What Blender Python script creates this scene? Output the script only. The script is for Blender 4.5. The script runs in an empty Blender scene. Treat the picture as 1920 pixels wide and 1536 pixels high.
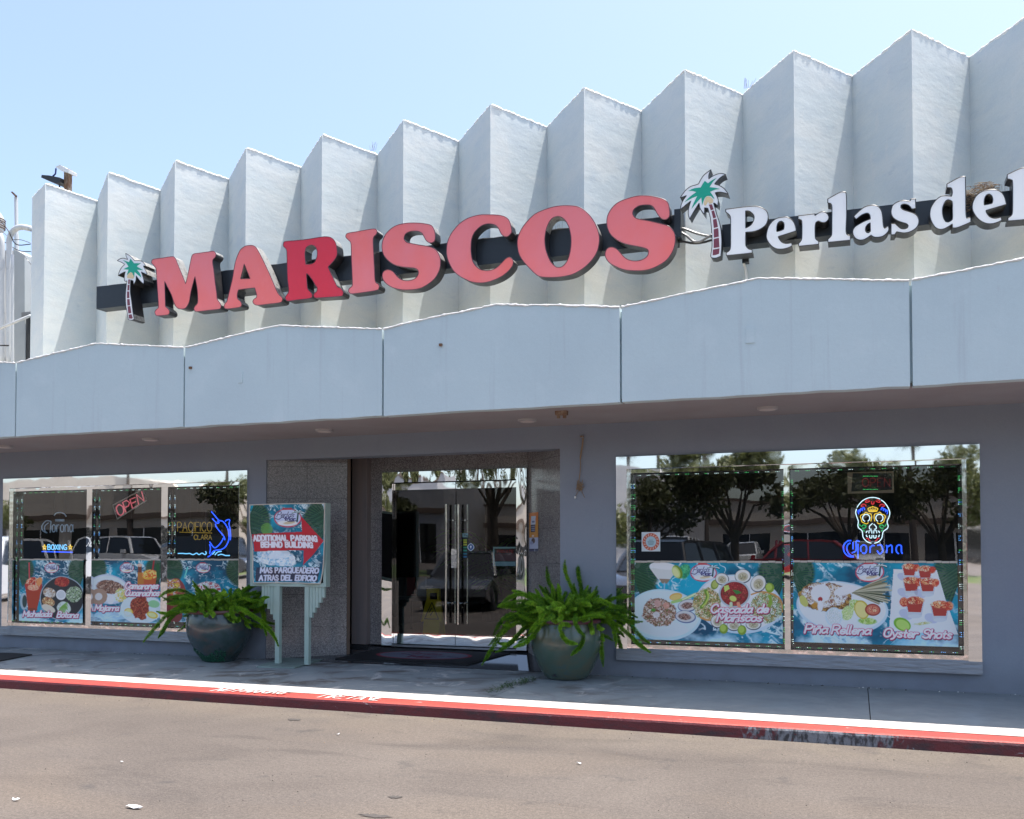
import bpy, bmesh, math, random
import numpy as np
from mathutils import Vector, Matrix
from mathutils.geometry import tessellate_polygon
R_ = random.Random(7); NR = np.random.RandomState(3)
S = bpy.context.scene; COL = S.collection
# ---------------------------------------------------------------- camera, world, sun, exposure
FPX, YAW, PIT, SHY, EYE = 1750.0, .3527, .0255, 222.04, 1.45
cam = bpy.data.objects.new('camera', bpy.data.cameras.new('camera')); COL.objects.link(cam)
cam.location = (0, 0, EYE); cam.rotation_euler = (math.pi/2+PIT, 0, YAW)
cam.data.sensor_width = 36; cam.data.lens = FPX/1920*36; cam.data.shift_y = SHY/1920
cam.data.clip_end = 2000; cam.data.clip_start = .05
S.camera = cam
SUN = Vector((.22, .13, 1)).normalized()
w = bpy.data.worlds.new('World'); S.world = w; w.use_nodes = True
nt = w.node_tree; bg = nt.nodes['Background']; sky = nt.nodes.new('ShaderNodeTexSky')
sky.sky_type = 'NISHITA'; sky.sun_disc = False
sky.sun_elevation = math.asin(SUN.z); sky.sun_rotation = math.atan2(SUN.x, SUN.y)
sky.air_density = 1.0; sky.dust_density = 3.2; sky.ozone_density = 1.0
nt.links.new(sky.outputs[0], bg.inputs[0]); bg.inputs[1].default_value = .15
sl = bpy.data.lights.new('sun', 'SUN'); sl.energy = 3.4; sl.angle = math.radians(.5); sl.color = (1, .955, .89)
so = bpy.data.objects.new('sun', sl); COL.objects.link(so); so.rotation_euler = SUN.to_track_quat('Z', 'Y').to_euler()
so.location = (0, 0, 30)
S.view_settings.view_transform = 'Standard'; S.view_settings.look = 'None'
S.view_settings.gamma = 1; S.view_settings.use_curve_mapping = False
S.view_settings.exposure = 1.1
S.render.engine = 'CYCLES'
S.cycles.max_bounces = 10; S.cycles.glossy_bounces = 5; S.cycles.transparent_max_bounces = 12

# ---------------------------------------------------------------- measuring helpers (photo pixel -> point of a real plane)
_c, _s, _cp, _sp = math.cos(YAW), math.sin(YAW), math.cos(PIT), math.sin(PIT)
VR = Vector((_c, _s, 0)); VF = Vector((-_s*_cp, _c*_cp, _sp)); VU = Vector((_s*_sp, -_c*_sp, _cp))
def at(px, py, Y):
    d = VR*((px-960)/FPX)+VF+VU*((768+SHY-py)/FPX); return Vector((0, 0, EYE))+d*(Y/d.y)
def gr(px, py, Z=.1):
    d = VR*((px-960)/FPX)+VF+VU*((768+SHY-py)/FPX); return Vector((0, 0, EYE))+d*((Z-EYE)/d.z)

# ---------------------------------------------------------------- materials
def lin(r, g, b): return tuple((v/255/12.92 if v/255 <= .04045 else ((v/255+.055)/1.055)**2.4) for v in (r, g, b))
class NT:
    def __init__(s, name):
        s.m = bpy.data.materials.new(name); s.m.use_nodes = True; s.t = s.m.node_tree
        s.b = s.t.nodes['Principled BSDF']; s.out = s.t.nodes['Material Output']; s.tc = None
    def n(s, ty, **kw):
        x = s.t.nodes.new(ty)
        for k, v in kw.items():
            if k.startswith('i_'): x.inputs[int(k[2:])].default_value = v
            else: setattr(x, k, v)
        return x
    def l(s, a, b): s.t.links.new(a, b)
    def co(s):
        if s.tc is None:
            s.tc = s.n('ShaderNodeTexCoord').outputs['Object']
        return s.tc
    def mapped(s, scale):
        mp = s.n('ShaderNodeMapping'); s.l(s.co(), mp.inputs[0]); mp.inputs[3].default_value = scale; return mp.outputs[0]
    def noise(s, scale, detail=4, rough=.55, stretch=None, dist=0):
        x = s.n('ShaderNodeTexNoise'); x.inputs['Scale'].default_value = scale; x.inputs['Detail'].default_value = detail
        x.inputs['Roughness'].default_value = rough; x.inputs['Distortion'].default_value = dist
        s.l(s.mapped(stretch) if stretch else s.co(), x.inputs['Vector']); return x.outputs[0]
    def ramp(s, fac, a, b, ca=(0, 0, 0, 1), cb=(1, 1, 1, 1)):
        r = s.n('ShaderNodeValToRGB'); e = r.color_ramp.elements
        e[0].position = a; e[1].position = b; e[0].color = ca; e[1].color = cb; s.l(fac, r.inputs[0]); return r.outputs[0]
    def mix(s, fac, a, b, mode='MIX'):
        x = s.n('ShaderNodeMix', data_type='RGBA', blend_type=mode)
        for sock, v in ((x.inputs[0], fac), (x.inputs[6], a), (x.inputs[7], b)):
            if hasattr(v, 'type') and hasattr(v, 'node'): s.l(v, sock)
            elif isinstance(v, (int, float)): sock.default_value = v
            else: sock.default_value = tuple(v)+((1,) if len(v) == 3 else ())
        return x.outputs[2]
    def bump(s, h, strength, dist=.01, prev=None):
        x = s.n('ShaderNodeBump'); x.inputs['Strength'].default_value = strength; x.inputs['Distance'].default_value = dist
        s.l(h, x.inputs['Height'])
        if prev is not None: s.l(prev, x.inputs['Normal'])
        return x.outputs[0]
def mat(name, col, rough=.6, metal=0, vary=None, grain=None, stain=None, bump=None, bump2=None, spec=None, coat=None):
    """vary=(scale,color2,lo,hi,stretch)  grain=(scale,amount)  stain=list of vary  bump=(scale,strength,dist,stretch)"""
    k = NT(name); b = k.b; b.inputs['Roughness'].default_value = rough; b.inputs['Metallic'].default_value = metal
    if spec is not None: b.inputs['Specular IOR Level'].default_value = spec
    if coat: b.inputs['Coat Weight'].default_value = coat; b.inputs['Coat Roughness'].default_value = .08
    c = tuple(col)+(1,)
    cur = c
    for st in ([vary] if vary else [])+(stain or []):
        sc, c2, lo, hi = st[:4]; stretch = st[4] if len(st) > 4 else None
        cur = k.mix(k.ramp(k.noise(sc, 5, .6, stretch, .3), lo, hi), cur, c2)
    if grain:
        g = k.ramp(k.noise(grain[0], 2, .7), .25, .75, (1-grain[1],)*3+(1,), (1+grain[1],)*3+(1,))
        cur = k.mix(1.0, cur, g, 'MULTIPLY')
    if hasattr(cur, 'node'): k.l(cur, b.inputs['Base Color'])
    else: b.inputs['Base Color'].default_value = cur
    nn = None
    for bp in (bump, bump2):
        if bp: nn = k.bump(k.noise(bp[0], 4, .6, bp[3] if len(bp) > 3 else None), bp[1], bp[2], nn)
    if nn is not None: k.l(nn, b.inputs['Normal'])
    return k.m
def emit(name, col, power, base=(.02, .02, .02)):
    k = NT(name); k.b.inputs['Base Color'].default_value = tuple(base)+(1,); k.b.inputs['Emission Color'].default_value = tuple(col)+(1,)
    k.b.inputs['Emission Strength'].default_value = power; k.b.inputs['Roughness'].default_value = .2
    return k.m
def vcol(name, rough=.35, emission=0):
    k = NT(name); a = k.n('ShaderNodeVertexColor', layer_name='print'); k.l(a.outputs[0], k.b.inputs['Base Color'])
    k.b.inputs['Roughness'].default_value = rough
    k.l(k.bump(k.noise(6, 3, .5), .25, .01), k.b.inputs['Normal'])
    return k.m
def glassmat(name, tint, ior=2.0, wave=.25):
    k = NT(name); t = k.t; t.nodes.remove(k.b)
    tr = k.n('ShaderNodeBsdfTransparent'); tr.inputs[0].default_value = tuple(tint)+(1,)
    gl = k.n('ShaderNodeBsdfGlossy'); gl.inputs['Roughness'].default_value = 0.0; gl.inputs[0].default_value = (.97, .98, 1, 1)
    fr = k.n('ShaderNodeFresnel'); fr.inputs[0].default_value = ior
    nb = k.bump(k.noise(1.6, 1, .4, (1.0, 1, .45)), wave, .02)
    k.l(nb, gl.inputs['Normal'])
    ge = k.n('ShaderNodeNewGeometry'); mu_ = k.n('ShaderNodeMath', operation='SUBTRACT'); mu_.inputs[0].default_value = 1; k.l(ge.outputs['Backfacing'], mu_.inputs[1])
    m2 = k.n('ShaderNodeMath', operation='MULTIPLY'); k.l(fr.outputs[0], m2.inputs[0]); k.l(mu_.outputs[0], m2.inputs[1])
    mx = k.n('ShaderNodeMixShader'); k.l(m2.outputs[0], mx.inputs[0]); k.l(tr.outputs[0], mx.inputs[1]); k.l(gl.outputs[0], mx.inputs[2])
    k.l(mx.outputs[0], k.out.inputs[0]); return k.m

M = {}
M['stucco'] = mat('pale_blue_stucco', (.60, .66, .67), .85, vary=(1.3, (.66, .695, .685), .4, .62, (1, 1, 2.0)), stain=[(2.4, (.555, .62, .65), .52, .75, (.8, 1, 2.2)), (5, (.53, .59, .62), .62, .76, (.7, 1, 3)), (7, (.68, .70, .69), .62, .74, (1.6, 1, .35))],
                  grain=(60, .04), bump=(3.2, .16, .03, (1, 1, 2.6)), bump2=(30, .10, .006))
M['fascia'] = mat('smooth_blue_stucco', (.56, .67, .69), .85, vary=(.9, (.525, .63, .655), .4, .7), stain=[(5, (.49, .57, .60), .58, .8, (2.2, 1, .10)), (14, (.50, .57, .60), .68, .85, (1, 1, .25)), (2.6, (.60, .70, .72), .55, .8)], grain=(90, .03), bump=(26, .22, .006), bump2=(2.2, .25, .02))
M['bead'] = mat('white_roof_coating', (.82, .82, .80), .6, vary=(8, (.62, .62, .6), .5, .8), bump=(40, .6, .01))
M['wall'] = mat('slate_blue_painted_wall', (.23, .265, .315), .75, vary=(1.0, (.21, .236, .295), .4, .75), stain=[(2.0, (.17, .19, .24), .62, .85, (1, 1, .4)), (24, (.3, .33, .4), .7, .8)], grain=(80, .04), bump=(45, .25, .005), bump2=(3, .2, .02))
def dirty_base(m):
    t = m.node_tree; b_ = t.nodes['Principled BSDF']; src = b_.inputs['Base Color'].links[0].from_socket
    tc = t.nodes.new('ShaderNodeTexCoord'); sx = t.nodes.new('ShaderNodeSeparateXYZ'); t.links.new(tc.outputs['Object'], sx.inputs[0])
    nz = t.nodes.new('ShaderNodeTexNoise'); nz.inputs['Scale'].default_value = 5; nz.inputs['Detail'].default_value = 6; t.links.new(tc.outputs['Object'], nz.inputs['Vector'])
    mr = t.nodes.new('ShaderNodeMapRange'); t.links.new(sx.outputs[2], mr.inputs[0]); mr.inputs[1].default_value = .1; mr.inputs[2].default_value = .42; mr.inputs[3].default_value = .75; mr.inputs[4].default_value = 0
    mu = t.nodes.new('ShaderNodeMath'); mu.operation = 'MULTIPLY'; t.links.new(mr.outputs[0], mu.inputs[0]); t.links.new(nz.outputs[0], mu.inputs[1])
    mx = t.nodes.new('ShaderNodeMix'); mx.data_type = 'RGBA'; t.links.new(mu.outputs[0], mx.inputs[0]); t.links.new(src, mx.inputs[6]); mx.inputs[7].default_value = (.12, .115, .11, 1); t.links.new(mx.outputs[2], b_.inputs['Base Color'])
dirty_base(M['wall'])
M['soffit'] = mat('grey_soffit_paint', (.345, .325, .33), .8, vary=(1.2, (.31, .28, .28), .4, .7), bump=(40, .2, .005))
M['roofing'] = mat('tan_gravel_roofing', (.70, .62, .49), .9, vary=(4, (.58, .51, .40), .4, .7), grain=(50, .15))
def granite():
    k = NT('speckled_granite')
    v = k.n('ShaderNodeTexVoronoi'); v.inputs['Scale'].default_value = 150; k.l(k.co(), v.inputs[0])
    sp = k.ramp(v.outputs['Color'], .25, .85, (.085, .083, .087, 1), (.44, .425, .415, 1))
    v2 = k.n('ShaderNodeTexVoronoi'); v2.inputs['Scale'].default_value = 70; k.l(k.co(), v2.inputs[0])
    sp2 = k.ramp(v2.outputs['Color'], .3, .9, (.16, .15, .152, 1), (.34, .325, .315, 1))
    c = k.mix(.4, sp, sp2); c = k.mix(k.ramp(k.noise(1.3, 3), .4, .75), c, k.mix(1.0, c, (.8, .78, .8), 'MULTIPLY'))
    k.l(c, k.b.inputs['Base Color']); k.b.inputs['Roughness'].default_value = .17; k.b.inputs['Specular IOR Level'].default_value = .5
    k.l(k.bump(k.noise(2.0, 2), .15, .01), k.b.inputs['Normal'])
    return k.m
M['granite'] = granite()
M['granite_dark'] = mat('dark_grout', (.03, .03, .03), .8)
M['floor_stone'] = mat('polished_black_stone', (.035, .037, .04), .09, grain=(120, .4), vary=(60, (.075, .075, .075), .6, .7), bump=(2, .06, .01))
def chrome(name, rough, wave, scale, col=(.90, .91, .93), stretch=None, smear=0):
    k = NT(name); k.b.inputs['Metallic'].default_value = 1; k.b.inputs['Base Color'].default_value = tuple(col)+(1,)
    r = k.ramp(k.noise(7, 4, .6), .5, .8, (rough,)*3+(1,), (rough+smear,)*3+(1,)); k.l(r, k.b.inputs['Roughness'])
    k.l(k.bump(k.noise(scale, 1.5, .4, stretch), wave, .03), k.b.inputs['Normal']); return k.m
M['mirror'] = chrome('mirror_polished_steel', .02, .22, 2.2, smear=.05)
M['mirror_wavy'] = chrome('wavy_mirror_polished_steel', .015, .3, 3.0, stretch=(1.3, 1, .5), smear=.02)
M['mirror_trim'] = chrome('mirror_window_trim', .02, .10, 1.6, stretch=(1, 1, .6), smear=.04)
M['brushed'] = chrome('brushed_steel', .5, .2, 6, (.27, .285, .305), (1, 1, 6), smear=.15)
M['tube_steel'] = chrome('steel_tube', .12, .1, 10, (.72, .72, .70))
M['glass'] = glassmat('tinted_window_glass', (.86, .9, .92), 2.05, .10)
M['door_glass'] = glassmat('door_glass', (.8, .84, .84), 1.8, .10)
M['clear'] = glassmat('clear_glass', (.92, .94, .94), 1.5, .0)
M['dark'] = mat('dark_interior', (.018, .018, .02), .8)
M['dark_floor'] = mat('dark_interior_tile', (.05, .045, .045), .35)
M['black'] = mat('black_painted_metal', (.012, .016, .022), .38, vary=(6, (.03, .035, .04), .6, .8), stain=[(16, (.10, .09, .08), .72, .8)], bump=(12, .15, .01))
M['return'] = mat('dark_letter_return', (.02, .02, .024), .3, vary=(5, (.07, .065, .06), .55, .8), bump=(15, .2, .01))
M['return_silver'] = mat('weathered_silver_return', (.42, .42, .41), .45, metal=.5, vary=(18, (.2, .19, .18), .5, .7))
M['red_face'] = mat('faded_red_acrylic', (.78, .15, .14), .28, vary=(1.2, (.74, .19, .215), .35, .65, (1, 1, .7)), stain=[(7, (.80, .20, .20), .62, .8, (1, 1, .5))], bump=(2.2, .1, .01), spec=.45)
M['bright_red_face'] = mat('glossy_new_red_acrylic', (.62, .008, .028), .04, vary=(2, (.6, .012, .04), .4, .7), bump=(4.5, .16, .02, (1, 1, .6)), spec=.6)
M['white_face'] = mat('white_acrylic', (.78, .80, .83), .3, vary=(5, (.70, .71, .72), .6, .8))
M['green_face'] = mat('green_vinyl', (.0, .33, .225), .4)
M['maroon_face'] = mat('maroon_vinyl', (.17, .035, .06), .4)
M['cream_face'] = mat('cream_vinyl', (.68, .54, .33), .4)
M['edge_trim'] = mat('dark_edge_trim', (.11, .03, .05), .35)
M['mint'] = mat('mint_painted_wood', (.36, .47, .42), .6, vary=(4, (.31, .42, .375), .45, .75), stain=[(22, (.22, .27, .25), .7, .8)], bump=(30, .25, .005, (1, 1, .2)))
M['pot_a'] = mat('glazed_teal_brown_pot', (.04, .065, .07), .22, vary=(3.2, (.10, .065, .05), .5, .72, (1, 1, 1.6)), stain=[(6, (.02, .05, .045), .5, .75)], bump=(9, .25, .01), coat=.4)
M['pot_b'] = mat('glazed_green_pot', (.07, .115, .088), .26, vary=(3.0, (.11, .105, .065), .45, .7, (1, 1, 1.4)), stain=[(5, (.055, .11, .11), .55, .75, (1, 1, 2))], bump=(9, .25, .01), coat=.35)
M['rim_a'] = mat('rust_glazed_rim', (.17, .055, .04), .35, vary=(8, (.10, .05, .045), .45, .7))
M['rim_b'] = mat('plum_glazed_rim', (.13, .04, .055), .35, vary=(8, (.10, .10, .085), .5, .7))
M['soil'] = mat('potting_soil', (.02, .013, .01), .95, bump=(30, .8, .02))
M['algae'] = mat('green_glaze_drip', (.015, .085, .05), .3, bump=(30, .5, .01))
def leafmat(name, a, b_, c_):
    k = NT(name); c = k.mix(k.ramp(k.noise(9, 3), .35, .7), a, b_); c = k.mix(k.ramp(k.noise(40, 2), .62, .8), c, c_)
    k.l(c, k.b.inputs['Base Color']); k.b.inputs['Roughness'].default_value = .55
    tl = k.n('ShaderNodeBsdfTranslucent'); k.l(c, tl.inputs[0]); mx = k.n('ShaderNodeMixShader'); mx.inputs[0].default_value = .3
    k.l(k.b.outputs[0], mx.inputs[1]); k.l(tl.outputs[0], mx.inputs[2]); k.l(mx.outputs[0], k.out.inputs[0]); return k.m
M['fern'] = leafmat('foxtail_fern_green', (.24, .50, .03), (.42, .70, .05), (.62, .80, .14))
M['fern_dark'] = leafmat('foxtail_fern_deep_green', (.07, .21, .018), (.14, .33, .028), (.26, .44, .05))
M['stem'] = mat('dry_fern_stem', (.18, .15, .06), .7)
M['leaf'] = leafmat('broad_tree_leaf', (.075, .085, .03), (.12, .125, .045), (.2, .19, .08))
M['palmleaf'] = leafmat('palm_leaf', (.07, .085, .03), (.12, .12, .05), (.2, .16, .08))
M['bark'] = mat('grey_brown_bark', (.10, .075, .055), .9, vary=(6, (.06, .045, .035), .4, .7), bump=(14, .6, .03))
M['grass'] = mat('dry_verge_grass', (.06, .10, .025), .9, vary=(1.5, (.12, .12, .04), .4, .7), bump=(30, .6, .03))
M['tanwall'] = mat('cream_stucco_wall', (.52, .46, .38), .85, vary=(.6, (.46, .40, .33), .4, .7), bump=(20, .2, .01))
M['greywall'] = mat('grey_stucco_wall', (.36, .35, .34), .85, vary=(.6, (.31, .30, .30), .4, .7))
M['panel_grey'] = mat('pale_grey_plaster', (.42, .455, .47), .85, vary=(1.5, (.36, .39, .40), .4, .7))
M['brownband'] = mat('brown_cornice_paint', (.13, .09, .065), .8)
M['orange'] = mat('orange_painted_wall', (.55, .24, .07), .8)
M['carglass'] = mat('dark_car_glass', (.01, .012, .014), .04, spec=.8)
M['tyre'] = mat('black_rubber', (.02, .02, .02), .8)
M['alloy'] = mat('alloy_rim', (.45, .45, .46), .3, metal=.8)
M['blacktrim'] = mat('black_plastic', (.02, .02, .022), .5)
M['headlamp'] = mat('headlamp_lens', (.7, .72, .75), .08)
M['taillamp'] = mat('red_lamp_lens', (.45, .01, .015), .1)
M['pvc'] = mat('grey_white_conduit', (.55, .57, .58), .5, vary=(10, (.40, .41, .41), .6, .8))
M['rust'] = mat('rusty_steel', (.17, .085, .045), .8, vary=(12, (.32, .26, .2), .45, .65))
M['cable'] = mat('black_cable', (.02, .02, .02), .5)
M['cable_grey'] = mat('grey_metal_conduit', (.25, .25, .25), .35, metal=.6)
M['lamp_disc'] = mat('frosted_lamp_lens', (.62, .56, .52), .5)
M['lamp_ring'] = mat('lamp_trim_ring', (.38, .36, .36), .5)
M['yellow'] = mat('yellow_plastic', (.88, .62, .03), .4)
M['rubber_mat'] = mat('black_mat_rubber', (.012, .013, .015), .8, bump=(120, .4, .003))
M['straw'] = mat('dry_nest_straw', (.36, .27, .17), .9, vary=(20, (.14, .09, .06), .4, .6))
M['spike'] = mat('steel_bird_spike', (.35, .33, .32), .4, metal=.6)
M['paper'] = mat('white_litter_paper', (.72, .72, .70), .8)
M['leaf_litter'] = mat('dry_leaf', (.05, .04, .03), .8)
M['twine'] = mat('frayed_tan_cord', (.28, .2, .13), .9)
M['sign_navy'] = mat('navy_print', (.03, .045, .12), .4)
M['weed'] = leafmat('weed_green', (.05, .10, .03), (.08, .14, .05), (.12, .15, .07))
M['red_tile'] = mat('terracotta_block', (.42, .13, .06), .8)
def asphalt():
    k = NT('worn_asphalt')
    a = k.mix(k.ramp(k.noise(.55, 5, .6, None, .6), .3, .72), (.090, .074, .063), (.134, .113, .096))
    a = k.mix(k.ramp(k.noise(.9, 4, .6, (.55, 1.6, 1), 1.2), .52, .8), a, (.058, .048, .042))
    a = k.mix(k.ramp(k.noise(3.0, 3, .6), .62, .78), a, (.055, .050, .047))
    sx = k.n('ShaderNodeSeparateXYZ'); k.l(k.co(), sx.inputs[0]); mr = k.n('ShaderNodeMapRange'); k.l(sx.outputs[1], mr.inputs[0]); mr.inputs[1].default_value = 6.6; mr.inputs[2].default_value = 7.45
    q = k.n('ShaderNodeMath', operation='MULTIPLY'); k.l(mr.outputs[0], q.inputs[0]); k.l(k.ramp(k.noise(2.2, 5, .65, None, .5), .3, .6), q.inputs[1]); a = k.mix(q.outputs[0], a, (.150, .125, .098))
    a = k.mix(k.ramp(k.noise(.35, 3, .5, (1, 2.4, 1), .4), .5, .75), a, (.14, .112, .088))
    g = k.ramp(k.noise(95, 3, .75), .22, .8, (.45,)*3+(1,), (1.6,)*3+(1,)); a = k.mix(1.0, a, g, 'MULTIPLY')
    g2 = k.ramp(k.noise(38, 2, .8), .3, .72, (.74,)*3+(1,), (1.22,)*3+(1,)); a = k.mix(1.0, a, g2, 'MULTIPLY')
    v = k.n('ShaderNodeTexVoronoi'); v.inputs['Scale'].default_value = 55; k.l(k.co(), v.inputs[0])
    a = k.mix(k.ramp(v.outputs['Distance'], .09, .14, (1, 1, 1, 1), (0, 0, 0, 1)), a, k.mix(k.ramp(v.outputs['Color'], .45, .95), (.035, .032, .03), (.26, .235, .21)))
    k.l(a, k.b.inputs['Base Color']); k.b.inputs['Roughness'].default_value = .85
    k.l(k.bump(k.noise(70, 3, .7), .6, .006, k.bump(k.noise(1.2, 3), .2, .03)), k.b.inputs['Normal']); return k.m
M['asphalt'] = asphalt()
def concrete():
    k = NT('stained_concrete'); sx = k.n('ShaderNodeSeparateXYZ'); k.l(k.co(), sx.inputs[0]); mr = k.n('ShaderNodeMapRange'); k.l(sx.outputs[0], mr.inputs[0]); mr.inputs[1].default_value = -3.4; mr.inputs[2].default_value = -1.2; mr.inputs[3].default_value = 1; mr.inputs[4].default_value = .12
    def near(f):
        q = k.n('ShaderNodeMath', operation='MULTIPLY'); k.l(f, q.inputs[0]); k.l(mr.outputs[0], q.inputs[1]); return q.outputs[0]
    a = k.mix(k.ramp(k.noise(.9, 5, .6, (1, 1, 1), .8), .35, .7), (.20, .235, .25), (.255, .29, .30))
    a = k.mix(near(k.ramp(k.noise(1.3, 6, .62, (.8, 1.0, 1), 1.5), .50, .62)), a, (.105, .097, .09))
    a = k.mix(near(k.ramp(k.noise(1.5, 6, .66, (1, .9, 1), 2.2), .56, .61)), a, (.42, .43, .42))
    a = k.mix(k.ramp(k.noise(60, 2, .7), .62, .8), a, (.24, .25, .26))
    k.l(a, k.b.inputs['Base Color']); k.l(k.ramp(k.noise(1.5, 4, .6), .4, .7, (.42,)*3+(1,), (.75,)*3+(1,)), k.b.inputs['Roughness'])
    k.l(k.bump(k.noise(60, 3), .2, .004), k.b.inputs['Normal']); return k.m
M['concrete'] = concrete()
M['white_concrete'] = mat('pale_concrete', (.56, .52, .47), .85, vary=(3, (.49, .46, .42), .4, .7), grain=(60, .1))  # paler than the slabs, carries the sun on the strip by the kerb
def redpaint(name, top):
    k = NT(name); a = k.mix(k.ramp(k.noise(2.5, 4), .35, .7), (.46, .075, .055) if top else (.125, .016, .021), (.38, .06, .05) if top else (.085, .012, .017))  # kerb face gets a darker copy of the red, its shade painted in
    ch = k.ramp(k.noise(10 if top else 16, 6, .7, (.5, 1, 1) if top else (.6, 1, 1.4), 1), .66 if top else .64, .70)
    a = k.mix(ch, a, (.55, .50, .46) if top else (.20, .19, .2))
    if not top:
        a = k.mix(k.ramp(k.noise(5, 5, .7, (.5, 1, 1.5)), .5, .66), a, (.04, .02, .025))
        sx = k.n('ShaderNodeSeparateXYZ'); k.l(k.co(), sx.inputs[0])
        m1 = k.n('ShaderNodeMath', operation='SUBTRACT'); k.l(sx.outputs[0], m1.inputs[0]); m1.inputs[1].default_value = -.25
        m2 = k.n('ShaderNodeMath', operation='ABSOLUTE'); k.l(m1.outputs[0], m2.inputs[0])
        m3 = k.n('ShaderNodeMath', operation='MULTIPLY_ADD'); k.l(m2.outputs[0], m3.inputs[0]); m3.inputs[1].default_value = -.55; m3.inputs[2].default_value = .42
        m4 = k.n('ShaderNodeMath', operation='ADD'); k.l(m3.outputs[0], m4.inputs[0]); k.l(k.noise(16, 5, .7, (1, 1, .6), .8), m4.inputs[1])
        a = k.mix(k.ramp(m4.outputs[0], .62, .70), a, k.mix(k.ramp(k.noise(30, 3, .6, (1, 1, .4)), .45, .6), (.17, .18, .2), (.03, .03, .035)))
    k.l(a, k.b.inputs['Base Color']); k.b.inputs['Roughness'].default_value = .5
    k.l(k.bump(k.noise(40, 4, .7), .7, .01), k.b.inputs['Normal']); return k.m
M['red_top'] = redpaint('worn_red_kerb_paint', True); M['red_side'] = redpaint('scuffed_shaded_red_kerb_paint', False)
M['scuff'] = mat('scraped_kerb_concrete', (.26, .27, .30), .8, vary=(14, (.08, .08, .09), .45, .55, (.4, 1, 2)), bump=(30, .7, .02))
M['white_paint'] = mat('worn_white_stencil_paint', (.62, .58, .55), .6, vary=(30, (.50, .12, .08), .6, .66))
M['tar'] = mat('dark_tar_patch', (.075, .065, .058), .8, grain=(60, .3))
M['print'] = vcol('printed_vinyl', .3)
M['print_matte'] = vcol('printed_fabric', .7)

# ---------------------------------------------------------------- mesh builders
class MB:
    def __init__(s): s.v = []; s.f = []; s.m = []
    def add(s, vs, fs, mi=0):
        o = len(s.v); s.v += [tuple(q) for q in vs]; s.f += [tuple(i+o for i in f) for f in fs]; s.m += [mi]*len(fs); return s
    def box(s, x0, x1, y0, y1, z0, z1, mi=0):
        vs = [(x, y, z) for z in (z0, z1) for y in (y0, y1) for x in (x0, x1)]
        return s.add(vs, [(0, 2, 3, 1), (4, 5, 7, 6), (0, 1, 5, 4), (2, 6, 7, 3), (0, 4, 6, 2), (1, 3, 7, 5)], mi)
    def hexa(s, a, b, mi=0):      # two matching polygons (front, back) joined
        n = len(a); vs = list(a)+list(b)
        return s.add(vs, [tuple(range(n)), tuple(range(2*n-1, n-1, -1))]+[((i+1) % n, i, i+n, (i+1) % n+n) for i in range(n)], mi)
    def tube(s, pts, r, n=8, mi=0, cap=True):
        pts = [Vector(p) for p in pts]; rs = r if hasattr(r, '__len__') else [r]*len(pts); rings = []
        up = None
        for i, p in enumerate(pts):
            t = (pts[min(i+1, len(pts)-1)]-pts[max(i-1, 0)])
            t = t.normalized() if t.length > 1e-9 else Vector((0, 0, 1))
            if up is None: up = Vector((0, 0, 1)) if abs(t.z) < .9 else Vector((1, 0, 0))
            a = t.cross(up); a = a.normalized() if a.length > 1e-6 else t.orthogonal().normalized(); b = a.cross(t); up = b
            rings.append([p+(a*math.cos(2*math.pi*k/n)+b*math.sin(2*math.pi*k/n))*rs[i] for k in range(n)])
        vs = [q for g in rings for q in g]
        fs = [(i*n+k, i*n+(k+1) % n, (i+1)*n+(k+1) % n, (i+1)*n+k) for i in range(len(pts)-1) for k in range(n)]
        if cap: fs += [tuple(range(n-1, -1, -1)), tuple((len(pts)-1)*n+k for k in range(n))]
        return s.add(vs, fs, mi)
    def lathe(s, prof, n=32, c=(0, 0, 0), mi=0):
        vs = [(c[0]+r*math.cos(2*math.pi*k/n), c[1]+r*math.sin(2*math.pi*k/n), c[2]+z) for r, z in prof for k in range(n)]
        fs = [(i*n+k, i*n+(k+1) % n, (i+1)*n+(k+1) % n, (i+1)*n+k) for i in range(len(prof)-1) for k in range(n)]
        return s.add(vs, fs, mi)
    def plate(s, loops, depth, mi_face=0, mi_side=1, mi_of=None):
        """front polygon loops (outer + holes) as 3D points on a plane facing -Y, extruded to +Y by depth"""
        tris = tessellate_polygon([[Vector(p) for p in lp] for lp in loops]); flat = [Vector(p) for lp in loops for p in lp]
        fs = []
        for t in tris:
            a, b, c = (flat[i] for i in t)
            nrm = (b-a).cross(c-a)
            fs.append(tuple(t) if nrm.y < 0 else (t[0], t[2], t[1]))
        s.add(flat, fs, mi_face)
        back = [p+Vector((0, depth, 0)) for p in flat]; s.add(back, [tuple(reversed(f)) for f in fs], mi_side)
        for lp in loops:
            n = len(lp); lp = [Vector(p) for p in lp]
            for i in range(n):
                a, b = lp[i], lp[(i+1) % n]
                s.add([a, b, b+Vector((0, depth, 0)), a+Vector((0, depth, 0))], [(0, 1, 2, 3)], mi_side if mi_of is None else mi_of(a, b))
        return s
def link(name, me, parent=None, base=None):
    o = bpy.data.objects.new(name, me); COL.objects.link(o)
    if parent is not None:
        o.parent = parent
    return o
def wloc(p):
    return Vector(p['_w']) if p is not None and '_w' in p.keys() else Vector((0, 0, 0))
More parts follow.
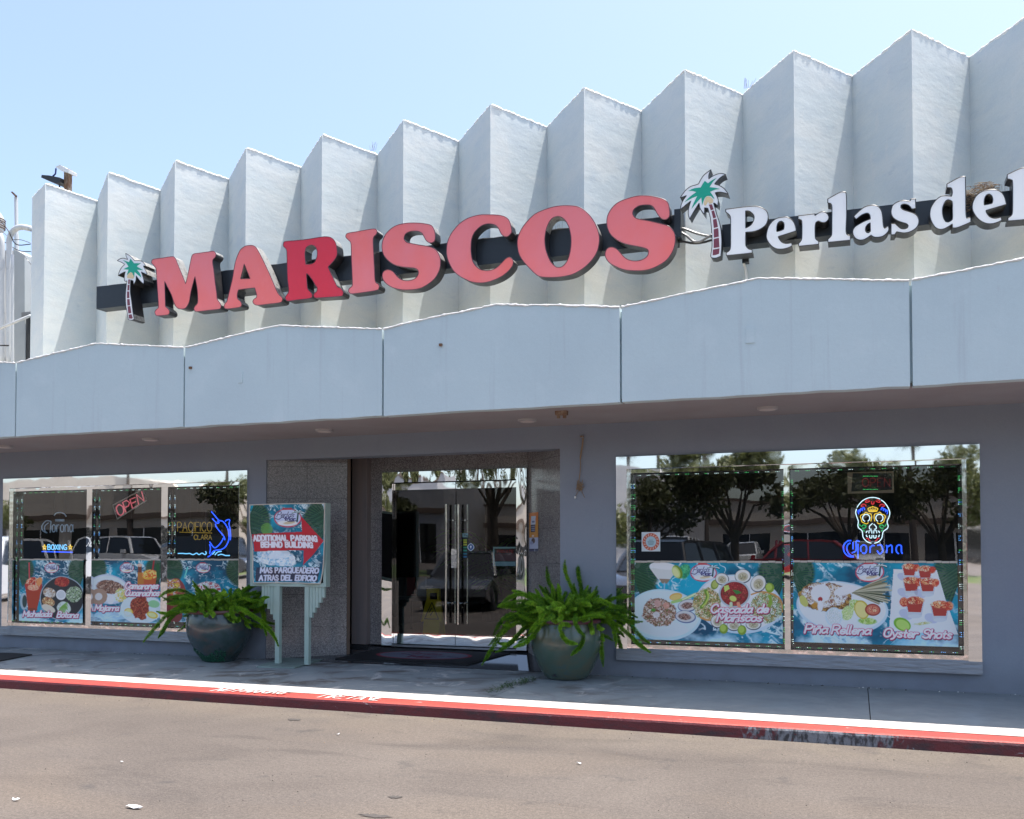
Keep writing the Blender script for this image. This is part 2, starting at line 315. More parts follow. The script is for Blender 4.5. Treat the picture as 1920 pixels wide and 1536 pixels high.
def obj(name, mb, mats, parent=None, smooth=False, label=None, kind=None, loc=None):
    """mb in world coordinates; stored relative to the parent (or to loc for a top-level mesh)"""
    off = wloc(parent) if parent is not None else (Vector(loc) if loc is not None else Vector((0, 0, 0)))
    me = bpy.data.meshes.new(name); vs = [(v[0]-off.x, v[1]-off.y, v[2]-off.z) for v in mb.v]
    me.from_pydata(vs, [], mb.f)
    for m in (mats if isinstance(mats, (list, tuple)) else [mats]): me.materials.append(M[m] if isinstance(m, str) else m)
    if any(mb.m): me.polygons.foreach_set('material_index', mb.m)
    bm = bmesh.new(); bm.from_mesh(me); bmesh.ops.recalc_face_normals(bm, faces=bm.faces) if len(mb.f) < 20000 and not getattr(mb, 'raw', 0) else None; bm.to_mesh(me); bm.free()
    if smooth:
        me.polygons.foreach_set('use_smooth', [True]*len(me.polygons))
        if smooth != 'all':
            bm = bmesh.new(); bm.from_mesh(me); bmesh.ops.remove_doubles(bm, verts=bm.verts, dist=1e-5)
            for e in bm.edges:
                if len(e.link_faces) == 2 and e.calc_face_angle(0) > .6: e.smooth = False
            bm.to_mesh(me); bm.free()
    o = link(name, me, parent)
    if parent is None and loc is not None: o.location = loc
    o['_w'] = tuple(off)
    if label: o['label'] = label
    if kind: o['kind'] = kind
    return o
def thing(name, label, cat, loc, group=None):
    o = bpy.data.objects.new(name, None); COL.objects.link(o); o.location = loc; o['_w'] = tuple(loc)
    o.empty_display_size = .1
    o['label'] = label; o['category'] = cat
    if group: o['group'] = group
    return o
def tag(o, label, cat, group=None):
    o['label'] = label; o['category'] = cat
    if group: o['group'] = group
    return o
def crs(pts, closed=True, step=5, sharp=55):
    """smooth outline through pts; corners turning more than `sharp` degrees stay corners"""
    P = [np.array(p, float) for p in pts]; n = len(P); out = []
    def corner(i):
        if not closed and i in (0, n-1): return True
        a = P[i]-P[i-1]; b = P[(i+1) % n]-P[i]; na = np.linalg.norm(a)*np.linalg.norm(b)
        return na > 0 and math.degrees(math.acos(max(-1, min(1, float(a@b)/na)))) > sharp
    cs = [corner(i) for i in range(n)]
    for i in range(n if closed else n-1):
        p1, p2 = P[i], P[(i+1) % n]
        m1 = (p2-P[i-1])/2 if not cs[i] else (p2-p1)*.8
        j = (i+1) % n; m2 = (P[(j+1) % n]-p1)/2 if not cs[j] else (p2-p1)*.8
        for k in range(step):
            t = k/step; h = (2*t**3-3*t**2+1, t**3-2*t**2+t, -2*t**3+3*t**2, t**3-t**2)
            out.append(h[0]*p1+h[1]*m1+h[2]*p2+h[3]*m2)
    if not closed: out.append(P[-1])
    return [tuple(q) for q in out]
def px(pts, ox, oy, sc): return [(ox+x/sc, oy+y/sc) for x, y in pts]

# ---------------------------------------------------------------- the setting: ground, kerb, sidewalk
YK, YF, YW, ZS = 7.475, 8.53, 9.98, 2.853
obj('ground', MB().add([(-400, -400, -.02), (400, -400, -.02), (400, 400, -.02), (-400, 400, -.02)], [(0, 1, 2, 3)]), 'greywall', kind='structure')
obj('lot_rise', MB().add([(-150, -14, .45), (150, -14, .45), (150, -4, 0), (-150, -4, 0)], [(0, 1, 2, 3)]), 'asphalt', kind='structure')
obj('parking_lot', MB().add([(-150, -4, 0), (150, -4, 0), (150, YK+.02, 0), (-150, YK+.02, 0)], [(0, 1, 2, 3)]), 'asphalt', kind='structure')
obj('verge', MB().add([(-150, -22, .54), (150, -22, .54), (150, -14, .45), (-150, -14, .45)], [(0, 1, 2, 3)]), 'grass', kind='structure')
obj('street', MB().add([(-150, -110, .5), (150, -110, .5), (150, -22, .5), (-150, -22, .5)], [(0, 1, 2, 3)]), 'asphalt', kind='structure')
b = MB()
for x in (-27, -21.5, -16, -10.5, -5, 1, 6.5): b.add([(x-.05, -3.98, .004), (x+.05, -3.98, .004), (x+.05, -.2, .004), (x-.05, -.2, .004)], [(0, 1, 2, 3)])
obj('parking_lines', b, 'white_concrete', kind='structure')
# sidewalk slabs between joints
sw = bpy.data.objects.new('sidewalk', None); COL.objects.link(sw); sw['kind'] = 'structure'; sw['_w'] = (0, 0, 0)
js = [-16.5, -13.2, -9.9, -6.55, -3.2, .1, 3.4, 6.7]
for a, c in zip(js[:-1], js[1:]):
    skew = .0
    obj('concrete_slab', MB().box(a+.004, c-.004, 7.72, YW-.002, -.05, .1), 'concrete', sw)
obj('slab_gap_fill', MB().box(-16.5, 6.7, 7.73, YW-.004, -.06, .088), 'leaf_litter', sw)
# kerb: gently uneven stone line with a rounded nose
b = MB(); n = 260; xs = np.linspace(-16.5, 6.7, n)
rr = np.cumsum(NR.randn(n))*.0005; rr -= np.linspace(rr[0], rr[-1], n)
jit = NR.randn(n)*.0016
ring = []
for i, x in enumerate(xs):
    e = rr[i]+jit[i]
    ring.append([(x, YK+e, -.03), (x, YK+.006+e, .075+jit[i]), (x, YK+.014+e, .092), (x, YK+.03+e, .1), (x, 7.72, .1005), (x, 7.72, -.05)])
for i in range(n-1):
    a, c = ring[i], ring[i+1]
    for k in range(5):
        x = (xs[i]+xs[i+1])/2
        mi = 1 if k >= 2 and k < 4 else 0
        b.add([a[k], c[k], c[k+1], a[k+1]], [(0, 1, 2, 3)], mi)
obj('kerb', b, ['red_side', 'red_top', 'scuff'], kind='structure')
obj('sunlit_bare_strip', MB().add([(-16.5, 7.70, .1045), (6.7, 7.70, .1045), (6.7, 8.03, .1045), (-16.5, 8.03, .1045)], [(0, 1, 2, 3)]), 'white_concrete', kind='structure')  # sunlit concrete outside the canopy shadow, its brightness painted as a paler sheet

# ---------------------------------------------------------------- stroke font for flat lettering and neon
FONT = {}
for ln in """A 7|s0,0 3.5,10 7,0|s1.3,3.8 5.7,3.8
B 6|s0,0 0,10|c0,10 4,10 5.2,7.7 4,5.3 0,5.3|c0,5.3 4.5,5.3 6,2.7 4.5,0 0,0
C 6.5|c6.3,8 5,9.8 3,10 .8,8 0,5 .8,2 3,0 5,.2 6.3,2
D 6.5|s0,0 0,10|c0,10 3.5,10 6,8 6.5,5 6,2 3.5,0 0,0
E 5.5|s5.5,10 0,10 0,0 5.5,0|s0,5.2 4.5,5.2
F 5.3|s5.3,10 0,10 0,0|s0,5.2 4.3,5.2
G 7|c6.5,8 5,9.8 3,10 .8,8 0,5 .8,2 3,0 5.5,.5 6.8,2|s4,4.5 6.8,4.5 6.8,0
H 6.5|s0,0 0,10|s6.5,0 6.5,10|s0,5 6.5,5
I .6|s.3,0 .3,10
K 6.3|s0,0 0,10|s6,10 0,4.5|s2,6.2 6.3,0
L 5|s0,10 0,0 5,0
M 8|s0,0 0,10 4,3 8,10 8,0
N 6.5|s0,0 0,10 6.5,0 6.5,10
O 7|c3.5,10 .8,8.5 0,5 .8,1.5 3.5,0 6.2,1.5 7,5 6.2,8.5 3.5,10
P 6|s0,0 0,10|c0,10 4,10 6,7.5 4,4.8 0,4.8
Q 7|c3.5,10 .8,8.5 0,5 .8,1.5 3.5,0 6.2,1.5 7,5 6.2,8.5 3.5,10|s4.5,2.5 7,-1
R 6.2|s0,0 0,10|c0,10 4,10 6,7.5 4,4.8 0,4.8|s3,4.8 6.2,0
S 5.8|c5.5,8.5 3.5,10 1,9.3 .3,7.3 1.5,5.7 4,4.8 5.8,2.8 4.8,.6 2.7,0 0,1.3
T 6|s0,10 6,10|s3,10 3,0
U 6.5|c0,10 0,3 1,.7 3.2,0 5.5,.7 6.5,3 6.5,10
X 6|s0,0 6,10|s0,10 6,0
V 6.5|s0,10 3.2,0 6.5,10
W 9|s0,10 2.2,0 4.5,8 6.8,0 9,10
Y 6|s0,10 3,5 6,10|s3,5 3,0
Z 6|s0,10 6,10 0,0 6,0
a 5.2|c4.6,4.2 2.6,5.5 .6,4.4 0,2.5 .8,.4 2.6,.2 4.4,2|s4.8,5.5 4.6,1 5.4,.2
c 4.2|c4.2,4.5 2.5,5.5 .5,4.3 0,2.4 1,.4 2.8,.1 4.2,1.2
d 5|c4.6,4.2 2.6,5.5 .6,4.4 0,2.5 .8,.4 2.6,.2 4.4,2|s4.8,10 4.8,0
e 4.4|c.3,2.6 4.2,3.2 3.8,5 2.2,5.5 .5,4.3 0,2.4 1,.4 2.8,.1 4.4,1.2
h 4.6|s0,10 0,0|c0,3.4 2.4,5.6 4.4,4.2 4.5,0
i 1|s.4,5.4 .4,0|s.4,7.6 .4,7.9
j 1.5|c1,5.4 1,-1.5 -.8,-2.6|s1,7.6 1,7.9
l 1.2|c.2,10 .2,1 1.2,.1
m 7.6|s0,5.5 0,0|c0,3.5 1.8,5.6 3.6,4.4 3.7,0|c3.7,3.5 5.5,5.6 7.2,4.4 7.4,0
n 4.6|s0,5.5 0,0|c0,3.5 2.4,5.6 4.4,4.2 4.5,0
~ 4.6|s0,5.5 0,0|c0,3.5 2.4,5.6 4.4,4.2 4.5,0|c1,7.4 2,8.1 3,7.3 4,8
o 4.6|c2.3,5.5 .4,4.6 0,2.7 .6,.7 2.3,0 4.1,.8 4.6,2.8 4.1,4.8 2.3,5.5
r 3.4|s0,5.5 0,0|c0,3.2 1.4,5.2 3.4,5.2
s 3.8|c3.5,4.8 2,5.6 .5,4.7 .9,3.4 2.9,2.4 3.5,1 2,0 0,.7
t 3|s1.2,8.3 1.2,1 2.6,.1|s0,5.5 2.8,5.5
u 4.6|c0,5.5 0,1.4 2,0 4.2,1.4|s4.5,5.5 4.6,0
y 4.6|s0,5.5 2.4,.6|c4.6,5.5 2.2,-1.2 0,-2.6""".split('\n'):
    ch, rest = ln[0], ln[2:]; parts = rest.split('|')
    ss = []
    for q in parts[1:]:
        pts = [tuple(float(v) for v in p.split(',')) for p in q[1:].split()]
        ss.append(crs(pts, False, 4, 200) if q[0] == 'c' and len(pts) > 2 else pts)
    FONT[ch] = (float(parts[0]), ss)
def text_strokes(txt, x, y, h, w=None, slant=0, gap=1.6, tilt=0):
    """strokes of a line of text; (x,y) = left end of the baseline, y grows DOWN; w = total width if given"""
    tot = sum((FONT[c][0] if c != ' ' else 3)+gap for c in txt)-gap; sx = (w/tot) if w else h/10; out = []; cx = 0
    for c in txt:
        if c == ' ': cx += 3+gap; continue
        for st in FONT[c][1]:
            out.append([(x+(cx+px_)*sx+slant*py_*h/10, y-py_*h/10+tilt*(cx+px_)*sx) for px_, py_ in st])
        cx += FONT[c][0]+gap
    return out

# ---------------------------------------------------------------- painted prints (colour per vertex of a fine sheet)
def vnoise(X, Y, sc, seed, octv=4):
    out = np.zeros_like(X); amp = 1; tot = 0; rs = np.random.RandomState(seed); G = rs.rand(64, 64)
    for o in range(octv):
        x = X*sc*2**o+o*7.3; y = Y*sc*2**o+o*3.1; xi = np.floor(x).astype(int); yi = np.floor(y).astype(int); fx = x-xi; fy = y-yi
        fx = fx*fx*(3-2*fx); fy = fy*fy*(3-2*fy); g = lambda a, b_: G[a % 64, b_ % 64]
        out += amp*((g(xi, yi)*(1-fx)+g(xi+1, yi)*fx)*(1-fy)+(g(xi, yi+1)*(1-fx)+g(xi+1, yi+1)*fx)*fy); tot += amp; amp *= .55
    return out/tot
class Print:
    def __init__(s, W, H, quad):
        """quad: TL,TR,BR,BL corners in sketch units; all shapes are drawn in those units"""
        u, v = np.meshgrid((np.arange(W)+.5)/W, (np.arange(H)+.5)/H)
        tl, tr, br, bl = [np.array(q, float) for q in quad]
        s.X = (tl[0]*(1-u)+tr[0]*u)*(1-v)+(bl[0]*(1-u)+br[0]*u)*v; s.Y = (tl[1]*(1-u)+tr[1]*u)*(1-v)+(bl[1]*(1-u)+br[1]*u)*v
        s.gain = 1.0; s.W, s.H = W, H; s.I = np.zeros((H, W, 3)); s.px = np.hypot(*(tr-tl))/W; s.unit = np.hypot(*(tr-tl))
    def put(s, mask, col, a=1.0):
        mask = np.clip(mask, 0, 1)*a; c = np.array(lin(*col)) if not isinstance(col, np.ndarray) else col
        s.I = s.I*(1-mask[..., None])+c*mask[..., None]
    def ell(s, cx, cy, rx, ry, rot=0, col=(255, 255, 255), a=1, soft=1.0, tex=None):
        t = math.radians(rot); dx = s.X-cx; dy = s.Y-cy; x = (dx*math.cos(t)+dy*math.sin(t))/rx; y = (-dx*math.sin(t)+dy*math.cos(t))/ry
        d = (1-np.hypot(x, y))*min(rx, ry)/(s.px*soft)+.5
        s.put(d, tex if tex is not None else col, a)
    def poly(s, pts, col, a=1):
        ins = np.zeros(s.X.shape, bool); n = len(pts)
        for i in range(n):
            x1, y1 = pts[i]; x2, y2 = pts[(i+1) % n]
            if y1 == y2: continue
            c = ((y1 > s.Y) != (y2 > s.Y)) & (s.X < (x2-x1)*(s.Y-y1)/(y2-y1)+x1); ins ^= c
        s.put(ins.astype(float), col, a)
    def stroke(s, pts, wd, col, a=1, mask=None):
        own = mask is None; m = np.zeros(s.X.shape) if own else mask
        for (x1, y1), (x2, y2) in zip(pts[:-1], pts[1:]):
            pad = wd+2*s.px
            sel = np.where((s.X > min(x1, x2)-pad) & (s.X < max(x1, x2)+pad) & (s.Y > min(y1, y2)-pad) & (s.Y < max(y1, y2)+pad))
            if not len(sel[0]): continue
            X = s.X[sel]-x1; Y = s.Y[sel]-y1; dx, dy = x2-x1, y2-y1; L = dx*dx+dy*dy+1e-9; t = np.clip((X*dx+Y*dy)/L, 0, 1)
            d = np.hypot(X-t*dx, Y-t*dy); m[sel] = np.maximum(m[sel], np.clip((wd/2-d)/s.px+.5, 0, 1))
        if own: s.put(m, col, a)
        return m
    def text(s, txt, x, y, h, wd, col, w=None, slant=0, gap=1.6, tilt=0, outline=None, shadow=None):
        ss = text_strokes(txt, x, y, h, w, slant, gap, tilt)
        for off, ww, c in ([(shadow[0], shadow[1], shadow[2])] if shadow else [])+([((0, 0), outline[0], outline[1])] if outline else [])+[((0, 0), wd, col)]:
            m = np.zeros(s.X.shape)
            for st in ss: s.stroke([(p[0]+off[0], p[1]+off[1]) for p in st], ww, c, mask=m)
            s.put(m, c)
    def script(s, txt, x, y, h, w, tilt=0, k=1.0):
        s.text(txt, x, y, h, h*.20*k, (255, 250, 255), w, .28, 1.3, tilt, outline=(h*.34*k, (205, 70, 120)), shadow=((h*.05, h*.07), h*.40*k, (120, 30, 70)))
    def sea(s, seed, foam=.5):
        u = s.unit; n1 = vnoise(s.X/u, s.Y/u*1.4, 4, seed, 5); n2 = vnoise(s.X/u, s.Y/u, 9, seed+1, 5); n3 = vnoise(s.X/u+n1*.4, s.Y/u+n1*.4, 11, seed+2, 5)
        deep = np.array(lin(0, 78, 108)); teal = np.array(lin(6, 170, 200)); t = np.clip((n1-.3)*2.2, 0, 1)[..., None]
        s.I = deep*(1-t)+teal*t
        rid = 1-np.abs(n3-.5)*2; s.put(np.clip((rid-.84)*9, 0, 1)*np.clip((n2-.40)*5, 0, 1), (225, 245, 250), .85)
    def cloud(s, y0, seed, col=(205, 240, 252)):
        u = s.unit; n = vnoise(s.X/u, s.Y/u*1.5, 5, seed, 5); s.put(np.clip((s.Y-y0)/u*6+(n-.5)*4, 0, 1), col, .85)
    def fronds(s, side, x0, y0, size, seed=0):
        rs = np.random.RandomState(seed)
        ang = np.arctan2(s.Y-y0, (s.X-x0)*side); r = np.hypot(s.X-x0, s.Y-y0)/size
        lobe = np.clip((1-r)*8, 0, 1)*(np.abs(ang) < 1.25); st = .5+.5*np.sin(ang*46+np.sin(r*5)*1.5)
        s.put(lobe*(.9), (18, 52, 30)); s.put(lobe*np.clip(st*1.6-.7, 0, 1)*.8, (62, 112, 62))
    def speck(s, cx, cy, rx, ry, rot, cols, cell, seed, soft=2.0, rag=.12):
        """patch of chopped food: ragged edge, each small cell its own colour"""
        t = math.radians(rot); dx = s.X-cx; dy = s.Y-cy; x = (dx*math.cos(t)+dy*math.sin(t))/rx; y = (-dx*math.sin(t)+dy*math.cos(t))/ry
        ed = vnoise(s.X, s.Y, 1/(cell*3), seed, 3)-.5; d = (1-np.hypot(x, y)+ed*rag*2)*min(rx, ry)/(s.px*soft)
        wx = s.X+(vnoise(s.X, s.Y, 1/cell, seed+5, 3)-.5)*cell*4.5; wy = s.Y+(vnoise(s.X, s.Y, 1/cell, seed+6, 3)-.5)*cell*4.5
        h = (np.floor(wx/cell).astype(int)*73856093 ^ np.floor(wy/cell).astype(int)*19349663 ^ seed*83492791) & 0xffff
        pal = np.array([lin(*c) for c in cols]); tex = pal[h % len(cols)]; sh = .78+.44*vnoise(s.X, s.Y, 1/(cell*.6), seed+9, 2)
        s.put(d, tex*sh[..., None])
    def logo(s, cx, cy, k):
        """round restaurant badge: red ring, white disc, script and bold word, little palm"""
        s.ell(cx, cy, 62*k, 44*k, 0, (196, 60, 84)); s.ell(cx, cy-1*k, 57*k, 39*k, 0, (205, 214, 240)); s.ell(cx, cy+24*k, 44*k, 13*k, 0, (240, 240, 240)); s.ell(cx+8*k, cy+22*k, 26*k, 6*k, -8, (214, 196, 160))
        s.poly([(cx-26*k, cy-47*k), (cx+18*k, cy-47*k), (cx+16*k, cy-37*k), (cx-24*k, cy-37*k)], (190, 70, 80))
        for i in range(9):
            a = -2.9+i*.36; s.stroke(crs([(cx+46*k, cy-24*k), (cx+(46+15*math.cos(a))*k, cy+(-24+11*math.sin(a))*k), (cx+(46+28*math.cos(a))*k, cy+(-18+16*math.sin(a))*k)], False, 4, 200), 4.0*k, (228, 240, 246) if i % 2 else (30, 92, 84))
        s.stroke([(cx+46*k, cy-22*k), (cx+42*k, cy+16*k)], 7*k, (22, 74, 70))
        s.stroke(crs([(cx-58*k, cy+1*k), (cx-40*k, cy+7*k), (cx-22*k, cy-3*k), (cx+4*k, cy+16*k), (cx+38*k, cy+12*k)], False, 5, 200), 3.5*k, (46, 40, 92))
        s.text('Perlas', cx-50*k, cy-4*k, 24*k, 3.0*k, (52, 44, 96), 76*k, .35, 1.4)
        s.text('Mar', cx-10*k, cy+12*k, 17*k, 4.6*k, (52, 44, 112), 44*k, 0, 1.6)
    def build(s, name, fn, parent, mat_='print', loc=None, back=.004):
        """fn(u,v) -> world point; u 0..1 left-right, v 0..1 top-bottom"""
        W, H = s.W, s.H; us = np.linspace(0, 1, W+1); vs = np.linspace(0, 1, H+1); U, V = np.meshgrid(us, vs)
        P = fn(U, V); off = wloc(parent) if parent is not None else Vector(loc)
        co = np.stack([P[0]-off.x, P[1]-off.y, P[2]-off.z], -1).reshape(-1, 3)
        idx = np.arange((W+1)*(H+1)).reshape(H+1, W+1)
        q = np.stack([idx[1:, :-1], idx[1:, 1:], idx[:-1, 1:], idx[:-1, :-1]], -1).reshape(-1, 4)
        me = bpy.data.meshes.new(name); me.vertices.add(len(co)); me.vertices.foreach_set('co', co.ravel())
        me.loops.add(q.size); me.loops.foreach_set('vertex_index', q.ravel().astype(np.int32)); me.polygons.add(len(q))
        me.polygons.foreach_set('loop_start', (np.arange(len(q))*4).astype(np.int32)); me.polygons.foreach_set('loop_total', np.full(len(q), 4, np.int32))
        me.update(); me.validate()
        ca = me.color_attributes.new('print', 'FLOAT_COLOR', 'CORNER')
        cc = np.ones((len(q), 4, 4), np.float32); cc[:, :, :3] = np.clip(s.I*s.gain, 0, .93).reshape(-1, 1, 3); ca.data.foreach_set('color', cc.ravel())
        me.materials.append(M[mat_]); me.polygons.foreach_set('use_smooth', [True]*len(me.polygons))
        o = link(name, me, parent)
        if parent is None: o.location = loc
        o['_w'] = tuple(off); return o

# ================================================================ RESTAURANT BUILDING
BL = thing('restaurant_building', 'pale blue folded-wall restaurant with deep canopy and mirror-framed windows', 'building', (-5, 10, 0))
x_l, x_r = -16.5, 6.7
WL = at(1156, 856, YW).x, at(1836, 834, YW).x          # right window outer
LL = at(9, 900, YW).x, at(466, 883, YW).x              # left window outer
ZB, ZT = .277, 2.486
RX0, RX1 = -6.985, -3.10; ZL = 2.607
# front wall pieces round the openings
b = MB(); T = .22
def seg(x0, x1, z0, z1): b.box(x0, x1, YW, YW+T, z0, z1)
seg(x_l, LL[0]+.03, .05, ZS+.2); seg(LL[0]+.03, LL[1]-.03, .05, ZB+.03); seg(LL[0]+.03, LL[1]-.03, ZT-.03, ZS+.2)
seg(LL[1]-.03, RX0, .05, ZS+.2); seg(RX0, RX1, ZL, ZS+.2); seg(RX1, WL[0]+.03, .05, ZS+.2)
seg(WL[0]+.03, WL[1]-.03, .05, ZB+.03); seg(WL[0]+.03, WL[1]-.03, ZT-.03, ZS+.2); seg(WL[1]-.03, x_r, .05, ZS+.2)
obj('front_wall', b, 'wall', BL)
# canopy: soffit slab, roof, separate fascia panels
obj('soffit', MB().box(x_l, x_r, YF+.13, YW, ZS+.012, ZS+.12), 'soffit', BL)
obj('canopy_roof', MB().box(x_l, x_r, YF+.14, YW+1.2, ZS+.35, ZS+.45), 'roofing', BL)
A0, BP = -9.573, 2.507
Zv, Zp = 3.745, 3.889
for j in range(-2, 7):
    x0 = A0+(j)*BP; x1 = x0+BP; g = .011
    rs = random.Random(j)
    top = [(x0+g, Zv)]+[(x0+BP*t, Zv+(Zp-Zv)*(1-abs(2*t-1))+rs.uniform(-.006, .006)) for t in (.12, .25, .38)]+[(x0+BP/2, Zp)]+[(x0+BP*t, Zv+(Zp-Zv)*(1-abs(2*t-1))+rs.uniform(-.006, .006)) for t in (.62, .75, .88)]+[(x1-g, Zv)]
    bot = [(x1-g-(BP-2*g)*k/14, ZS+rs.uniform(-.006, .003)) for k in range(15)]
    loop = [(x, YF, z) for x, z in top+bot]
    f = obj('fascia_panel', MB().plate([loop], .13, 0, 0), 'fascia', BL)
    bead = MB(); pts = []
    for (xa, za), (xb, zb) in zip(top[:-1], top[1:]):
        for k in range(10): t = k/10; pts.append((xa+(xb-xa)*t, YF-.002+rs.uniform(-.004, .002), za+(zb-za)*t+.004+rs.uniform(-.004, .004)))
    pts.append((top[-1][0], YF-.002, top[-1][1]+.004))
    bead.tube(pts, [rs.choice([.006, .007, .009, .012]) for _ in pts], 6)
    bead.hexa([(x0+g, YF+.005, Zv+.004), (x0+BP/2, YF+.005, Zp+.004), (x1-g, YF+.005, Zv+.004), (x1-g, YF+.005, Zv-.0), (x0+BP/2, YF+.005, Zp), (x0+g, YF+.005, Zv)],
              [(x0+g, YF+.14, Zv+.004), (x0+BP/2, YF+.14, Zp+.004), (x1-g, YF+.14, Zv+.004), (x1-g, YF+.14, Zv), (x0+BP/2, YF+.14, Zp), (x0+g, YF+.14, Zv)])
    obj('coping', bead, 'bead', f)
obj('joint_backing', MB().box(x_l+.1, x_r-.1, YF+.05, YF+.12, ZS+.04, Zv-.03), 'fascia', BL)
def cover(px_, py_, wd, ht):
    p = at(px_, py_, YF); return MB().box(p.x-wd/2, p.x+wd/2, YF-.008, YF+.01, p.z-ht/2, p.z+ht/2)
obj('blank_cover', cover(451, 708, .055, .12), 'fascia', BL); obj('blank_cover', cover(1407, 629, .075, .14), 'fascia', BL)
for q in ((358, 690), (827, 647)):
    p = at(q[0], q[1], YF); obj('bolt', MB().box(p.x-.016, p.x+.016, YF-.02, YF+.01, p.z-.012, p.z+.012), 'rust', BL)
# folded wall: every face a panel of its own
PC, PE, ZTOP, DV, YP = -10.7478, 1.1318, 6.6696, .78, 10.02
W1 = {0: .185, 1: .215, 2: .27, 3: .32, 4: .355, 5: .39, 6: .44, 7: .485, 8: .525, 9: .57, 10: .60, 11: .62, 12: .64, 13: .66}
def foldface(a, c, seed, part_top=True):
    rs = random.Random(seed); A = Vector((a[0], a[1], 0)); C = Vector((c[0], c[1], 0)); d = (C-A).normalized(); nrm = Vector((-d.y, d.x, 0))
    if nrm.y < 0: nrm = -nrm
    th = .05; n = 8
    tops = [A+(C-A)*(k/n)+Vector((0, 0, ZTOP+(rs.uniform(-.005, .003) if 0 < k < n else 0))) for k in range(n+1)]
    front = [A+Vector((0, 0, 3.2))]+tops+[C+Vector((0, 0, 3.2))]
    back = [p+Vector((0, .06, 0)) for p in front]
    o = obj('folded_panel', MB().hexa(front, back), 'stucco', BL)
    m = MB(); pts = []
    for k in range(n):
        for j in range(4): t = j/4; q = tops[k].lerp(tops[k+1], t); pts.append(q+Vector((0, .02, rs.uniform(-.004, .005))))
    pts.append(tops[-1]+Vector((0, .02, 0)))
    m.tube(pts, [rs.choice([.014, .016, .018, .022]) for _ in pts], 6); obj('coping', m, 'bead', o)
xe = at(60, 400, YP+.3).x
first = (PC, YP); left_end = (at(60, 400, YP+.32).x, YP+.32)
foldface(left_end, first, 100)
for i in range(14):
    pk = (PC+i*PE, YP); vl = (PC+i*PE+W1[i], YP+DV); nx = (PC+(i+1)*PE, YP)
    foldface(pk, vl, i*2); foldface(vl, nx, i*2+1)
obj('side_return_wall', MB().box(left_end[0]+.0, left_end[0]+.055, YP+.385, YP+2.4, 3.2, ZTOP-.12), 'stucco', BL)
# recessed lights
for i in range(-1, 7):
    cx, cy = -8.27+2.49*i, 9.37+.02*i
    if i == -1: cx = -10.68
    r = obj('recessed_light', MB().lathe([(.0, -.012), (.085, -.012), (.10, -.008), (.105, .02)], 28, (cx, cy, ZS)), 'lamp_ring', BL)
    obj('lamp_lens', MB().lathe([(0, -.016), (.06, -.0165), (.078, -.013), (.079, .0)], 28, (cx, cy, ZS)), 'lamp_disc', r)
p = gr(1053, 773, ZS); cb = MB(); cb.box(p.x-.06, p.x+.06, p.y-.03, p.y+.03, ZS-.03, ZS+.02); cb.box(p.x-.045, p.x-.02, p.y-.02, p.y+.02, ZS-.06, ZS-.028); cb.box(p.x+.02, p.x+.045, p.y-.02, p.y+.02, ZS-.06, ZS-.028)
tag(obj('camera_bracket', cb, 'rust', None, loc=(p.x, p.y, ZS)), 'small rusty empty bracket screwed to the grey soffit above the door', 'bracket')

# ---------------------------------------------------------------- entrance recess
YB = 10.76; CZ = 2.93; FZ = at(850, 1215, 10.70).z
obj('entrance_floor', MB().hexa([(-6.98, 10.0, .103), (-3.12, 10.0, .103), (-3.12, YB+.1, FZ), (-6.98, YB+.1, FZ)], [(-6.98, 10.0, .0), (-3.12, 10.0, .0), (-3.12, YB+.1, .0), (-6.98, YB+.1, .0)]), 'floor_stone', BL)
obj('recess_ceiling', MB().box(RX0, RX1, YW+T-.02, YB+.3, CZ, CZ+.05), 'soffit', BL)
def slabwall(p0, p1, z0, z1, ncol, rowh, seed=0, zs=None):
    """granite slabs (each its own piece) on a wall from p0 to p1 (plan), facing the street"""
    A = Vector((p0[0], p0[1], 0)); C = Vector((p1[0], p1[1], 0)); L = (C-A).length; d = (C-A)/L; nn = Vector((d.y, -d.x, 0))
    rs = random.Random(seed); g = .0016
    bk = [A+Vector((0, 0, z0)), C+Vector((0, 0, z0)), C+Vector((0, 0, z1)), A+Vector((0, 0, z1))]
    obj('grout_bed', MB().hexa([q-nn*.008 for q in bk], [q-nn*.10 for q in bk]), 'granite_dark', BL)
    z = z0
    while z < z1-.01:
        zz = min(z+rowh, z1)
        for k in range(ncol):
            a = A+d*(L*k/ncol+g); c = A+d*(L*(k+1)/ncol-g); pr = nn*rs.uniform(.0, .0015)
            f = [a+pr+Vector((0, 0, z+g)), c+pr+Vector((0, 0, z+g)), c+pr+Vector((0, 0, zz-g)), a+pr+Vector((0, 0, zz-g))]
            obj('granite_slab', MB().hexa(f, [q-nn*.02 for q in f]), 'granite', BL)
        z = zz
RA, RB = (RX0+.0, YW+.02), (-6.02, 10.33)
slabwall(RA, RB, .1, CZ, 2, .405, 1)
RGX = at(990, 1000, YB-.03).x
slabwall((RGX, YB-.02), (RX1+.0, YW+.02), .104, CZ, 2, .405, 2)
b = MB().hexa([(-6.018, 10.33, .1), (-6.018, 10.33, CZ), (-5.99, 10.36, CZ), (-5.99, 10.36, .1)], [(-6.09, 10.45, .1), (-6.09, 10.45, CZ), (-6.07, 10.46, CZ), (-6.07, 10.46, .1)])
b.box(-6.99, -6.9, 10.2, YB+.1, .1, CZ); obj('recess_return', b, 'brownband', BL)
plx0, plx1 = at(660, 1000, YB-.1).x, at(688, 1000, YB-.1).x
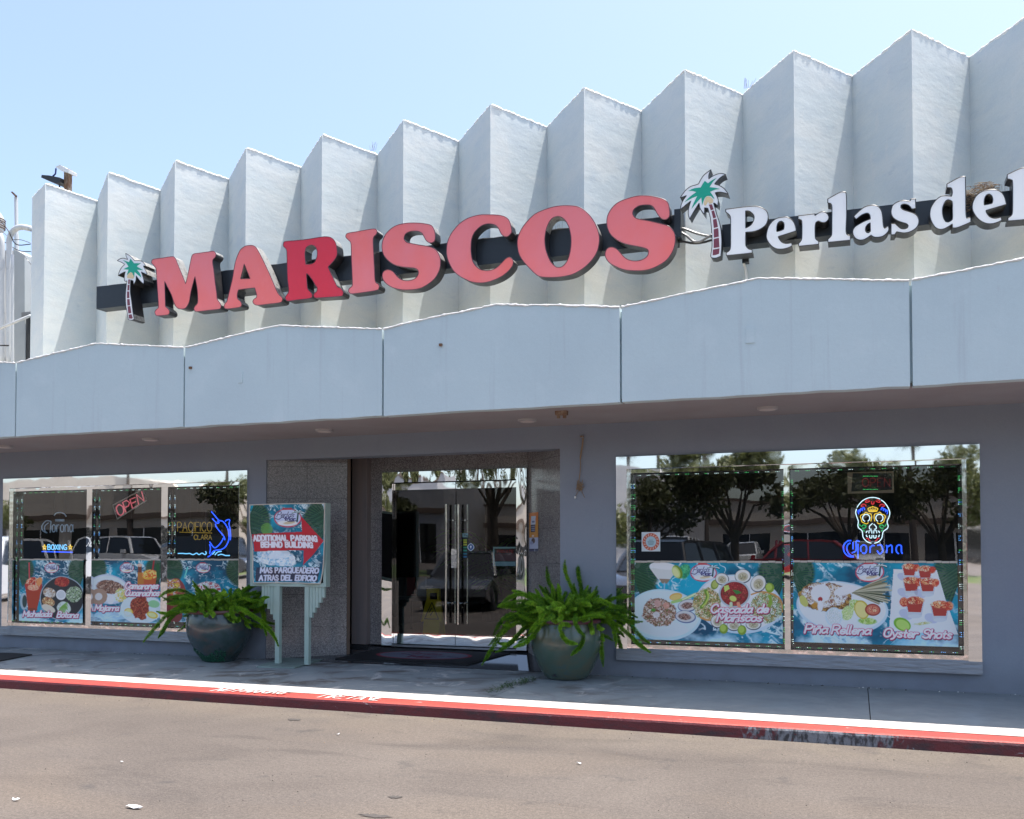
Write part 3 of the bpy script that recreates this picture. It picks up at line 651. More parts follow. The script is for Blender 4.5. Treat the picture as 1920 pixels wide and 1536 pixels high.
obj('metal_pilaster', MB().box(plx0, plx1, YB-.1, YB+.05, FZ+.006, CZ), mat('taupe_metal_cladding', (.22, .185, .175), .45, vary=(3, (.18, .16, .16), .4, .7, (4, 1, .3)), bump=(30, .1, .004, (3, 1, .1))), BL)
obj('plinth', MB().box(-6.9, plx1+.01, YB-.08, YB+.05, .1, FZ), 'floor_stone', BL)
# door frame pixel bounds on plane YD
YD = YB-.06
fx0, fx1 = at(716, 1000, YD).x, at(987, 1000, YD).x; fz1 = at(850, 882, YD).z
gx0, gx1 = at(735, 1000, YD).x, at(968, 1000, YD).x; gz1 = at(850, 902, YD).z
slabwall((plx1-.02, YB), (fx0, YB), FZ, CZ, 1, .405, 3); slabwall((fx0, YB), (fx1, YB), fz1, CZ, 3, .24, 4); slabwall((fx1, YB), (RGX+.03, YB), FZ-.1, CZ, 1, .405, 5)
fr = MB(); fr.box(fx0, gx0, YD, YB+.12, FZ, gz1); fr.box(gx1, fx1, YD, YB+.12, FZ, gz1); fr.box(fx0, fx1, YD, YB+.12, gz1, fz1)
df = obj('door_frame', fr, 'mirror_wavy', BL)
obj('threshold', MB().box(gx0, gx1, YD-.0, YB+.1, FZ-.01, FZ+.012), 'brushed', df)
gm = at(851.5, 1000, YD).x; YG = YB+.0
def door(x0, x1, name_off, hx_out, hx_in):
    d = obj('glass_door', MB().box(x0+.004, x1-.004, YG, YG+.012, FZ+.13, gz1-.09), 'door_glass', BL)
    obj('top_rail', MB().box(x0+.004, x1-.004, YG-.018, YG+.03, gz1-.095, gz1-.012), 'mirror', d)
    obj('bottom_rail', MB().box(x0+.004, x1-.004, YG-.018, YG+.03, FZ+.025, FZ+.15), 'mirror', d)
    zt, zb = at(850, 946, YG).z, at(850, 1170, YG).z
    for hx, hy, nm in ((hx_out, YG-.07, 0), (hx_in, YG+.09, 1)):
        h = obj('pull_handle', MB().tube([(hx, hy, zb), (hx, hy, zt)], .0165 if nm == 0 else .014, 12), 'tube_steel', d, smooth=True)
        for zz in (zb+.26, zt-.2): obj('standoff', MB().tube([(hx, hy, zz), (hx, YG+.006, zz)], .011, 8), 'tube_steel', h)
    return d
h1, h2, h3, h4 = (at(v, 1000, YG-.07).x for v in (836.5, 847, 859.5, 870))
dl = door(gx0, gm, 0, h1, h2-.02); dr = door(gm, gx1, 1, h3, h4-.02)
p = at(852, 1047, YG); obj('lock_box', MB().box(p.x-.035, p.x+.04, YG-.02, YG+.035, p.z-.12, p.z+.12), 'tube_steel', dr)
# door stickers
st = Print(40, 100, ((1000, 780), (1065, 780), (1065, 1060), (1000, 1060))); st.I[:] = lin(14, 30, 34)
st.poly([(1000, 780), (1065, 780), (1065, 825), (1000, 825)], (120, 160, 165)); st.text('Pay', 1022, 815, 22, 4, (40, 50, 60))
for yy, c in ((848, (150, 170, 60)), (872, (190, 195, 50)), (898, (170, 180, 60)), (930, (40, 140, 110)), (965, (30, 150, 130)), (1000, (25, 120, 150)), (1035, (20, 110, 160))): st.poly([(1012, yy), (1052, yy), (1052, yy+18), (1012, yy+18)], c)
def flat(pr, name, c0, c1, Y, parent=None, loc=None, mat_='print', bulge=0):
    """print on an upright rectangle; c0,c1 = photo pixels of the top-left and bottom-right corners on plane Y"""
    a, c = at(*c0, Y), at(*c1, Y)
    return pr.build(name, lambda U, V: (a.x+(c.x-a.x)*U, Y+bulge*np.sin(U*3.1)*np.sin(V*3.1)+0*U, a.z+(c.z-a.z)*V), parent, mat_, loc=loc)
tag(flat(st, 'sticker_strip', (867, 1000), (877.5, 1047), YG-.003, loc=at(872, 1047, YG)), 'column of small payment stickers on the right glass door', 'sticker')
st = Print(40, 40, ((0, 0), (1, 0), (1, 1), (0, 1)));  st.I[:] = lin(10, 16, 20); st.ell(.5, .5, .49, .49, 0, (190, 205, 220)); st.ell(.5, .5, .36, .36, 0, (40, 90, 150)); st.poly([(.36, .4), (.5, .3), (.64, .4), (.5, .72)], (225, 232, 240))
def disc_trim(o): return o
a, c = at(876, 1018, YG-.004), at(889.5, 1034, YG-.004)
tag(st.build('round_sticker', lambda U, V: (((a.x+c.x)/2)+(U-.5)*(c.x-a.x)*np.sqrt(np.clip(1-(V*2-1)**2*.98, .02, 1)), YG-.004+0*U, a.z+(c.z-a.z)*V), None, 'print', loc=a), 'round blue and white sticker on the right glass door', 'sticker')
st = Print(70, 60, ((1340, 930), (1615, 930), (1615, 1140), (1340, 1140))); st.I[:] = lin(30, 40, 44); st.poly([(1345, 935), (1615, 935), (1615, 1140), (1345, 1140)], (150, 185, 185)); st.poly([(1358, 950), (1615, 950), (1615, 1140), (1358, 1140)], (44, 36, 40))
st.poly([(1375, 960), (1600, 960), (1600, 1000), (1375, 1000)], (60, 14, 18)); st.text('PRIVATE', 1395, 998, 30, 7, (170, 40, 44), 190); st.poly([(1368, 1008), (1615, 1008), (1615, 1085), (1368, 1085)], (110, 70, 78)); st.poly([(1368, 1090), (1615, 1090), (1615, 1135), (1368, 1135)], (140, 175, 185))
tag(flat(st, 'notice_sign', (924, 1025), (967, 1062), YG+.02, loc=at(945, 1062, YG+.02)), 'framed red and white notice hung inside the right glass door', 'sign')
# door mat with faded red badge
mt = Print(150, 120, ((0, 0), (150, 0), (150, 120), (0, 120))); mt.I[:] = lin(26, 29, 33)
mt.I *= (.7+.6*vnoise(mt.X, mt.Y, .3, 5, 3))[..., None]
mt.ell(75, 57, 56, 41, 0, (130, 40, 54)); mt.ell(75, 57, 52, 37, 0, (92, 96, 112)); mt.stroke(crs([(30, 62), (52, 54), (70, 68), (96, 60), (120, 66)], False, 5, 200), 3, (40, 34, 60)); mt.text('Perlas', 46, 52, 22, 2.6, (92, 30, 52), 46, .3); mt.text('Mar', 66, 82, 18, 4, (92, 30, 52), 30); mt.stroke([(104, 76), (103, 44)], 3, (90, 98, 110))
for i in range(7): mt.stroke([(103, 44), (103+15*math.cos(i*.5-3.1), 38+10*math.sin(i*.5-3.1))], 2.5, (96, 104, 116))
MAT = thing('door_mat', 'black entrance mat with faded red badge in front of the glass doors', 'mat', (-5.1, 10.4, .13))
def ramp_z(y): return .103+(FZ-.103)*(y-10.0)/(YB+.1-10.0)
mq = [(at(628, 1238, 10.1).x, 10.10), (at(877, 1250, 10.1).x, 10.10), (at(957, 1219, 10.64).x, 10.64), (at(716, 1213, 10.64).x, 10.64)]
def mat_pt(U, V, dz):
    (ax, ay), (bx_, by), (cx, cy), (dx, dy) = mq; V1 = 1-V; X = (ax*(1-U)+bx_*U)*(1-V1)+(dx*(1-U)+cx*U)*V1; Y = (ay*(1-U)+by*U)*(1-V1)+(dy*(1-U)+cy*U)*V1; return X, Y, .103+(FZ-.103)*(Y-10.0)/(YB+.1-10.0)+dz
obj('rubber_border', MB().hexa([Vector((x, y, ramp_z(y)+.012)) for x, y in mq], [Vector((x, y, ramp_z(y)+.001)) for x, y in mq]), 'rubber_mat', MAT)
mt.build('carpet_face', lambda U, V: mat_pt(.03+.94*U, .04+.92*V, .0155), MAT, 'print_matte')

# ---------------------------------------------------------------- interior
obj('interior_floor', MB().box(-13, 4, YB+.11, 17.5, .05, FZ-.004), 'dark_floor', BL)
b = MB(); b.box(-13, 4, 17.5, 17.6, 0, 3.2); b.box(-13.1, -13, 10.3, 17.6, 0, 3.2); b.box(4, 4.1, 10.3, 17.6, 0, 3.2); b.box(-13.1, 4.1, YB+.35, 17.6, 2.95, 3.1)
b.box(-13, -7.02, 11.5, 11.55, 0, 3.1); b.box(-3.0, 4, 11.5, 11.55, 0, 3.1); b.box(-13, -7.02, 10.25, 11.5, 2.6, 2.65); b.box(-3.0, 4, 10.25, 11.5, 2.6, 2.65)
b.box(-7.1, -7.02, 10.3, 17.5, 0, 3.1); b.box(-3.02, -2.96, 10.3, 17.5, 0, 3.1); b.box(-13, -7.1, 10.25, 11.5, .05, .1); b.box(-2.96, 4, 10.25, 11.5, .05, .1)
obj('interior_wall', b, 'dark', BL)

# ================================================================ WINDOWS (frame > panes, mullions)
YGW = YW+.10
def window(x0, x1, mull, lab):
    """mull = list of (left,right) x of the mullions"""
    tt, ts = .135, .118
    f = MB()
    f.box(x0, x1, YW-.028, YW+.03, ZT-tt, ZT)                               # head trim
    f.box(x0, x0+ts, YW-.027, YW+.03, ZB+.12, ZT-tt); f.box(x1-ts, x1, YW-.027, YW+.03, ZB+.12, ZT-tt)
    o = obj('window', f, 'mirror_trim', BL, label=lab)
    obj('sill', MB().hexa([(x0, YW-.055, ZB), (x1, YW-.055, ZB), (x1, YW-.04, ZB+.118), (x0, YW-.04, ZB+.118)], [(x0, YW+.12, ZB), (x1, YW+.12, ZB), (x1, YW+.12, ZB+.135), (x0, YW+.12, ZB+.135)]), 'brushed', o)
    a, c = x0+ts, x1-ts; zb, zt = ZB+.118, ZT-tt
    for q in (a, c):   # jamb tubes
        sgn = 1 if q == a else -1
        obj('jamb', MB().box(min(q, q+sgn*.035), max(q, q+sgn*.035), YW+.012, YGW+.05, zb, zt), 'tube_steel', o)
    obj('head_rail', MB().box(a+.035, c-.035, YW+.022, YGW+.05, zt-.045, zt), 'mirror', o)
    obj('bottom_rail', MB().box(a+.035, c-.035, YW+.02, YGW+.05, zb, zb+.05), 'tube_steel', o)
    for l, r in mull: obj('mullion', MB().box(l, r, YW+.03, YGW+.05, zb+.05, zt-.045), 'mirror', o)
    ed = [a+.035]+[v for m in mull for v in m]+[c-.035]
    for l, r in zip(ed[0::2], ed[1::2]):
        obj('glass_pane', MB().box(l+.001, r-.001, YGW, YGW+.008, zb+.051, zt-.046), 'glass', o)
    return o, [(l, r) for l, r in zip(ed[0::2], ed[1::2])], zb+.05, zt-.045
mu = [(at(1470, 1000, YW+.03).x, at(1481, 1000, YW+.03).x)]
winR, panR, zb_, zt_ = window(WL[0], WL[1], mu, 'wide mirror-trimmed window of two large panes')
mu2 = [(at(162, 1000, YW+.03).x, at(172, 1000, YW+.03).x), (at(302, 1000, YW+.03).x, at(314, 1000, YW+.03).x)]
winL, panL, _, _ = window(LL[0], LL[1], mu2, 'mirror-trimmed window of three panes')
# strings of small coloured window lights just inside the glass
led_m = [emit('led_green', (.12, 1, .25), .9), emit('led_blue', (.15, .45, 1), 1.9), emit('led_white', (.8, 1, .95), 1.6), emit('led_dark_green', (.05, .5, .2), .5)]
def led_string(name, x0, x1, z0, z1, seed, lab):
    rs = random.Random(seed); t = thing(name, lab, 'light string', ((x0+x1)/2, YGW+.02, z0)); y = YGW+.022
    w_ = MB()
    for xa, xb, za, zb2 in ((x0, x0+.022, z0, z1), (x1-.022, x1, z0, z1), (x0, x1, z1-.022, z1), (x0, x1, z0, z0+.022)): w_.box(xa, xb, y+.004, y+.01, za, zb2)
    obj('strip', w_, 'blacktrim', t)
    m = MB(); r = .0032
    def dot(x, z, k): m.add([(x-r, y, z), (x, y-.003, z-r), (x+r, y, z), (x, y-.003, z+r), (x, y-.006, z)], [(0, 1, 4), (1, 2, 4), (2, 3, 4), (3, 0, 4)], k)
    x = x0+.05
    while x < x1-.06:
        k = rs.choice([0, 0, 0, 3, 2])
        for j in range(3):
            dot(x+j*.016, z1-.011, k if rs.random() < .8 else 2); dot(x+j*.016+rs.uniform(-.002, .002), z0+.011, rs.choice([0, 0, 1, 2]))
        x += .105
    z = z0+.05
    while z < z1-.06:
        k = rs.choice([0, 0, 1, 2])
        for j in range(3):
            for xx in (x0+.006, x0+.018, x1-.018, x1-.006):
                if rs.random() < .8: dot(xx, z+j*.02, k if rs.random() < .7 else rs.choice([0, 1, 2]))
        z += .118
    obj('led', m, led_m, t, kind='stuff')
labs = ['string of tiny green and blue lights round the left pane of the right window', 'string of tiny green lights round the skull neon pane of the right window',
        'string of tiny green lights round the boxing neon pane', 'string of tiny green lights round the pane with the tilted open sign', 'string of tiny green lights round the pane with the blue fish neon']
for i, (l, r) in enumerate(panR): led_string('led_string', l+.004, r-.004, zb_+.006, zt_-.006, i, labs[i])
for i, (l, r) in enumerate(panL): led_string('led_string', l+.03, r-.01, zb_+.006, zt_-.006, 5+i, labs[2+i])
M['blind'] = M['dark']

# ---------------------------------------------------------------- window banners
YBN = YGW-.014
def banner(pr, c0, c1, lab, hem=True):
    a, c = at(*c0, YBN), at(*c1, YBN); pr.gain = 1.22; t = thing('window_banner', lab, 'banner', ((a.x+c.x)/2, YBN, c.z), 'food banners standing in the restaurant windows')
    ph = c0[0]*.1
    pr.build('printed_sheet', lambda U, V: (a.x+(c.x-a.x)*U, YBN+.006*np.sin(U*9+ph)*np.sin(V*2.8+.2), a.z+(c.z-a.z)*V+.004*np.sin(U*17+ph)*(1-V)), t)
    m = MB(); n = 22
    for k in range(n):
        x0, x1 = a.x+(c.x-a.x)*k/n, a.x+(c.x-a.x)*(k+1)/n; dz = R_.uniform(-.003, .003)
        m.box(x0+.002, x1-.001, YBN-.008, YBN+.008, a.z-.004+dz, a.z+.016+dz)
    obj('rolled_hem', m, mat('cream_hem', (.60, .55, .48), .7) if 'hem' not in M else M['hem'], t)
    return t
M['hem'] = mat('cream_banner_hem', (.58, .53, .46), .7)
# --- banner 1: plates, cocktail and oysters (drawn in 6x sketch units)
P = Print(330, 190, ((66, 128), (1712, 122), (1712, 1076), (66, 1018))); P.sea(11)
P.fronds(1, 40, 250, 330, 1); P.fronds(-1, 1760, 260, 330, 2); P.poly([(66, 180), (200, 280), (330, 440), (66, 480)], (28, 74, 48), .75); P.cloud(930, 4)
for i in range(14): P.stroke([(60, 200+i*18), (330-i*8, 330+i*12)], 5, (70, 120, 80) if i % 2 else (14, 50, 30), .5)
P.speck(640, 230, 70, 100, 20, [(60, 170, 120), (90, 190, 130), (40, 140, 100)], 22, 3)
P.ell(400, 190, 162, 62, 3, (222, 236, 244)); P.poly([(240, 200), (560, 210), (470, 330), (430, 365), (380, 365), (330, 320)], (214, 216, 212)); P.poly([(350, 320), (480, 320), (440, 372), (380, 372)], (150, 130, 110)); P.stroke([(412, 370), (408, 440)], 14, (150, 190, 210)); P.ell(400, 172, 150, 40, 3, (238, 246, 250))
P.ell(560, 235, 52, 84, -25, (120, 150, 40)); P.ell(545, 240, 42, 72, -25, (200, 214, 130)); P.ell(540, 242, 30, 56, -25, (222, 228, 160))
P.logo(855, 250, 2.4)
P.ell(400, 740, 430, 298, 4, (196, 222, 238)); P.ell(400, 730, 405, 272, 4, (212, 234, 246)); P.ell(1240, 610, 470, 345, 8, (200, 216, 226)); P.ell(1240, 600, 440, 320, 8, (226, 236, 240))
P.ell(380, 890, 300, 90, 5, (222, 240, 250), .6)
P.speck(350, 715, 212, 165, 12, [(150, 105, 85), (190, 160, 140), (215, 200, 190), (120, 75, 60), (170, 120, 100), (226, 214, 204), (140, 95, 60), (110, 120, 70)], 17, 20, rag=.16)
P.ell(315, 740, 40, 36, 0, (228, 224, 222), .8); P.ell(330, 610, 40, 44, 0, (215, 170, 160), .8); P.ell(430, 630, 36, 40, 0, (220, 160, 140), .8); P.ell(280, 685, 25, 20, 0, (90, 150, 60))
P.ell(540, 525, 76, 42, -12, (230, 180, 90)); P.ell(538, 530, 62, 30, -12, (240, 200, 120)); P.stroke([(500, 590), (620, 560), (760, 500)], 34, (170, 205, 120)); P.stroke([(620, 560), (770, 490)], 16, (220, 235, 190))
for cx, cy, a_ in ((680, 630, -8), (650, 760, 6)):
    P.ell(cx, cy, 118, 74, a_, (90, 110, 150)); P.ell(cx-3, cy-4, 108, 64, a_, (212, 210, 208)); P.speck(cx-12, cy, 80, 44, a_, [(120, 80, 70), (160, 120, 105), (190, 160, 150), (90, 60, 50)], 13, 31)
P.speck(890, 610, 160, 190, 10, [(190, 180, 120), (140, 150, 80), (225, 222, 200), (170, 120, 80), (110, 120, 60), (200, 170, 110)], 17, 8); P.speck(1540, 650, 175, 190, 0, [(205, 214, 180), (120, 150, 80), (235, 236, 220), (160, 170, 120), (190, 140, 90), (90, 120, 60)], 17, 9)
P.stroke(crs([(1380, 500), (1480, 470), (1600, 490), (1690, 560), (1712, 700)], False, 5, 200), 18, (205, 150, 80)); P.stroke(crs([(820, 770), (900, 800), (1000, 790)], False, 5, 200), 20, (205, 150, 80))
P.stroke(crs([(880, 460), (900, 530), (870, 600), (830, 650)], False, 6, 200), 38, (110, 150, 50)); P.stroke(crs([(895, 470), (908, 530), (880, 600), (842, 640)], False, 6, 200), 18, (190, 205, 100)); P.stroke(crs([(1575, 520), (1585, 590), (1550, 670)], False, 6, 200), 34, (140, 170, 60))
P.ell(980, 385, 42, 60, 20, (130, 150, 60)); P.ell(985, 380, 30, 46, 20, (180, 190, 100))
for cx, cy, rx, ry, a_ in ((1062, 320, 76, 72, 10), (1288, 285, 88, 82, 0), (1455, 375, 84, 102, 18), (1010, 815, 78, 78, 0), (1190, 860, 80, 66, 0), (1400, 850, 84, 66, 0)):
    P.ell(cx, cy, rx, ry, a_, (60, 70, 84)); P.ell(cx-2, cy-4, rx-7, ry-8, a_, (226, 224, 216)); P.ell(cx, cy+4, rx*.62, ry*.62, a_, (196, 188, 160)); P.speck(cx, cy+6, rx*.45, ry*.45, a_, [(150, 140, 100), (190, 180, 140), (120, 110, 80), (215, 208, 180)], 13, int(cx))
P.ell(1195, 490, 172, 162, 0, (186, 196, 200)); P.ell(1195, 490, 152, 142, 0, (120, 30, 40)); P.speck(1195, 490, 146, 136, 0, [(150, 35, 45), (170, 50, 55), (120, 40, 40), (190, 80, 70), (90, 60, 40), (160, 40, 50)], 15, 40); P.poly([(1080, 400), (1130, 385), (1145, 430), (1090, 470)], (196, 214, 110)); P.poly([(1170, 440), (1240, 450), (1275, 480), (1215, 495)], (60, 130, 60)); P.ell(1180, 545, 40, 32, 30, (200, 214, 110)); P.stroke([(1158, 600), (1158, 650)], 34, (200, 216, 180)); P.stroke([(1235, 600), (1250, 650)], 36, (226, 150, 120))
for cx, cy in ((1075, 900), (1275, 915), (1575, 420)): P.ell(cx, cy, 48, 58, 0, (130, 160, 50)); P.ell(cx-6, cy-8, 32, 40, 0, (176, 200, 90))
P.script('Cascada de', 930, 712, 96, 620); P.script('Mariscos', 1000, 812, 92, 480)
banner(P, (1190, 1054), (1468, 1207.5), 'food banner with oysters and script words Cascada de Mariscos')
# --- banner 2: pineapple and shot glasses (5.647x sketch units)
P = Print(340, 190, ((40, 130), (1800, 140), (1808, 1090), (46, 1010))); P.sea(21); P.fronds(1, 20, 250, 280, 3); P.fronds(-1, 1840, 300, 330, 4); P.cloud(880, 24)
for i in range(16): P.stroke([(36, 330+i*14), (250-i*4, 420+i*20)], 5, (70, 120, 80) if i % 2 else (14, 50, 36), .6); P.stroke([(1805, 180+i*22), (1610+i*6, 330+i*14)], 5, (80, 125, 90) if i % 2 else (14, 50, 36), .6)
P.logo(885, 245, 2.5)
P.ell(580, 640, 505, 290, 8, (196, 216, 234)); P.ell(580, 630, 480, 265, 8, (222, 236, 248)); P.poly([(1140, 212), (1590, 225), (1680, 560), (1806, 950), (1090, 900)], (222, 234, 248))
for i in range(26):
    a_ = -.42+i*.036; L = R_.uniform(300, 420); P.stroke([(700, 470), (700+L*.55*math.cos(a_), 460+L*.55*math.sin(a_)), (700+L*math.cos(a_)+10, 440+L*math.sin(a_)+20)], R_.choice([9, 14, 18]), R_.choice([(96, 100, 70), (150, 142, 110), (60, 74, 50), (190, 186, 160)]))
P.speck(400, 520, 300, 172, 6, [(110, 70, 40), (170, 130, 70), (190, 150, 80), (90, 55, 35)], 20, 51); P.speck(400, 500, 262, 140, 6, [(225, 226, 224), (205, 195, 180), (150, 100, 80), (235, 236, 236), (190, 160, 110), (120, 70, 60), (230, 232, 232)], 16, 52); P.ell(350, 480, 110, 100, 0, (232, 238, 240), .9); P.ell(620, 445, 130, 50, -15, (236, 240, 246), .9); P.ell(345, 545, 26, 26, 0, (170, 50, 50)); P.ell(160, 560, 40, 70, -30, (196, 196, 110)); P.ell(285, 610, 40, 26, 0, (190, 140, 60)); P.ell(345, 620, 30, 60, 0, (236, 242, 246))
P.speck(760, 620, 120, 70, 30, [(170, 200, 100), (200, 220, 150), (140, 180, 80), (220, 232, 190)], 22, 54); P.speck(860, 790, 110, 44, 5, [(170, 200, 100), (200, 220, 150), (140, 180, 80)], 22, 55); P.speck(640, 700, 70, 90, 20, [(180, 205, 120), (210, 226, 170)], 22, 56)
P.ell(495, 740, 95, 105, 0, (206, 220, 230)); P.speck(495, 735, 86, 92, 0, [(226, 236, 242), (212, 224, 230), (232, 240, 244), (190, 205, 200)], 9, 57)
P.ell(800, 660, 78, 108, -20, (200, 180, 60)); P.ell(796, 662, 64, 94, -20, (226, 216, 140)); P.ell(918, 665, 84, 68, 10, (150, 50, 40)); P.ell(918, 665, 70, 54, 10, (200, 110, 90)); P.speck(918, 665, 56, 40, 10, [(210, 130, 100), (226, 190, 150), (190, 80, 70)], 14, 58)
for cx, cy, k in ((1305, 225, 1.0), (1470, 250, 1.0), (1325, 390, 1.15), (1495, 400, 1.1), (1360, 620, 1.3), (1620, 670, 1.25)):
    P.ell(cx-70*k, cy+75*k, 60*k, 40*k, 30, (150, 150, 180), .5)
    P.poly([(cx-80*k, cy-50*k), (cx+80*k, cy-50*k), (cx+55*k, cy+95*k), (cx-55*k, cy+95*k)], (196, 205, 214)); P.poly([(cx-70*k, cy-40*k), (cx+70*k, cy-40*k), (cx+50*k, cy+55*k), (cx-50*k, cy+55*k)], (176, 62, 54)); P.ell(cx, cy+92*k, 54*k, 18*k, 0, (206, 214, 220))
    P.speck(cx, cy-48*k, 84*k, 38*k, 0, [(200, 80, 60), (226, 170, 120), (236, 214, 180), (180, 50, 45), (214, 110, 70)], 16*k, int(cx)); P.speck(cx+(74 if k != 1.3 else -86)*k, cy-30*k, 40*k, 46*k, 0, [(200, 70, 50), (226, 150, 110), (190, 60, 45)], 18*k, int(cy))
P.ell(1230, 830, 70, 96, -60, (120, 180, 50)); P.ell(1235, 835, 52, 76, -60, (180, 215, 110)); P.speck(1440, 820, 110, 22, -5, [(180, 200, 130), (220, 228, 200), (200, 190, 120)], 14, 60)
P.script('Pi~a', 170, 910, 92, 250, .03); P.script('Rellena', 470, 925, 92, 420, .03); P.script('Oyster Shots', 1030, 965, 92, 700, .04)
banner(P, (1487, 1054), (1797, 1213.5), 'food banner with pineapple dish, shot glasses and words Pina Rellena Oyster Shots')
# --- three small banners of the left window (4.364x sketch units)
def small_sea(seed, x0, x1):
    P = Print(180, 170, ((x0, 90), (x1, 90), (x1, 608), (x0, 590))); P.sea(seed); P.fronds(1, x0-20, 170, 150, seed); P.fronds(-1, x1+20, 170, 150, seed+1); P.cloud(520, seed+3)
    for i in range(10): P.stroke([(x0-5, 150+i*22), (x0+90-i*4, 190+i*24)], 5, (60, 105, 70) if i % 2 else (14, 50, 34), .6); P.stroke([(x1+5, 150+i*14), (x1-90+i*4, 200+i*16)], 4, (60, 105, 70) if i % 2 else (14, 50, 34), .6)
    return P
P = small_sea(31, 72, 594); P.logo(338, 155, .95)
P.stroke([(152, 115), (158, 260)], 9, (214, 60, 80)); P.ell(115, 430, 34, 70, 0, (170, 190, 196)); P.ell(120, 430, 20, 52, 0, (40, 70, 70)); P.poly([(125, 310), (260, 310), (222, 500), (150, 500)], (176, 62, 40)); P.ell(190, 300, 70, 50, 0, (176, 50, 40)); P.speck(190, 280, 66, 48, 0, [(200, 60, 50), (226, 120, 80), (236, 200, 170), (180, 50, 40)], 14, 70); P.ell(238, 268, 22, 36, 15, (226, 150, 90)); P.ell(185, 500, 40, 14, 0, (140, 60, 40)); P.speck(190, 320, 50, 26, 0, [(240, 200, 160), (236, 120, 100)], 12, 71)
P.ell(425, 405, 182, 182, 0, (150, 170, 180)); P.ell(425, 405, 174, 174, 0, (32, 40, 48)); P.speck(425, 270, 66, 44, 0, [(170, 40, 40), (190, 80, 60), (140, 30, 30)], 12, 72); P.ell(418, 378, 42, 42, 0, (226, 230, 232)); P.ell(418, 376, 32, 30, 0, (208, 212, 214)); P.speck(525, 375, 66, 68, 0, [(120, 150, 110), (160, 180, 140), (60, 90, 60), (200, 210, 190)], 12, 73); P.speck(320, 360, 56, 44, 20, [(226, 220, 210), (200, 190, 180), (180, 150, 120)], 12, 74); P.speck(315, 435, 56, 40, 20, [(190, 140, 90), (226, 200, 150), (150, 80, 50)], 14, 75); P.ell(315, 490, 60, 28, 25, (222, 210, 190)); P.speck(440, 490, 60, 60, 0, [(214, 226, 220), (190, 205, 190)], 12, 76)
for i in range(5): P.stroke(crs([(400+i*12, 520), (420+i*10, 480), (470, 440+i*14)], False, 4, 200), 9, (120, 170, 70))
P.script('Michelada', 106, 556, 46, 232, 0, 1.1); P.script('Botana', 386, 562, 46, 168, .02, 1.1)
banner(P, (37, 1050), (155, 1168), 'small banner with red drink and seafood tray, words Michelada and Botana')
P = small_sea(41, 665, 1220); P.logo(952, 155, .95)
P.ell(800, 330, 172, 120, 8, (196, 206, 220)); P.ell(800, 326, 158, 106, 8, (216, 226, 236)); P.speck(815, 310, 118, 58, 8, [(150, 110, 90), (110, 70, 60), (190, 160, 140), (90, 60, 50)], 18, 80); P.ell(725, 390, 70, 66, 0, (170, 140, 120)); P.ell(725, 390, 30, 30, 0, (214, 210, 206)); P.ell(820, 412, 30, 40, 0, (226, 232, 238)); P.speck(905, 380, 56, 60, 0, [(226, 200, 100), (190, 205, 130), (236, 236, 220)], 16, 81)
P.stroke([(1056, 130), (1060, 200)], 30, (120, 60, 40)); P.ell(1056, 130, 20, 14, 0, (220, 190, 170)); P.poly([(1040, 190), (1090, 190), (1100, 290), (1040, 290)], (190, 120, 50)); P.stroke([(1170, 80), (1155, 190)], 12, (160, 40, 50)); P.poly([(1090, 190), (1195, 190), (1180, 290), (1090, 290)], (190, 90, 50)); P.speck(1135, 210, 64, 44, 0, [(236, 180, 60), (226, 100, 50), (240, 210, 120)], 18, 82); P.stroke([(1195, 130), (1200, 230)], 22, (30, 90, 50))
P.ell(1070, 490, 170, 120, 0, (214, 228, 236)); P.speck(1060, 480, 82, 96, 5, [(130, 45, 35), (170, 70, 50), (100, 30, 28), (190, 100, 70)], 16, 83, rag=.3); P.ell(1170, 450, 44, 30, 10, (150, 205, 150)); P.ell(968, 520, 38, 36, 0, (230, 190, 60)); P.ell(968, 516, 28, 26, 0, (240, 220, 150)); P.ell(1160, 540, 44, 28, 20, (230, 200, 70)); P.ell(1158, 540, 32, 18, 20, (240, 226, 160)); P.ell(850, 540, 160, 40, 0, (200, 232, 246), .7)
P.script('Mojarra', 694, 504, 48, 190, 0, 1.1); P.script('Camarones', 938, 325, 50, 258, 0, 1.1); P.script('Cucarachos', 938, 382, 50, 268, 0, 1.1)
banner(P, (172.5, 1050), (300, 1169), 'small banner with fried fish and shrimp, words Mojarra and Camarones Cucarachos')
P = small_sea(51, 1290, 1885); P.logo(1580, 155, .95)
P.stroke([(1450, 150), (1425, 230)], 12, (110, 210, 200)); P.ell(1350, 380, 90, 140, 0, (150, 60, 60)); P.speck(1330, 310, 60, 70, 0, [(226, 200, 90), (200, 90, 60), (236, 230, 220), (150, 50, 50)], 20, 90); P.ell(1350, 540, 60, 60, 0, (130, 60, 60)); P.speck(1620, 330, 110, 70, 0, [(236, 236, 230), (200, 90, 100), (226, 200, 190)], 18, 91); P.script('Mariscada', 1480, 480, 50, 240)
banner(P, (316, 1050), (451, 1170), 'small banner half hidden behind the left fern')

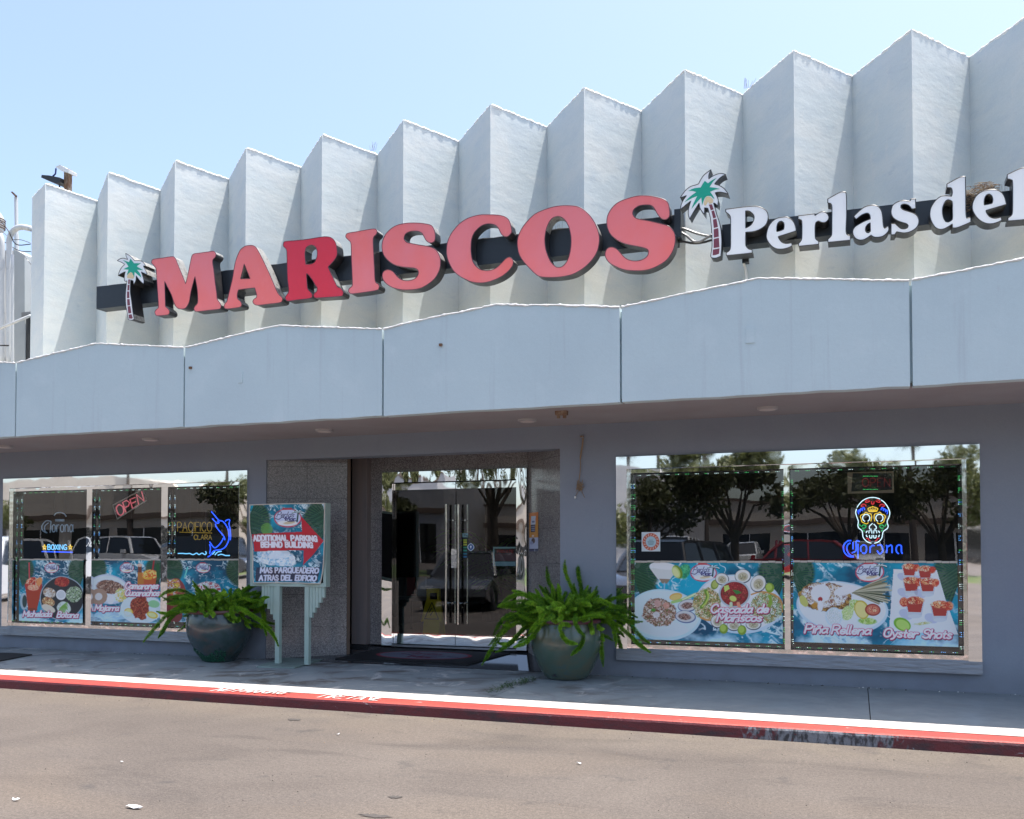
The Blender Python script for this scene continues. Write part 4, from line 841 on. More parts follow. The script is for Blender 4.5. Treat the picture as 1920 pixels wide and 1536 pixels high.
# ---------------------------------------------------------------- neon signs inside the glass
YN = YGW+.075
def neon(name, strokes, ox, oy, sc, lab, group=None, r=.0065, Y=YN, board=None):
    """strokes = [(material, points, smooth?)] in sketch px"""
    allp = [p for _, s_, _ in strokes for p in s_]; cx = sum(p[0] for p in allp)/len(allp); cy = max(p[1] for p in allp)
    base = at(ox+cx/sc, oy+cy/sc, Y); t = thing(name, lab, 'neon sign', tuple(base), group)
    for m, pts, sm in strokes:
        if sm and len(pts) > 2: pts = crs(pts, False, 4, 200)
        P3 = [at(ox+x/sc, oy+y/sc, Y) for x, y in pts]
        obj('tube', MB().tube(P3, r, 7), m, t, smooth='all')
    f = MB(); xs = [at(ox+p[0]/sc, oy+p[1]/sc, Y) for p in allp]
    x0, x1, z0, z1 = min(p.x for p in xs), max(p.x for p in xs), min(p.z for p in xs), max(p.z for p in xs)
    zc = (z0+z1)/2; f.tube([(x0, Y+.03, zc), (x1, Y+.03, zc)], .004, 6); f.tube([((x0+x1)/2, Y+.03, z0), ((x0+x1)/2, Y+.03, z1+.03)], .004, 6)
    f.tube([((x0*2+x1)/3, Y+.03, z1), ((x0*2+x1)/3, Y+.03, 2.3)], .0015, 5); f.tube([((x0+x1*2)/3, Y+.03, z1), ((x0+x1*2)/3, Y+.03, 2.3)], .0015, 5)
    obj('hanging_frame', f, 'cable', t); return t
nW, nB, nY, nG, nR, nC = emit('neon_white', (.7, .92, 1), .8), emit('neon_blue', (.02, .09, 1), 1.3), emit('neon_yellow', (1, .62, .03), .6), emit('neon_green', (.03, .75, .2), .45), emit('neon_red', (1, .05, .07), .5), emit('neon_ice', (.2, .6, 1), .8)
nP, nF = emit('neon_pink', (1, .15, .2), .25, (.5, .2, .2)), mat('unlit_cream_tube', (.60, .54, .42), .3)
nU, nO = mat('unlit_pale_blue_tube', (.55, .68, .78), .25), emit('neon_amber', (1, .6, .06), .07, (.5, .32, .06))
mir = lambda L: L+[(m, [(1572-x, y) for x, y in p], s_) for m, p, s_ in L]
arc = lambda cx, cy, r, a0, a1, n=16: [(cx+r*math.cos(math.radians(a0+(a1-a0)*i/n)), cy+r*math.sin(math.radians(a0+(a1-a0)*i/n))) for i in range(n+1)]
sk = [(nW, [(435, 375), (470, 320), (560, 225), (680, 165), (790, 153), (880, 165), (950, 190)], 1), (nW, [(965, 205), (1040, 260), (1120, 370), (1160, 480), (1150, 570), (1110, 660), (1105, 720), (1125, 780), (1105, 840), (1020, 905), (1000, 980), (985, 1050), (930, 1120), (880, 1150), (815, 1165)], 1),
      (nW, [(425, 405), (408, 490), (430, 580), (465, 680), (455, 770), (475, 830), (545, 890), (560, 960), (570, 1030), (620, 1100), (680, 1145), (755, 1165)], 1), (nW, [(780, 725), (712, 790), (718, 850), (760, 855)], 1), (nW, [(805, 740), (860, 800), (855, 850), (815, 855)], 1),
      (nR, [(755, 240), (762, 290), (785, 302), (808, 288), (812, 240)], 1)]
sk += mir([(nW, arc(640, 607, 80, 110, 425), 0), (nY, [(692, 705), (650, 737), (600, 722), (545, 692), (532, 640), (508, 580), (540, 535), (590, 522), (632, 480), (680, 510), (745, 520), (757, 600), (742, 682)], 1), (nW, [(700, 945), (700, 890), (765, 890), (765, 950)], 0), (nW, [(712, 985), (718, 1040), (745, 1052), (765, 1038), (768, 985)], 1), (nW, [(640, 940), (646, 908), (672, 895)], 1), (nW, [(640, 980), (648, 1010), (672, 1027)], 1),
           (nG, [(490, 738), (508, 790)], 0), (nG, [(530, 800), (570, 765), (622, 768), (632, 800), (600, 832), (545, 830)], 1), (nG, [(570, 870), (602, 905)], 0), (nR, [(700, 205), (655, 212), (622, 242), (640, 262), (690, 250), (722, 225)], 1), (nR, [(640, 352), (615, 312), (570, 302), (528, 330), (545, 350), (590, 345)], 1), (nR, [(640, 1060), (680, 1055), (692, 1090), (735, 1120)], 1),
           (nB, [(470, 520), (458, 455), (480, 430), (505, 475), (505, 425), (532, 402), (553, 450), (556, 392), (590, 382), (603, 430)], 1)])
sk += [(nY, [(690, 465), (882, 465)], 0), (nY, [(695, 452), (678, 402), (720, 378), (785, 362), (850, 378), (897, 402), (878, 452)], 1), (nY, [(700, 445), (875, 445)], 0), (nY, [(720, 430), (735, 400), (760, 430), (785, 395), (810, 430), (835, 400), (855, 430)], 0), (nY, [(785, 358), (785, 342)], 0)]
neon('skull_neon', sk, 1570, 920, 11.813, 'lit sugar skull neon with yellow crown in the right window', r=.0046)
co_ = [(nB, p, 1) for p in ([(310, 1110), (240, 1112), (170, 1170), (135, 1240), (150, 1350), (210, 1430), (280, 1465), (370, 1470)], [(290, 1160), (230, 1200), (210, 1290), (240, 1380), (300, 1440), (370, 1455)], [(350, 1140), (345, 1300)], [(490, 1130), (440, 1110), (415, 1150), (415, 1325), (320, 1380)], [(455, 1180), (455, 1500)],
        [(540, 1352), (520, 1330), (520, 1250), (580, 1205), (640, 1240), (640, 1350), (595, 1395), (550, 1372)], [(725, 1380), (730, 1235)], [(732, 1255), (780, 1215), (825, 1225)], [(885, 1215), (960, 1205), (1000, 1250), (1000, 1350), (935, 1400), (880, 1330)], [(1090, 1385), (1100, 1235), (1075, 1215)], [(1112, 1250), (1180, 1208), (1212, 1250), (1212, 1385)], [(1420, 1225), (1360, 1205), (1310, 1250), (1310, 1350), (1360, 1402)], [(1420, 1225), (1420, 1350), (1442, 1398)])]
neon('beer_neon', co_, 1570, 920, 11.813, 'lit blue neon word under the skull in the right window', r=.0065)
neon('open_neon', [(nF, [(1270, 380), (1640, 180), (1690, 320), (1325, 550), (1270, 380)], 0)]+[(nP, p, s_) for p, s_ in (([(1345, 370), (1312, 410), (1330, 480), (1370, 505), (1402, 465), (1390, 400), (1345, 370)], 1), ([(1430, 470), (1390, 345), (1440, 320), (1475, 350), (1460, 390), (1412, 412)], 0), ([(1545, 285), (1480, 310), (1512, 420), (1582, 385)], 0), ([(1496, 360), (1552, 335)], 0), ([(1590, 378), (1562, 248), (1658, 332), (1625, 210)], 0))], 20, 890, 6.62, 'tilted pink neon sign reading OPEN in the left window', r=.009)
bx = [(nC, p, 0) for p in text_strokes('BOXING', 460, 932, 62, 236, 0, 2.2)]+[(nB, [(388, 955), (765, 965)], 0)]
for cx in (420, 740): bx.append((nY, [(cx+(28 if k % 2 == 0 else 11)*math.sin(k*math.pi/5), 902-(34 if k % 2 == 0 else 13)*math.cos(k*math.pi/5)) for k in range(11)], 0))
neon('boxing_neon', bx, 20, 890, 6.62, 'lit pale blue neon reading BOXING between two yellow stars')
cu = [(nU, p, 1) for p in ([(500, 580), (440, 575), (392, 630), (395, 690), (440, 722)], [(470, 600), (425, 640), (425, 700), (452, 722)], [(502, 580), (490, 722)], [(540, 510), (565, 480), (620, 470), (668, 490), (690, 520)], [(556, 560), (665, 560)], [(556, 575), (665, 575)])]+[(nU, p, 0) for p in text_strokes('orona', 515, 712, 165, 262, 0, 2)]
neon('unlit_neon', cu, 20, 890, 6.62, 'unlit pale tube sign above the boxing neon', r=.008)
pc = [(nO, p, 0) for p in text_strokes('PACIFICO', 296, 962, 155, 580, 0, 1.8)]+[(nO, [(330, 975), (880, 990)], 0)]+[(nO, p, 0) for p in text_strokes('CLARA', 575, 1100, 78, 300, 0, 1.8)]
neon('amber_neon', pc, 300, 890, 9.03, 'dim amber neon lettering left of the blue fish neon', r=.006)
ml = [(nB, p, 1) for p in ([(870, 625), (940, 710), (1000, 775), (1060, 790), (1120, 860), (1160, 950), (1170, 1060), (1150, 1150), (1100, 1230), (1030, 1270), (950, 1280), (900, 1300), (860, 1360), (810, 1395)], [(885, 745), (960, 820), (1000, 810), (975, 785)], [(940, 830), (950, 880), (1010, 960), (1070, 1030), (1095, 1080), (1095, 1110)], [(1105, 790), (1140, 765), (1180, 770), (1170, 840), (1190, 950), (1195, 1040), (1190, 1110)], [(1075, 1070), (1040, 1140), (980, 1210), (930, 1240), (890, 1210), (840, 1140)], [(840, 1180), (855, 1250), (840, 1340)])]
ml += [(nC, p, 1) for p in ([(890, 1350), (930, 1305)], [(930, 1360), (980, 1310), (1040, 1300)], [(305, 1335), (380, 1335), (450, 1340), (500, 1335), (560, 1355), (620, 1330), (660, 1355), (710, 1330), (760, 1355), (785, 1330), (770, 1300)], [(980, 1365), (1040, 1350), (1110, 1370), (1180, 1370)])]
neon('fish_neon', ml, 300, 890, 9.03, 'lit blue leaping swordfish neon in the left window', r=.007)
# LED dot sign on cardboard
cb = thing('led_open_sign', 'dim red dotted LED sign reading OPEN above the skull neon', 'sign', tuple(at(1632, 925, YN)))
a, c = at(1589, 886, YN+.02), at(1676, 924, YN+.02)
obj('cardboard_back', MB().box(a.x, c.x, YN+.015, YN+.03, c.z, a.z), mat('cardboard', (.30, .22, .14), .9), cb); obj('dark_screen', MB().hexa([(a.x+.035, YN+.012, c.z+.02), (c.x-.015, YN+.012, c.z+.03), (c.x-.02, YN+.012, a.z-.02), (a.x+.05, YN+.012, a.z-.01)], [(a.x+.035, YN+.0145, c.z+.02), (c.x-.015, YN+.0145, c.z+.03), (c.x-.02, YN+.0145, a.z-.02), (a.x+.05, YN+.0145, a.z-.01)]), 'dark', cb)
d = MB(); rD, gD = emit('led_red', (1, .08, .08), .2), led_m[0]
def ddot(x, y, mi):
    q = at(1560+x/6.857, 860+y/6.857, YN+.008); r = .0032; d.add([(q.x-r, q.y, q.z), (q.x, q.y, q.z-r), (q.x+r, q.y, q.z), (q.x, q.y, q.z+r)], [(0, 1, 2, 3)], mi)
for x in range(402, 590, 18): ddot(x, 226, 1); ddot(x, 396, 1)
for st_ in text_strokes('OPEN', 392, 362, 110, 352, 0, 2.5):
    for (x1, y1), (x2, y2) in zip(st_[:-1], st_[1:]):
        n = max(1, int(math.hypot(x2-x1, y2-y1)/15))
        for k in range(n): ddot(x1+(x2-x1)*k/n, y1+(y2-y1)*k/n, 0)
obj('led', d, [rD, gD], cb, kind='stuff')
st = Print(60, 60, ((0, 0), (60, 0), (60, 60), (0, 60))); st.I[:] = lin(208, 220, 224); st.ell(30, 30, 27, 27, 0, (196, 96, 66)); st.ell(30, 30, 17, 17, 0, (176, 205, 214))
for k in range(16): st.stroke([(30+20*math.cos(k*.39), 30+20*math.sin(k*.39)), (30+24*math.cos(k*.39+.1), 30+24*math.sin(k*.39+.1))], 2.5, (226, 200, 190))
for y, w2 in ((25, 12), (30, 20), (34, 18), (38, 14)): st.stroke([(30-w2/2, y), (30+w2/2, y)], 1.8, (110, 130, 140))
tag(flat(st, 'permit_sticker', (1203, 998), (1238, 1034), YGW-.003, loc=at(1220, 1034, YGW-.003)), 'square permit sticker with orange ring on the right window', 'sticker')

# ================================================================ SIGN LETTERS
YL, DL = 9.68, .15            # letter faces and depth of their returns
def L3(pts, Y): return [at(x, y, Y) for x, y in pts]
def side_mi(a, b):            # upward facing returns are bare weathered metal
    return 1
def letter(name, loops, ox, oy, sc, parent, face='red_face', Y=YL, depth=DL, label=None, trim='edge_trim', sharp=50, step=5):
    lp = [L3(crs(px(l, ox, oy, sc), True, step, sharp), Y) for l in loops]
    silver = 3
    def mo(a, b):
        d = b-a; return 2 if (d.x > 0) == (mo.cw) and abs(d.x) > .25*abs(d.z) else 1
    A = sum(lp[0][i].x*lp[0][(i+1) % len(lp[0])].z-lp[0][(i+1) % len(lp[0])].x*lp[0][i].z for i in range(len(lp[0]))); mo.cw = A < 0
    m = MB(); m.raw = 0
    m.plate(lp, depth, 0, 1, mo)
    o = obj(name, m, [face, 'return', 'return_silver'], parent, label=label)
    t = MB()
    for l in lp: t.tube([(p.x, p.y-.001, p.z) for p in l]+[(l[0].x, l[0].y-.001, l[0].z), ], .0042, 5, cap=False)
    obj('trim_cap', t, trim, o)
    return o
SG = thing('mariscos_sign', 'large channel letters reading MARISCOS on a black raceway', 'sign', (-5.5, YP-.1, 4.73))
x0 = at(181, 550, 9.84).x; x1 = at(1269, 440, 9.84).x
obj('raceway', MB().box(x0, x1, 9.84, YP-.004, 4.735, 5.03), 'black', SG)
lid = MB(); n = 60; pts = [(x0+(x1-x0)*k/n, 9.85+R_.uniform(-.004, .01), 5.033+R_.uniform(-.002, .006)) for k in range(n+1)]
lid.tube(pts, [R_.choice([.005, .008, .012]) for _ in pts], 5); obj('raceway_lip', lid, 'black', SG)
obj('end_box', MB().box(x1-.02, x1+.05, 9.80, YP-.02, 4.78, 5.08), 'black', SG)
LET = {
'M': ((280, 440, 8), [[(40, 385), (70, 368), (200, 350), (345, 330), (385, 350), (405, 385), (430, 450), (500, 620), (545, 738), (575, 620), (620, 400), (640, 320), (670, 290), (730, 280), (880, 260), (960, 250), (990, 270), (1000, 310), (985, 345), (955, 375), (950, 430), (965, 520), (985, 700), (1010, 880), (1020, 970), (1050, 1010), (1075, 1060), (1070, 1100), (1040, 1120), (900, 1135), (720, 1155), (685, 1145), (668, 1110), (685, 1075), (720, 1035), (728, 980), (725, 880), (710, 760), (685, 630), (660, 720), (625, 860), (600, 1000), (575, 1060), (545, 1100), (500, 1115), (440, 1110), (400, 1080), (370, 1020), (330, 900), (280, 800), (230, 700), (235, 860), (240, 1000), (245, 1080), (280, 1110), (303, 1150), (300, 1185), (270, 1205), (180, 1215), (110, 1218), (88, 1190), (85, 1155), (105, 1125), (135, 1095), (135, 1000), (125, 850), (115, 700), (105, 550), (95, 500), (60, 455), (35, 425)]]),
'A': ((400, 430, 8), [[(460, 265), (500, 248), (580, 243), (630, 262), (665, 310), (710, 390), (760, 490), (830, 640), (900, 800), (950, 920), (985, 980), (1025, 1015), (1038, 1050), (1025, 1090), (980, 1105), (850, 1120), (700, 1138), (640, 1138), (605, 1115), (592, 1080), (610, 1050), (645, 1025), (652, 990), (640, 940), (622, 880), (500, 892), (380, 908), (365, 940), (358, 1000), (370, 1050), (405, 1080), (425, 1120), (420, 1155), (390, 1170), (300, 1185), (200, 1195), (170, 1180), (162, 1150), (180, 1110), (205, 1080), (220, 1020), (250, 900), (290, 730), (310, 600), (335, 480), (370, 380), (410, 305)], [(463, 520), (500, 610), (552, 740), (480, 743), (408, 746), (425, 680), (445, 600)]]),
'R': ((520, 420, 8), [[(90, 310), (98, 275), (130, 260), (300, 247), (450, 230), (600, 205), (700, 192), (780, 197), (840, 230), (880, 300), (897, 400), (895, 470), (865, 530), (820, 585), (762, 645), (790, 710), (830, 800), (870, 880), (900, 940), (940, 960), (980, 1000), (990, 1040), (975, 1080), (900, 1090), (750, 1100), (600, 1110), (560, 1108), (542, 1075), (555, 1045), (590, 1010), (598, 965), (570, 920), (530, 850), (480, 780), (440, 745), (440, 800), (450, 930), (460, 980), (490, 1015), (520, 1050), (527, 1085), (505, 1110), (440, 1125), (300, 1140), (160, 1155), (128, 1135), (120, 1105), (135, 1075), (165, 1030), (170, 970), (155, 850), (148, 700), (145, 500), (140, 400), (120, 365), (95, 340)], [(440, 350), (480, 325), (520, 318), (560, 335), (590, 380), (600, 430), (595, 490), (575, 545), (540, 590), (480, 605), (430, 608), (420, 550), (415, 450), (422, 390)]]),
'I': ((520, 420, 8), [[(1030, 170), (1060, 140), (1200, 115), (1350, 88), (1440, 75), (1480, 80), (1498, 115), (1485, 155), (1450, 190), (1437, 240), (1440, 350), (1450, 550), (1458, 700), (1465, 830), (1480, 880), (1515, 905), (1530, 940), (1515, 985), (1470, 1000), (1350, 1020), (1200, 1040), (1110, 1048), (1080, 1035), (1068, 1000), (1085, 965), (1115, 940), (1128, 900), (1122, 750), (1112, 500), (1108, 350), (1100, 280), (1075, 250), (1040, 215), (1027, 190)]]),
'S': ((700, 400, 8), [[(360, 180), (480, 152), (620, 145), (750, 155), (860, 178), (900, 220), (922, 280), (930, 350), (920, 410), (890, 438), (840, 442), (795, 410), (760, 350), (730, 300), (680, 272), (620, 267), (550, 275), (490, 305), (465, 350), (465, 395), (500, 435), (560, 452), (680, 475), (830, 500), (900, 525), (960, 575), (1000, 660), (1008, 740), (1000, 820), (970, 900), (920, 980), (840, 1050), (740, 1110), (640, 1140), (500, 1150), (380, 1140), (280, 1110), (200, 1060), (150, 1000), (135, 940), (145, 890), (185, 855), (240, 850), (300, 880), (350, 940), (400, 985), (460, 1008), (540, 1010), (610, 990), (660, 945), (678, 890), (665, 850), (620, 825), (540, 815), (430, 805), (320, 775), (230, 715), (165, 640), (135, 560), (130, 480), (145, 400), (190, 310), (270, 230)]]),
'C': ((820, 390, 8), [[(640, 105), (760, 102), (900, 107), (1000, 128), (1060, 165), (1090, 220), (1110, 300), (1115, 360), (1090, 400), (1050, 430), (1000, 425), (960, 390), (920, 310), (880, 265), (820, 243), (750, 240), (680, 260), (610, 310), (550, 380), (515, 470), (505, 580), (508, 680), (525, 780), (560, 850), (620, 910), (690, 937), (770, 940), (850, 920), (910, 880), (970, 820), (1020, 770), (1070, 742), (1110, 755), (1138, 800), (1130, 860), (1090, 920), (1030, 980), (940, 1040), (840, 1085), (740, 1115), (640, 1125), (520, 1110), (420, 1070), (330, 1020), (250, 950), (190, 850), (150, 740), (140, 640), (150, 530), (190, 420), (250, 330), (330, 240), (430, 170), (530, 130)]]),
'O': ((950, 370, 8), [[(880, 125), (1000, 130), (1090, 150), (1170, 200), (1260, 290), (1330, 400), (1375, 520), (1390, 620), (1380, 730), (1350, 830), (1280, 940), (1180, 1040), (1080, 1110), (960, 1165), (800, 1195), (640, 1202), (500, 1190), (420, 1140), (330, 1050), (250, 960), (190, 860), (165, 750), (162, 650), (185, 560), (240, 450), (330, 340), (430, 250), (560, 190), (680, 150), (780, 132)], [(760, 288), (820, 300), (880, 350), (930, 440), (960, 560), (968, 670), (955, 800), (920, 930), (860, 1020), (800, 1052), (740, 1045), (670, 980), (620, 880), (585, 770), (572, 640), (585, 520), (620, 410), (680, 320)]]),
'Z': ((1110, 355, 8), [[(520, 145), (620, 115), (720, 98), (850, 100), (960, 118), (1060, 145), (1120, 180), (1150, 230), (1162, 300), (1165, 390), (1145, 430), (1100, 455), (1050, 445), (1010, 410), (970, 350), (930, 280), (880, 240), (800, 235), (720, 245), (660, 275), (620, 320), (612, 370), (640, 420), (700, 448), (850, 475), (1000, 510), (1130, 545), (1200, 600), (1240, 670), (1250, 760), (1235, 860), (1200, 950), (1130, 1050), (1040, 1120), (920, 1180), (800, 1215), (650, 1222), (500, 1210), (380, 1170), (270, 1110), (215, 1040), (197, 975), (215, 910), (260, 875), (320, 873), (380, 905), (430, 960), (480, 1015), (540, 1055), (620, 1075), (700, 1072), (780, 1045), (835, 995), (850, 930), (820, 895), (740, 870), (640, 850), (500, 820), (380, 765), (290, 690), (240, 600), (222, 500), (235, 400), (280, 310), (350, 230), (430, 180)]]),
}
for k, (o_, loops) in LET.items():
    letter('letter', loops, *o_, SG, 'bright_red_face' if k == 'R' else 'red_face', label='brighter glossy red letter R' if k == 'R' else None, trim='edge_trim')
# white script-like sign
SW = thing('perlas_sign', 'smaller white serif letters reading Perlas del on a black raceway', 'sign', (1.0, YP-.1, 4.6))
xa = at(1354, 440, 9.84).x
obj('raceway', MB().box(xa, 4.2, 9.84, YP-.004, 4.63, 4.868), 'black', SW)
WLT = [((1350, 360, 8), [[(85, 262), (250, 240), (400, 222), (530, 215), (620, 235), (690, 280), (720, 340), (718, 420), (680, 500), (600, 560), (500, 595), (385, 605), (385, 750), (390, 810), (430, 855), (482, 868), (485, 915), (300, 935), (95, 955), (92, 915), (140, 880), (158, 820), (160, 600), (158, 400), (140, 345), (85, 300)], [(383, 285), (440, 290), (490, 330), (512, 375), (500, 440), (460, 500), (385, 545)]]),
((1350, 360, 8), [[(940, 380), (1000, 378), (1060, 405), (1110, 460), (1135, 530), (1142, 585), (1000, 630), (872, 670), (890, 710), (930, 755), (990, 775), (1075, 765), (1083, 805), (1040, 830), (950, 855), (860, 855), (790, 825), (730, 760), (698, 690), (700, 620), (730, 520), (790, 440), (860, 395)], [(850, 595), (852, 530), (865, 475), (890, 445), (925, 440), (955, 465), (962, 510), (955, 560), (900, 585)]]),
((1350, 360, 8), [[(1172, 360), (1420, 328), (1425, 355), (1460, 330), (1510, 302), (1560, 300), (1610, 330), (1632, 375), (1620, 420), (1580, 455), (1530, 458), (1480, 440), (1450, 450), (1432, 480), (1425, 560), (1430, 680), (1445, 715), (1482, 745), (1482, 785), (1180, 815), (1180, 775), (1215, 735), (1228, 680), (1230, 560), (1228, 450), (1215, 420), (1172, 405)]]),
((1540, 340, 9.6), [[(115, 320), (340, 200), (435, 198), (450, 260), (455, 600), (445, 850), (450, 930), (470, 965), (522, 985), (522, 1060), (118, 1100), (118, 1045), (165, 1000), (188, 940), (190, 700), (192, 500), (185, 430), (165, 400), (115, 390)]]),
((1540, 340, 9.6), [[(582, 635), (680, 540), (780, 465), (880, 435), (960, 435), (1030, 460), (1080, 530), (1100, 620), (1110, 720), (1120, 810), (1140, 850), (1170, 830), (1208, 795), (1212, 880), (1170, 940), (1100, 990), (1010, 1008), (940, 1000), (895, 970), (830, 1015), (760, 1050), (680, 1055), (610, 1020), (570, 950), (570, 880), (610, 820), (700, 760), (800, 710), (882, 680), (875, 620), (850, 580), (800, 578), (720, 610), (625, 685)], [(880, 750), (830, 780), (800, 830), (795, 890), (820, 925), (850, 928), (885, 900)]]),
((1540, 340, 9.6), [[(1350, 385), (1420, 355), (1500, 348), (1590, 365), (1612, 322), (1695, 315), (1700, 490), (1625, 500), (1590, 450), (1540, 420), (1480, 412), (1435, 430), (1430, 470), (1470, 510), (1560, 540), (1660, 575), (1720, 620), (1752, 680), (1755, 740), (1730, 810), (1670, 870), (1580, 915), (1490, 930), (1410, 920), (1355, 910), (1325, 960), (1255, 965), (1255, 765), (1325, 760), (1380, 810), (1430, 850), (1500, 858), (1550, 840), (1565, 800), (1530, 765), (1450, 740), (1350, 700), (1280, 640), (1255, 560), (1270, 470), (1300, 420)]]),
((1720, 300, 9.6), [[(532, 435), (760, 315), (865, 300), (870, 600), (872, 900), (880, 1010), (890, 1050), (962, 1035), (962, 1120), (730, 1215), (630, 1222), (630, 1155), (560, 1200), (480, 1240), (400, 1248), (320, 1210), (260, 1120), (228, 1020), (230, 920), (260, 830), (330, 730), (420, 660), (500, 645), (580, 652), (615, 655), (630, 600), (625, 540), (610, 510), (590, 500), (532, 500)], [(480, 790), (510, 740), (550, 715), (600, 730), (630, 770), (632, 900), (632, 1050), (610, 1090), (560, 1118), (510, 1110), (475, 1050), (455, 960), (455, 870)]]),
((1720, 300, 9.6), [[(1290, 540), (1370, 535), (1440, 545), (1520, 590), (1570, 670), (1605, 800), (1420, 855), (1235, 910), (1250, 960), (1300, 1020), (1370, 1050), (1430, 1050), (1510, 1030), (1520, 1085), (1450, 1120), (1340, 1148), (1230, 1140), (1130, 1090), (1050, 1010), (1000, 920), (988, 840), (1010, 740), (1070, 640), (1170, 570)], [(1205, 810), (1205, 740), (1220, 670), (1255, 625), (1300, 615), (1340, 650), (1358, 710), (1352, 770), (1330, 785)]]),
((1720, 300, 9.6), [[(1618, 265), (1830, 165), (1930, 140), (2020, 140), (2020, 700), (2030, 1000), (2110, 1020), (2110, 1060), (1630, 1100), (1630, 1045), (1680, 1010), (1710, 950), (1715, 700), (1712, 400), (1690, 360), (1655, 348), (1618, 345)]])]
for o_, loops in WLT: letter('letter', loops, *o_, SW, 'white_face', Y=9.66, depth=.175, trim='black', sharp=42)
# neon palms on the signs
def palm_sign(lab, o_, white, green, cream, segs, Y, depth):
    w3 = L3(crs(px(white, *o_), True, 4, 38), Y); base = min(w3, key=lambda p: p.z)
    t = thing('palm_tree_sign', lab, 'sign', (base.x, Y+depth, base.z), 'palm tree shapes on the building signs')
    letter('palm_cutout', [white], *o_, t, 'white_face', Y, depth, trim='black', sharp=38, step=4)
    obj('green_crown', MB().plate([L3(crs(px(green, *o_), True, 3, 38), Y-.003)], .002, 0, 0), 'green_face', t)
    obj('coconuts', MB().plate([L3(crs(px(cream, *o_), True, 3, 60), Y-.004)], .002, 0, 0), 'cream_face', t)
    for s_ in segs: obj('trunk_segment', MB().plate([L3(px(s_, *o_), Y-.003)], .002, 0, 0), 'maroon_face', t)
palm_sign('white and green palm shape at the left end of the red letters', (170, 460, 9.6),
 [(632, 145), (720, 200), (790, 275), (900, 280), (960, 320), (990, 370), (950, 375), (990, 450), (1020, 530), (910, 480), (940, 560), (958, 640), (955, 700), (880, 630), (820, 550), (815, 630), (775, 715), (765, 640), (720, 625), (715, 740), (715, 860), (735, 1000), (760, 1200), (785, 1330), (740, 1348), (680, 1340), (660, 1220), (635, 1080), (628, 940), (635, 800), (655, 640), (630, 650), (610, 640), (608, 560), (625, 475), (560, 505), (495, 550), (520, 470), (560, 400), (615, 345), (560, 310), (478, 278), (540, 240), (600, 235), (670, 258), (640, 200)],
 [(715, 240), (780, 325), (905, 322), (830, 375), (850, 395), (940, 445), (830, 440), (880, 500), (910, 580), (860, 540), (790, 480), (780, 580), (750, 500), (715, 480), (650, 540), (680, 440), (590, 430), (680, 385), (640, 320), (575, 265), (690, 305)],
 [(690, 500), (740, 490), (775, 560), (765, 600), (660, 590), (655, 560)],
 [[(678, 617), (705, 617), (700, 695), (673, 697)], [(665, 712), (697, 712), (692, 812), (660, 814)], [(655, 832), (692, 832), (695, 950), (652, 952)], [(655, 972), (698, 968), (708, 1080), (660, 1085)], [(662, 1100), (712, 1095), (730, 1220), (678, 1228)], [(682, 1250), (735, 1242), (756, 1310), (740, 1322), (690, 1320)]], 9.66, .2)
palm_sign('white and green palm shape between the red and white letters', (1260, 310, 8.533),
 [(625, 70), (590, 150), (588, 220), (650, 175), (730, 140), (800, 132), (862, 150), (800, 180), (740, 230), (680, 300), (760, 325), (830, 370), (880, 430), (905, 465), (830, 440), (760, 430), (690, 440), (720, 500), (740, 560), (732, 655), (700, 620), (665, 605), (690, 690), (720, 800), (755, 900), (780, 1020), (795, 1200), (790, 1350), (780, 1455), (700, 1485), (630, 1480), (620, 1440), (640, 1300), (640, 1150), (630, 1000), (615, 850), (590, 750), (575, 690), (520, 680), (522, 790), (480, 740), (445, 680), (435, 605), (400, 660), (350, 740), (300, 830), (285, 865), (262, 790), (265, 700), (300, 575), (240, 620), (180, 670), (135, 710), (145, 640), (180, 560), (232, 485), (180, 505), (130, 520), (180, 450), (230, 390), (300, 340), (380, 315), (425, 300), (460, 230), (520, 150)],
 [(525, 250), (575, 290), (640, 240), (715, 200), (650, 270), (600, 350), (680, 360), (770, 380), (690, 390), (608, 425), (650, 480), (680, 545), (620, 490), (560, 490), (520, 530), (480, 640), (470, 515), (400, 590), (310, 700), (350, 600), (405, 490), (330, 520), (200, 590), (290, 500), (390, 430), (330, 410), (260, 412), (350, 370), (460, 355), (490, 300)],
 [(545, 510), (590, 500), (655, 550), (650, 600), (600, 615), (575, 580), (540, 640), (515, 640), (510, 600), (530, 540)],
 [[(590, 630), (640, 625), (665, 705), (620, 720)], [(630, 735), (672, 722), (705, 835), (658, 850)], [(655, 870), (710, 855), (735, 985), (668, 1005)], [(668, 1025), (740, 1005), (748, 1140), (670, 1160)], [(668, 1180), (750, 1160), (758, 1310), (665, 1325)], [(655, 1350), (760, 1330), (752, 1415), (700, 1435), (650, 1440)]], 9.66, .14)
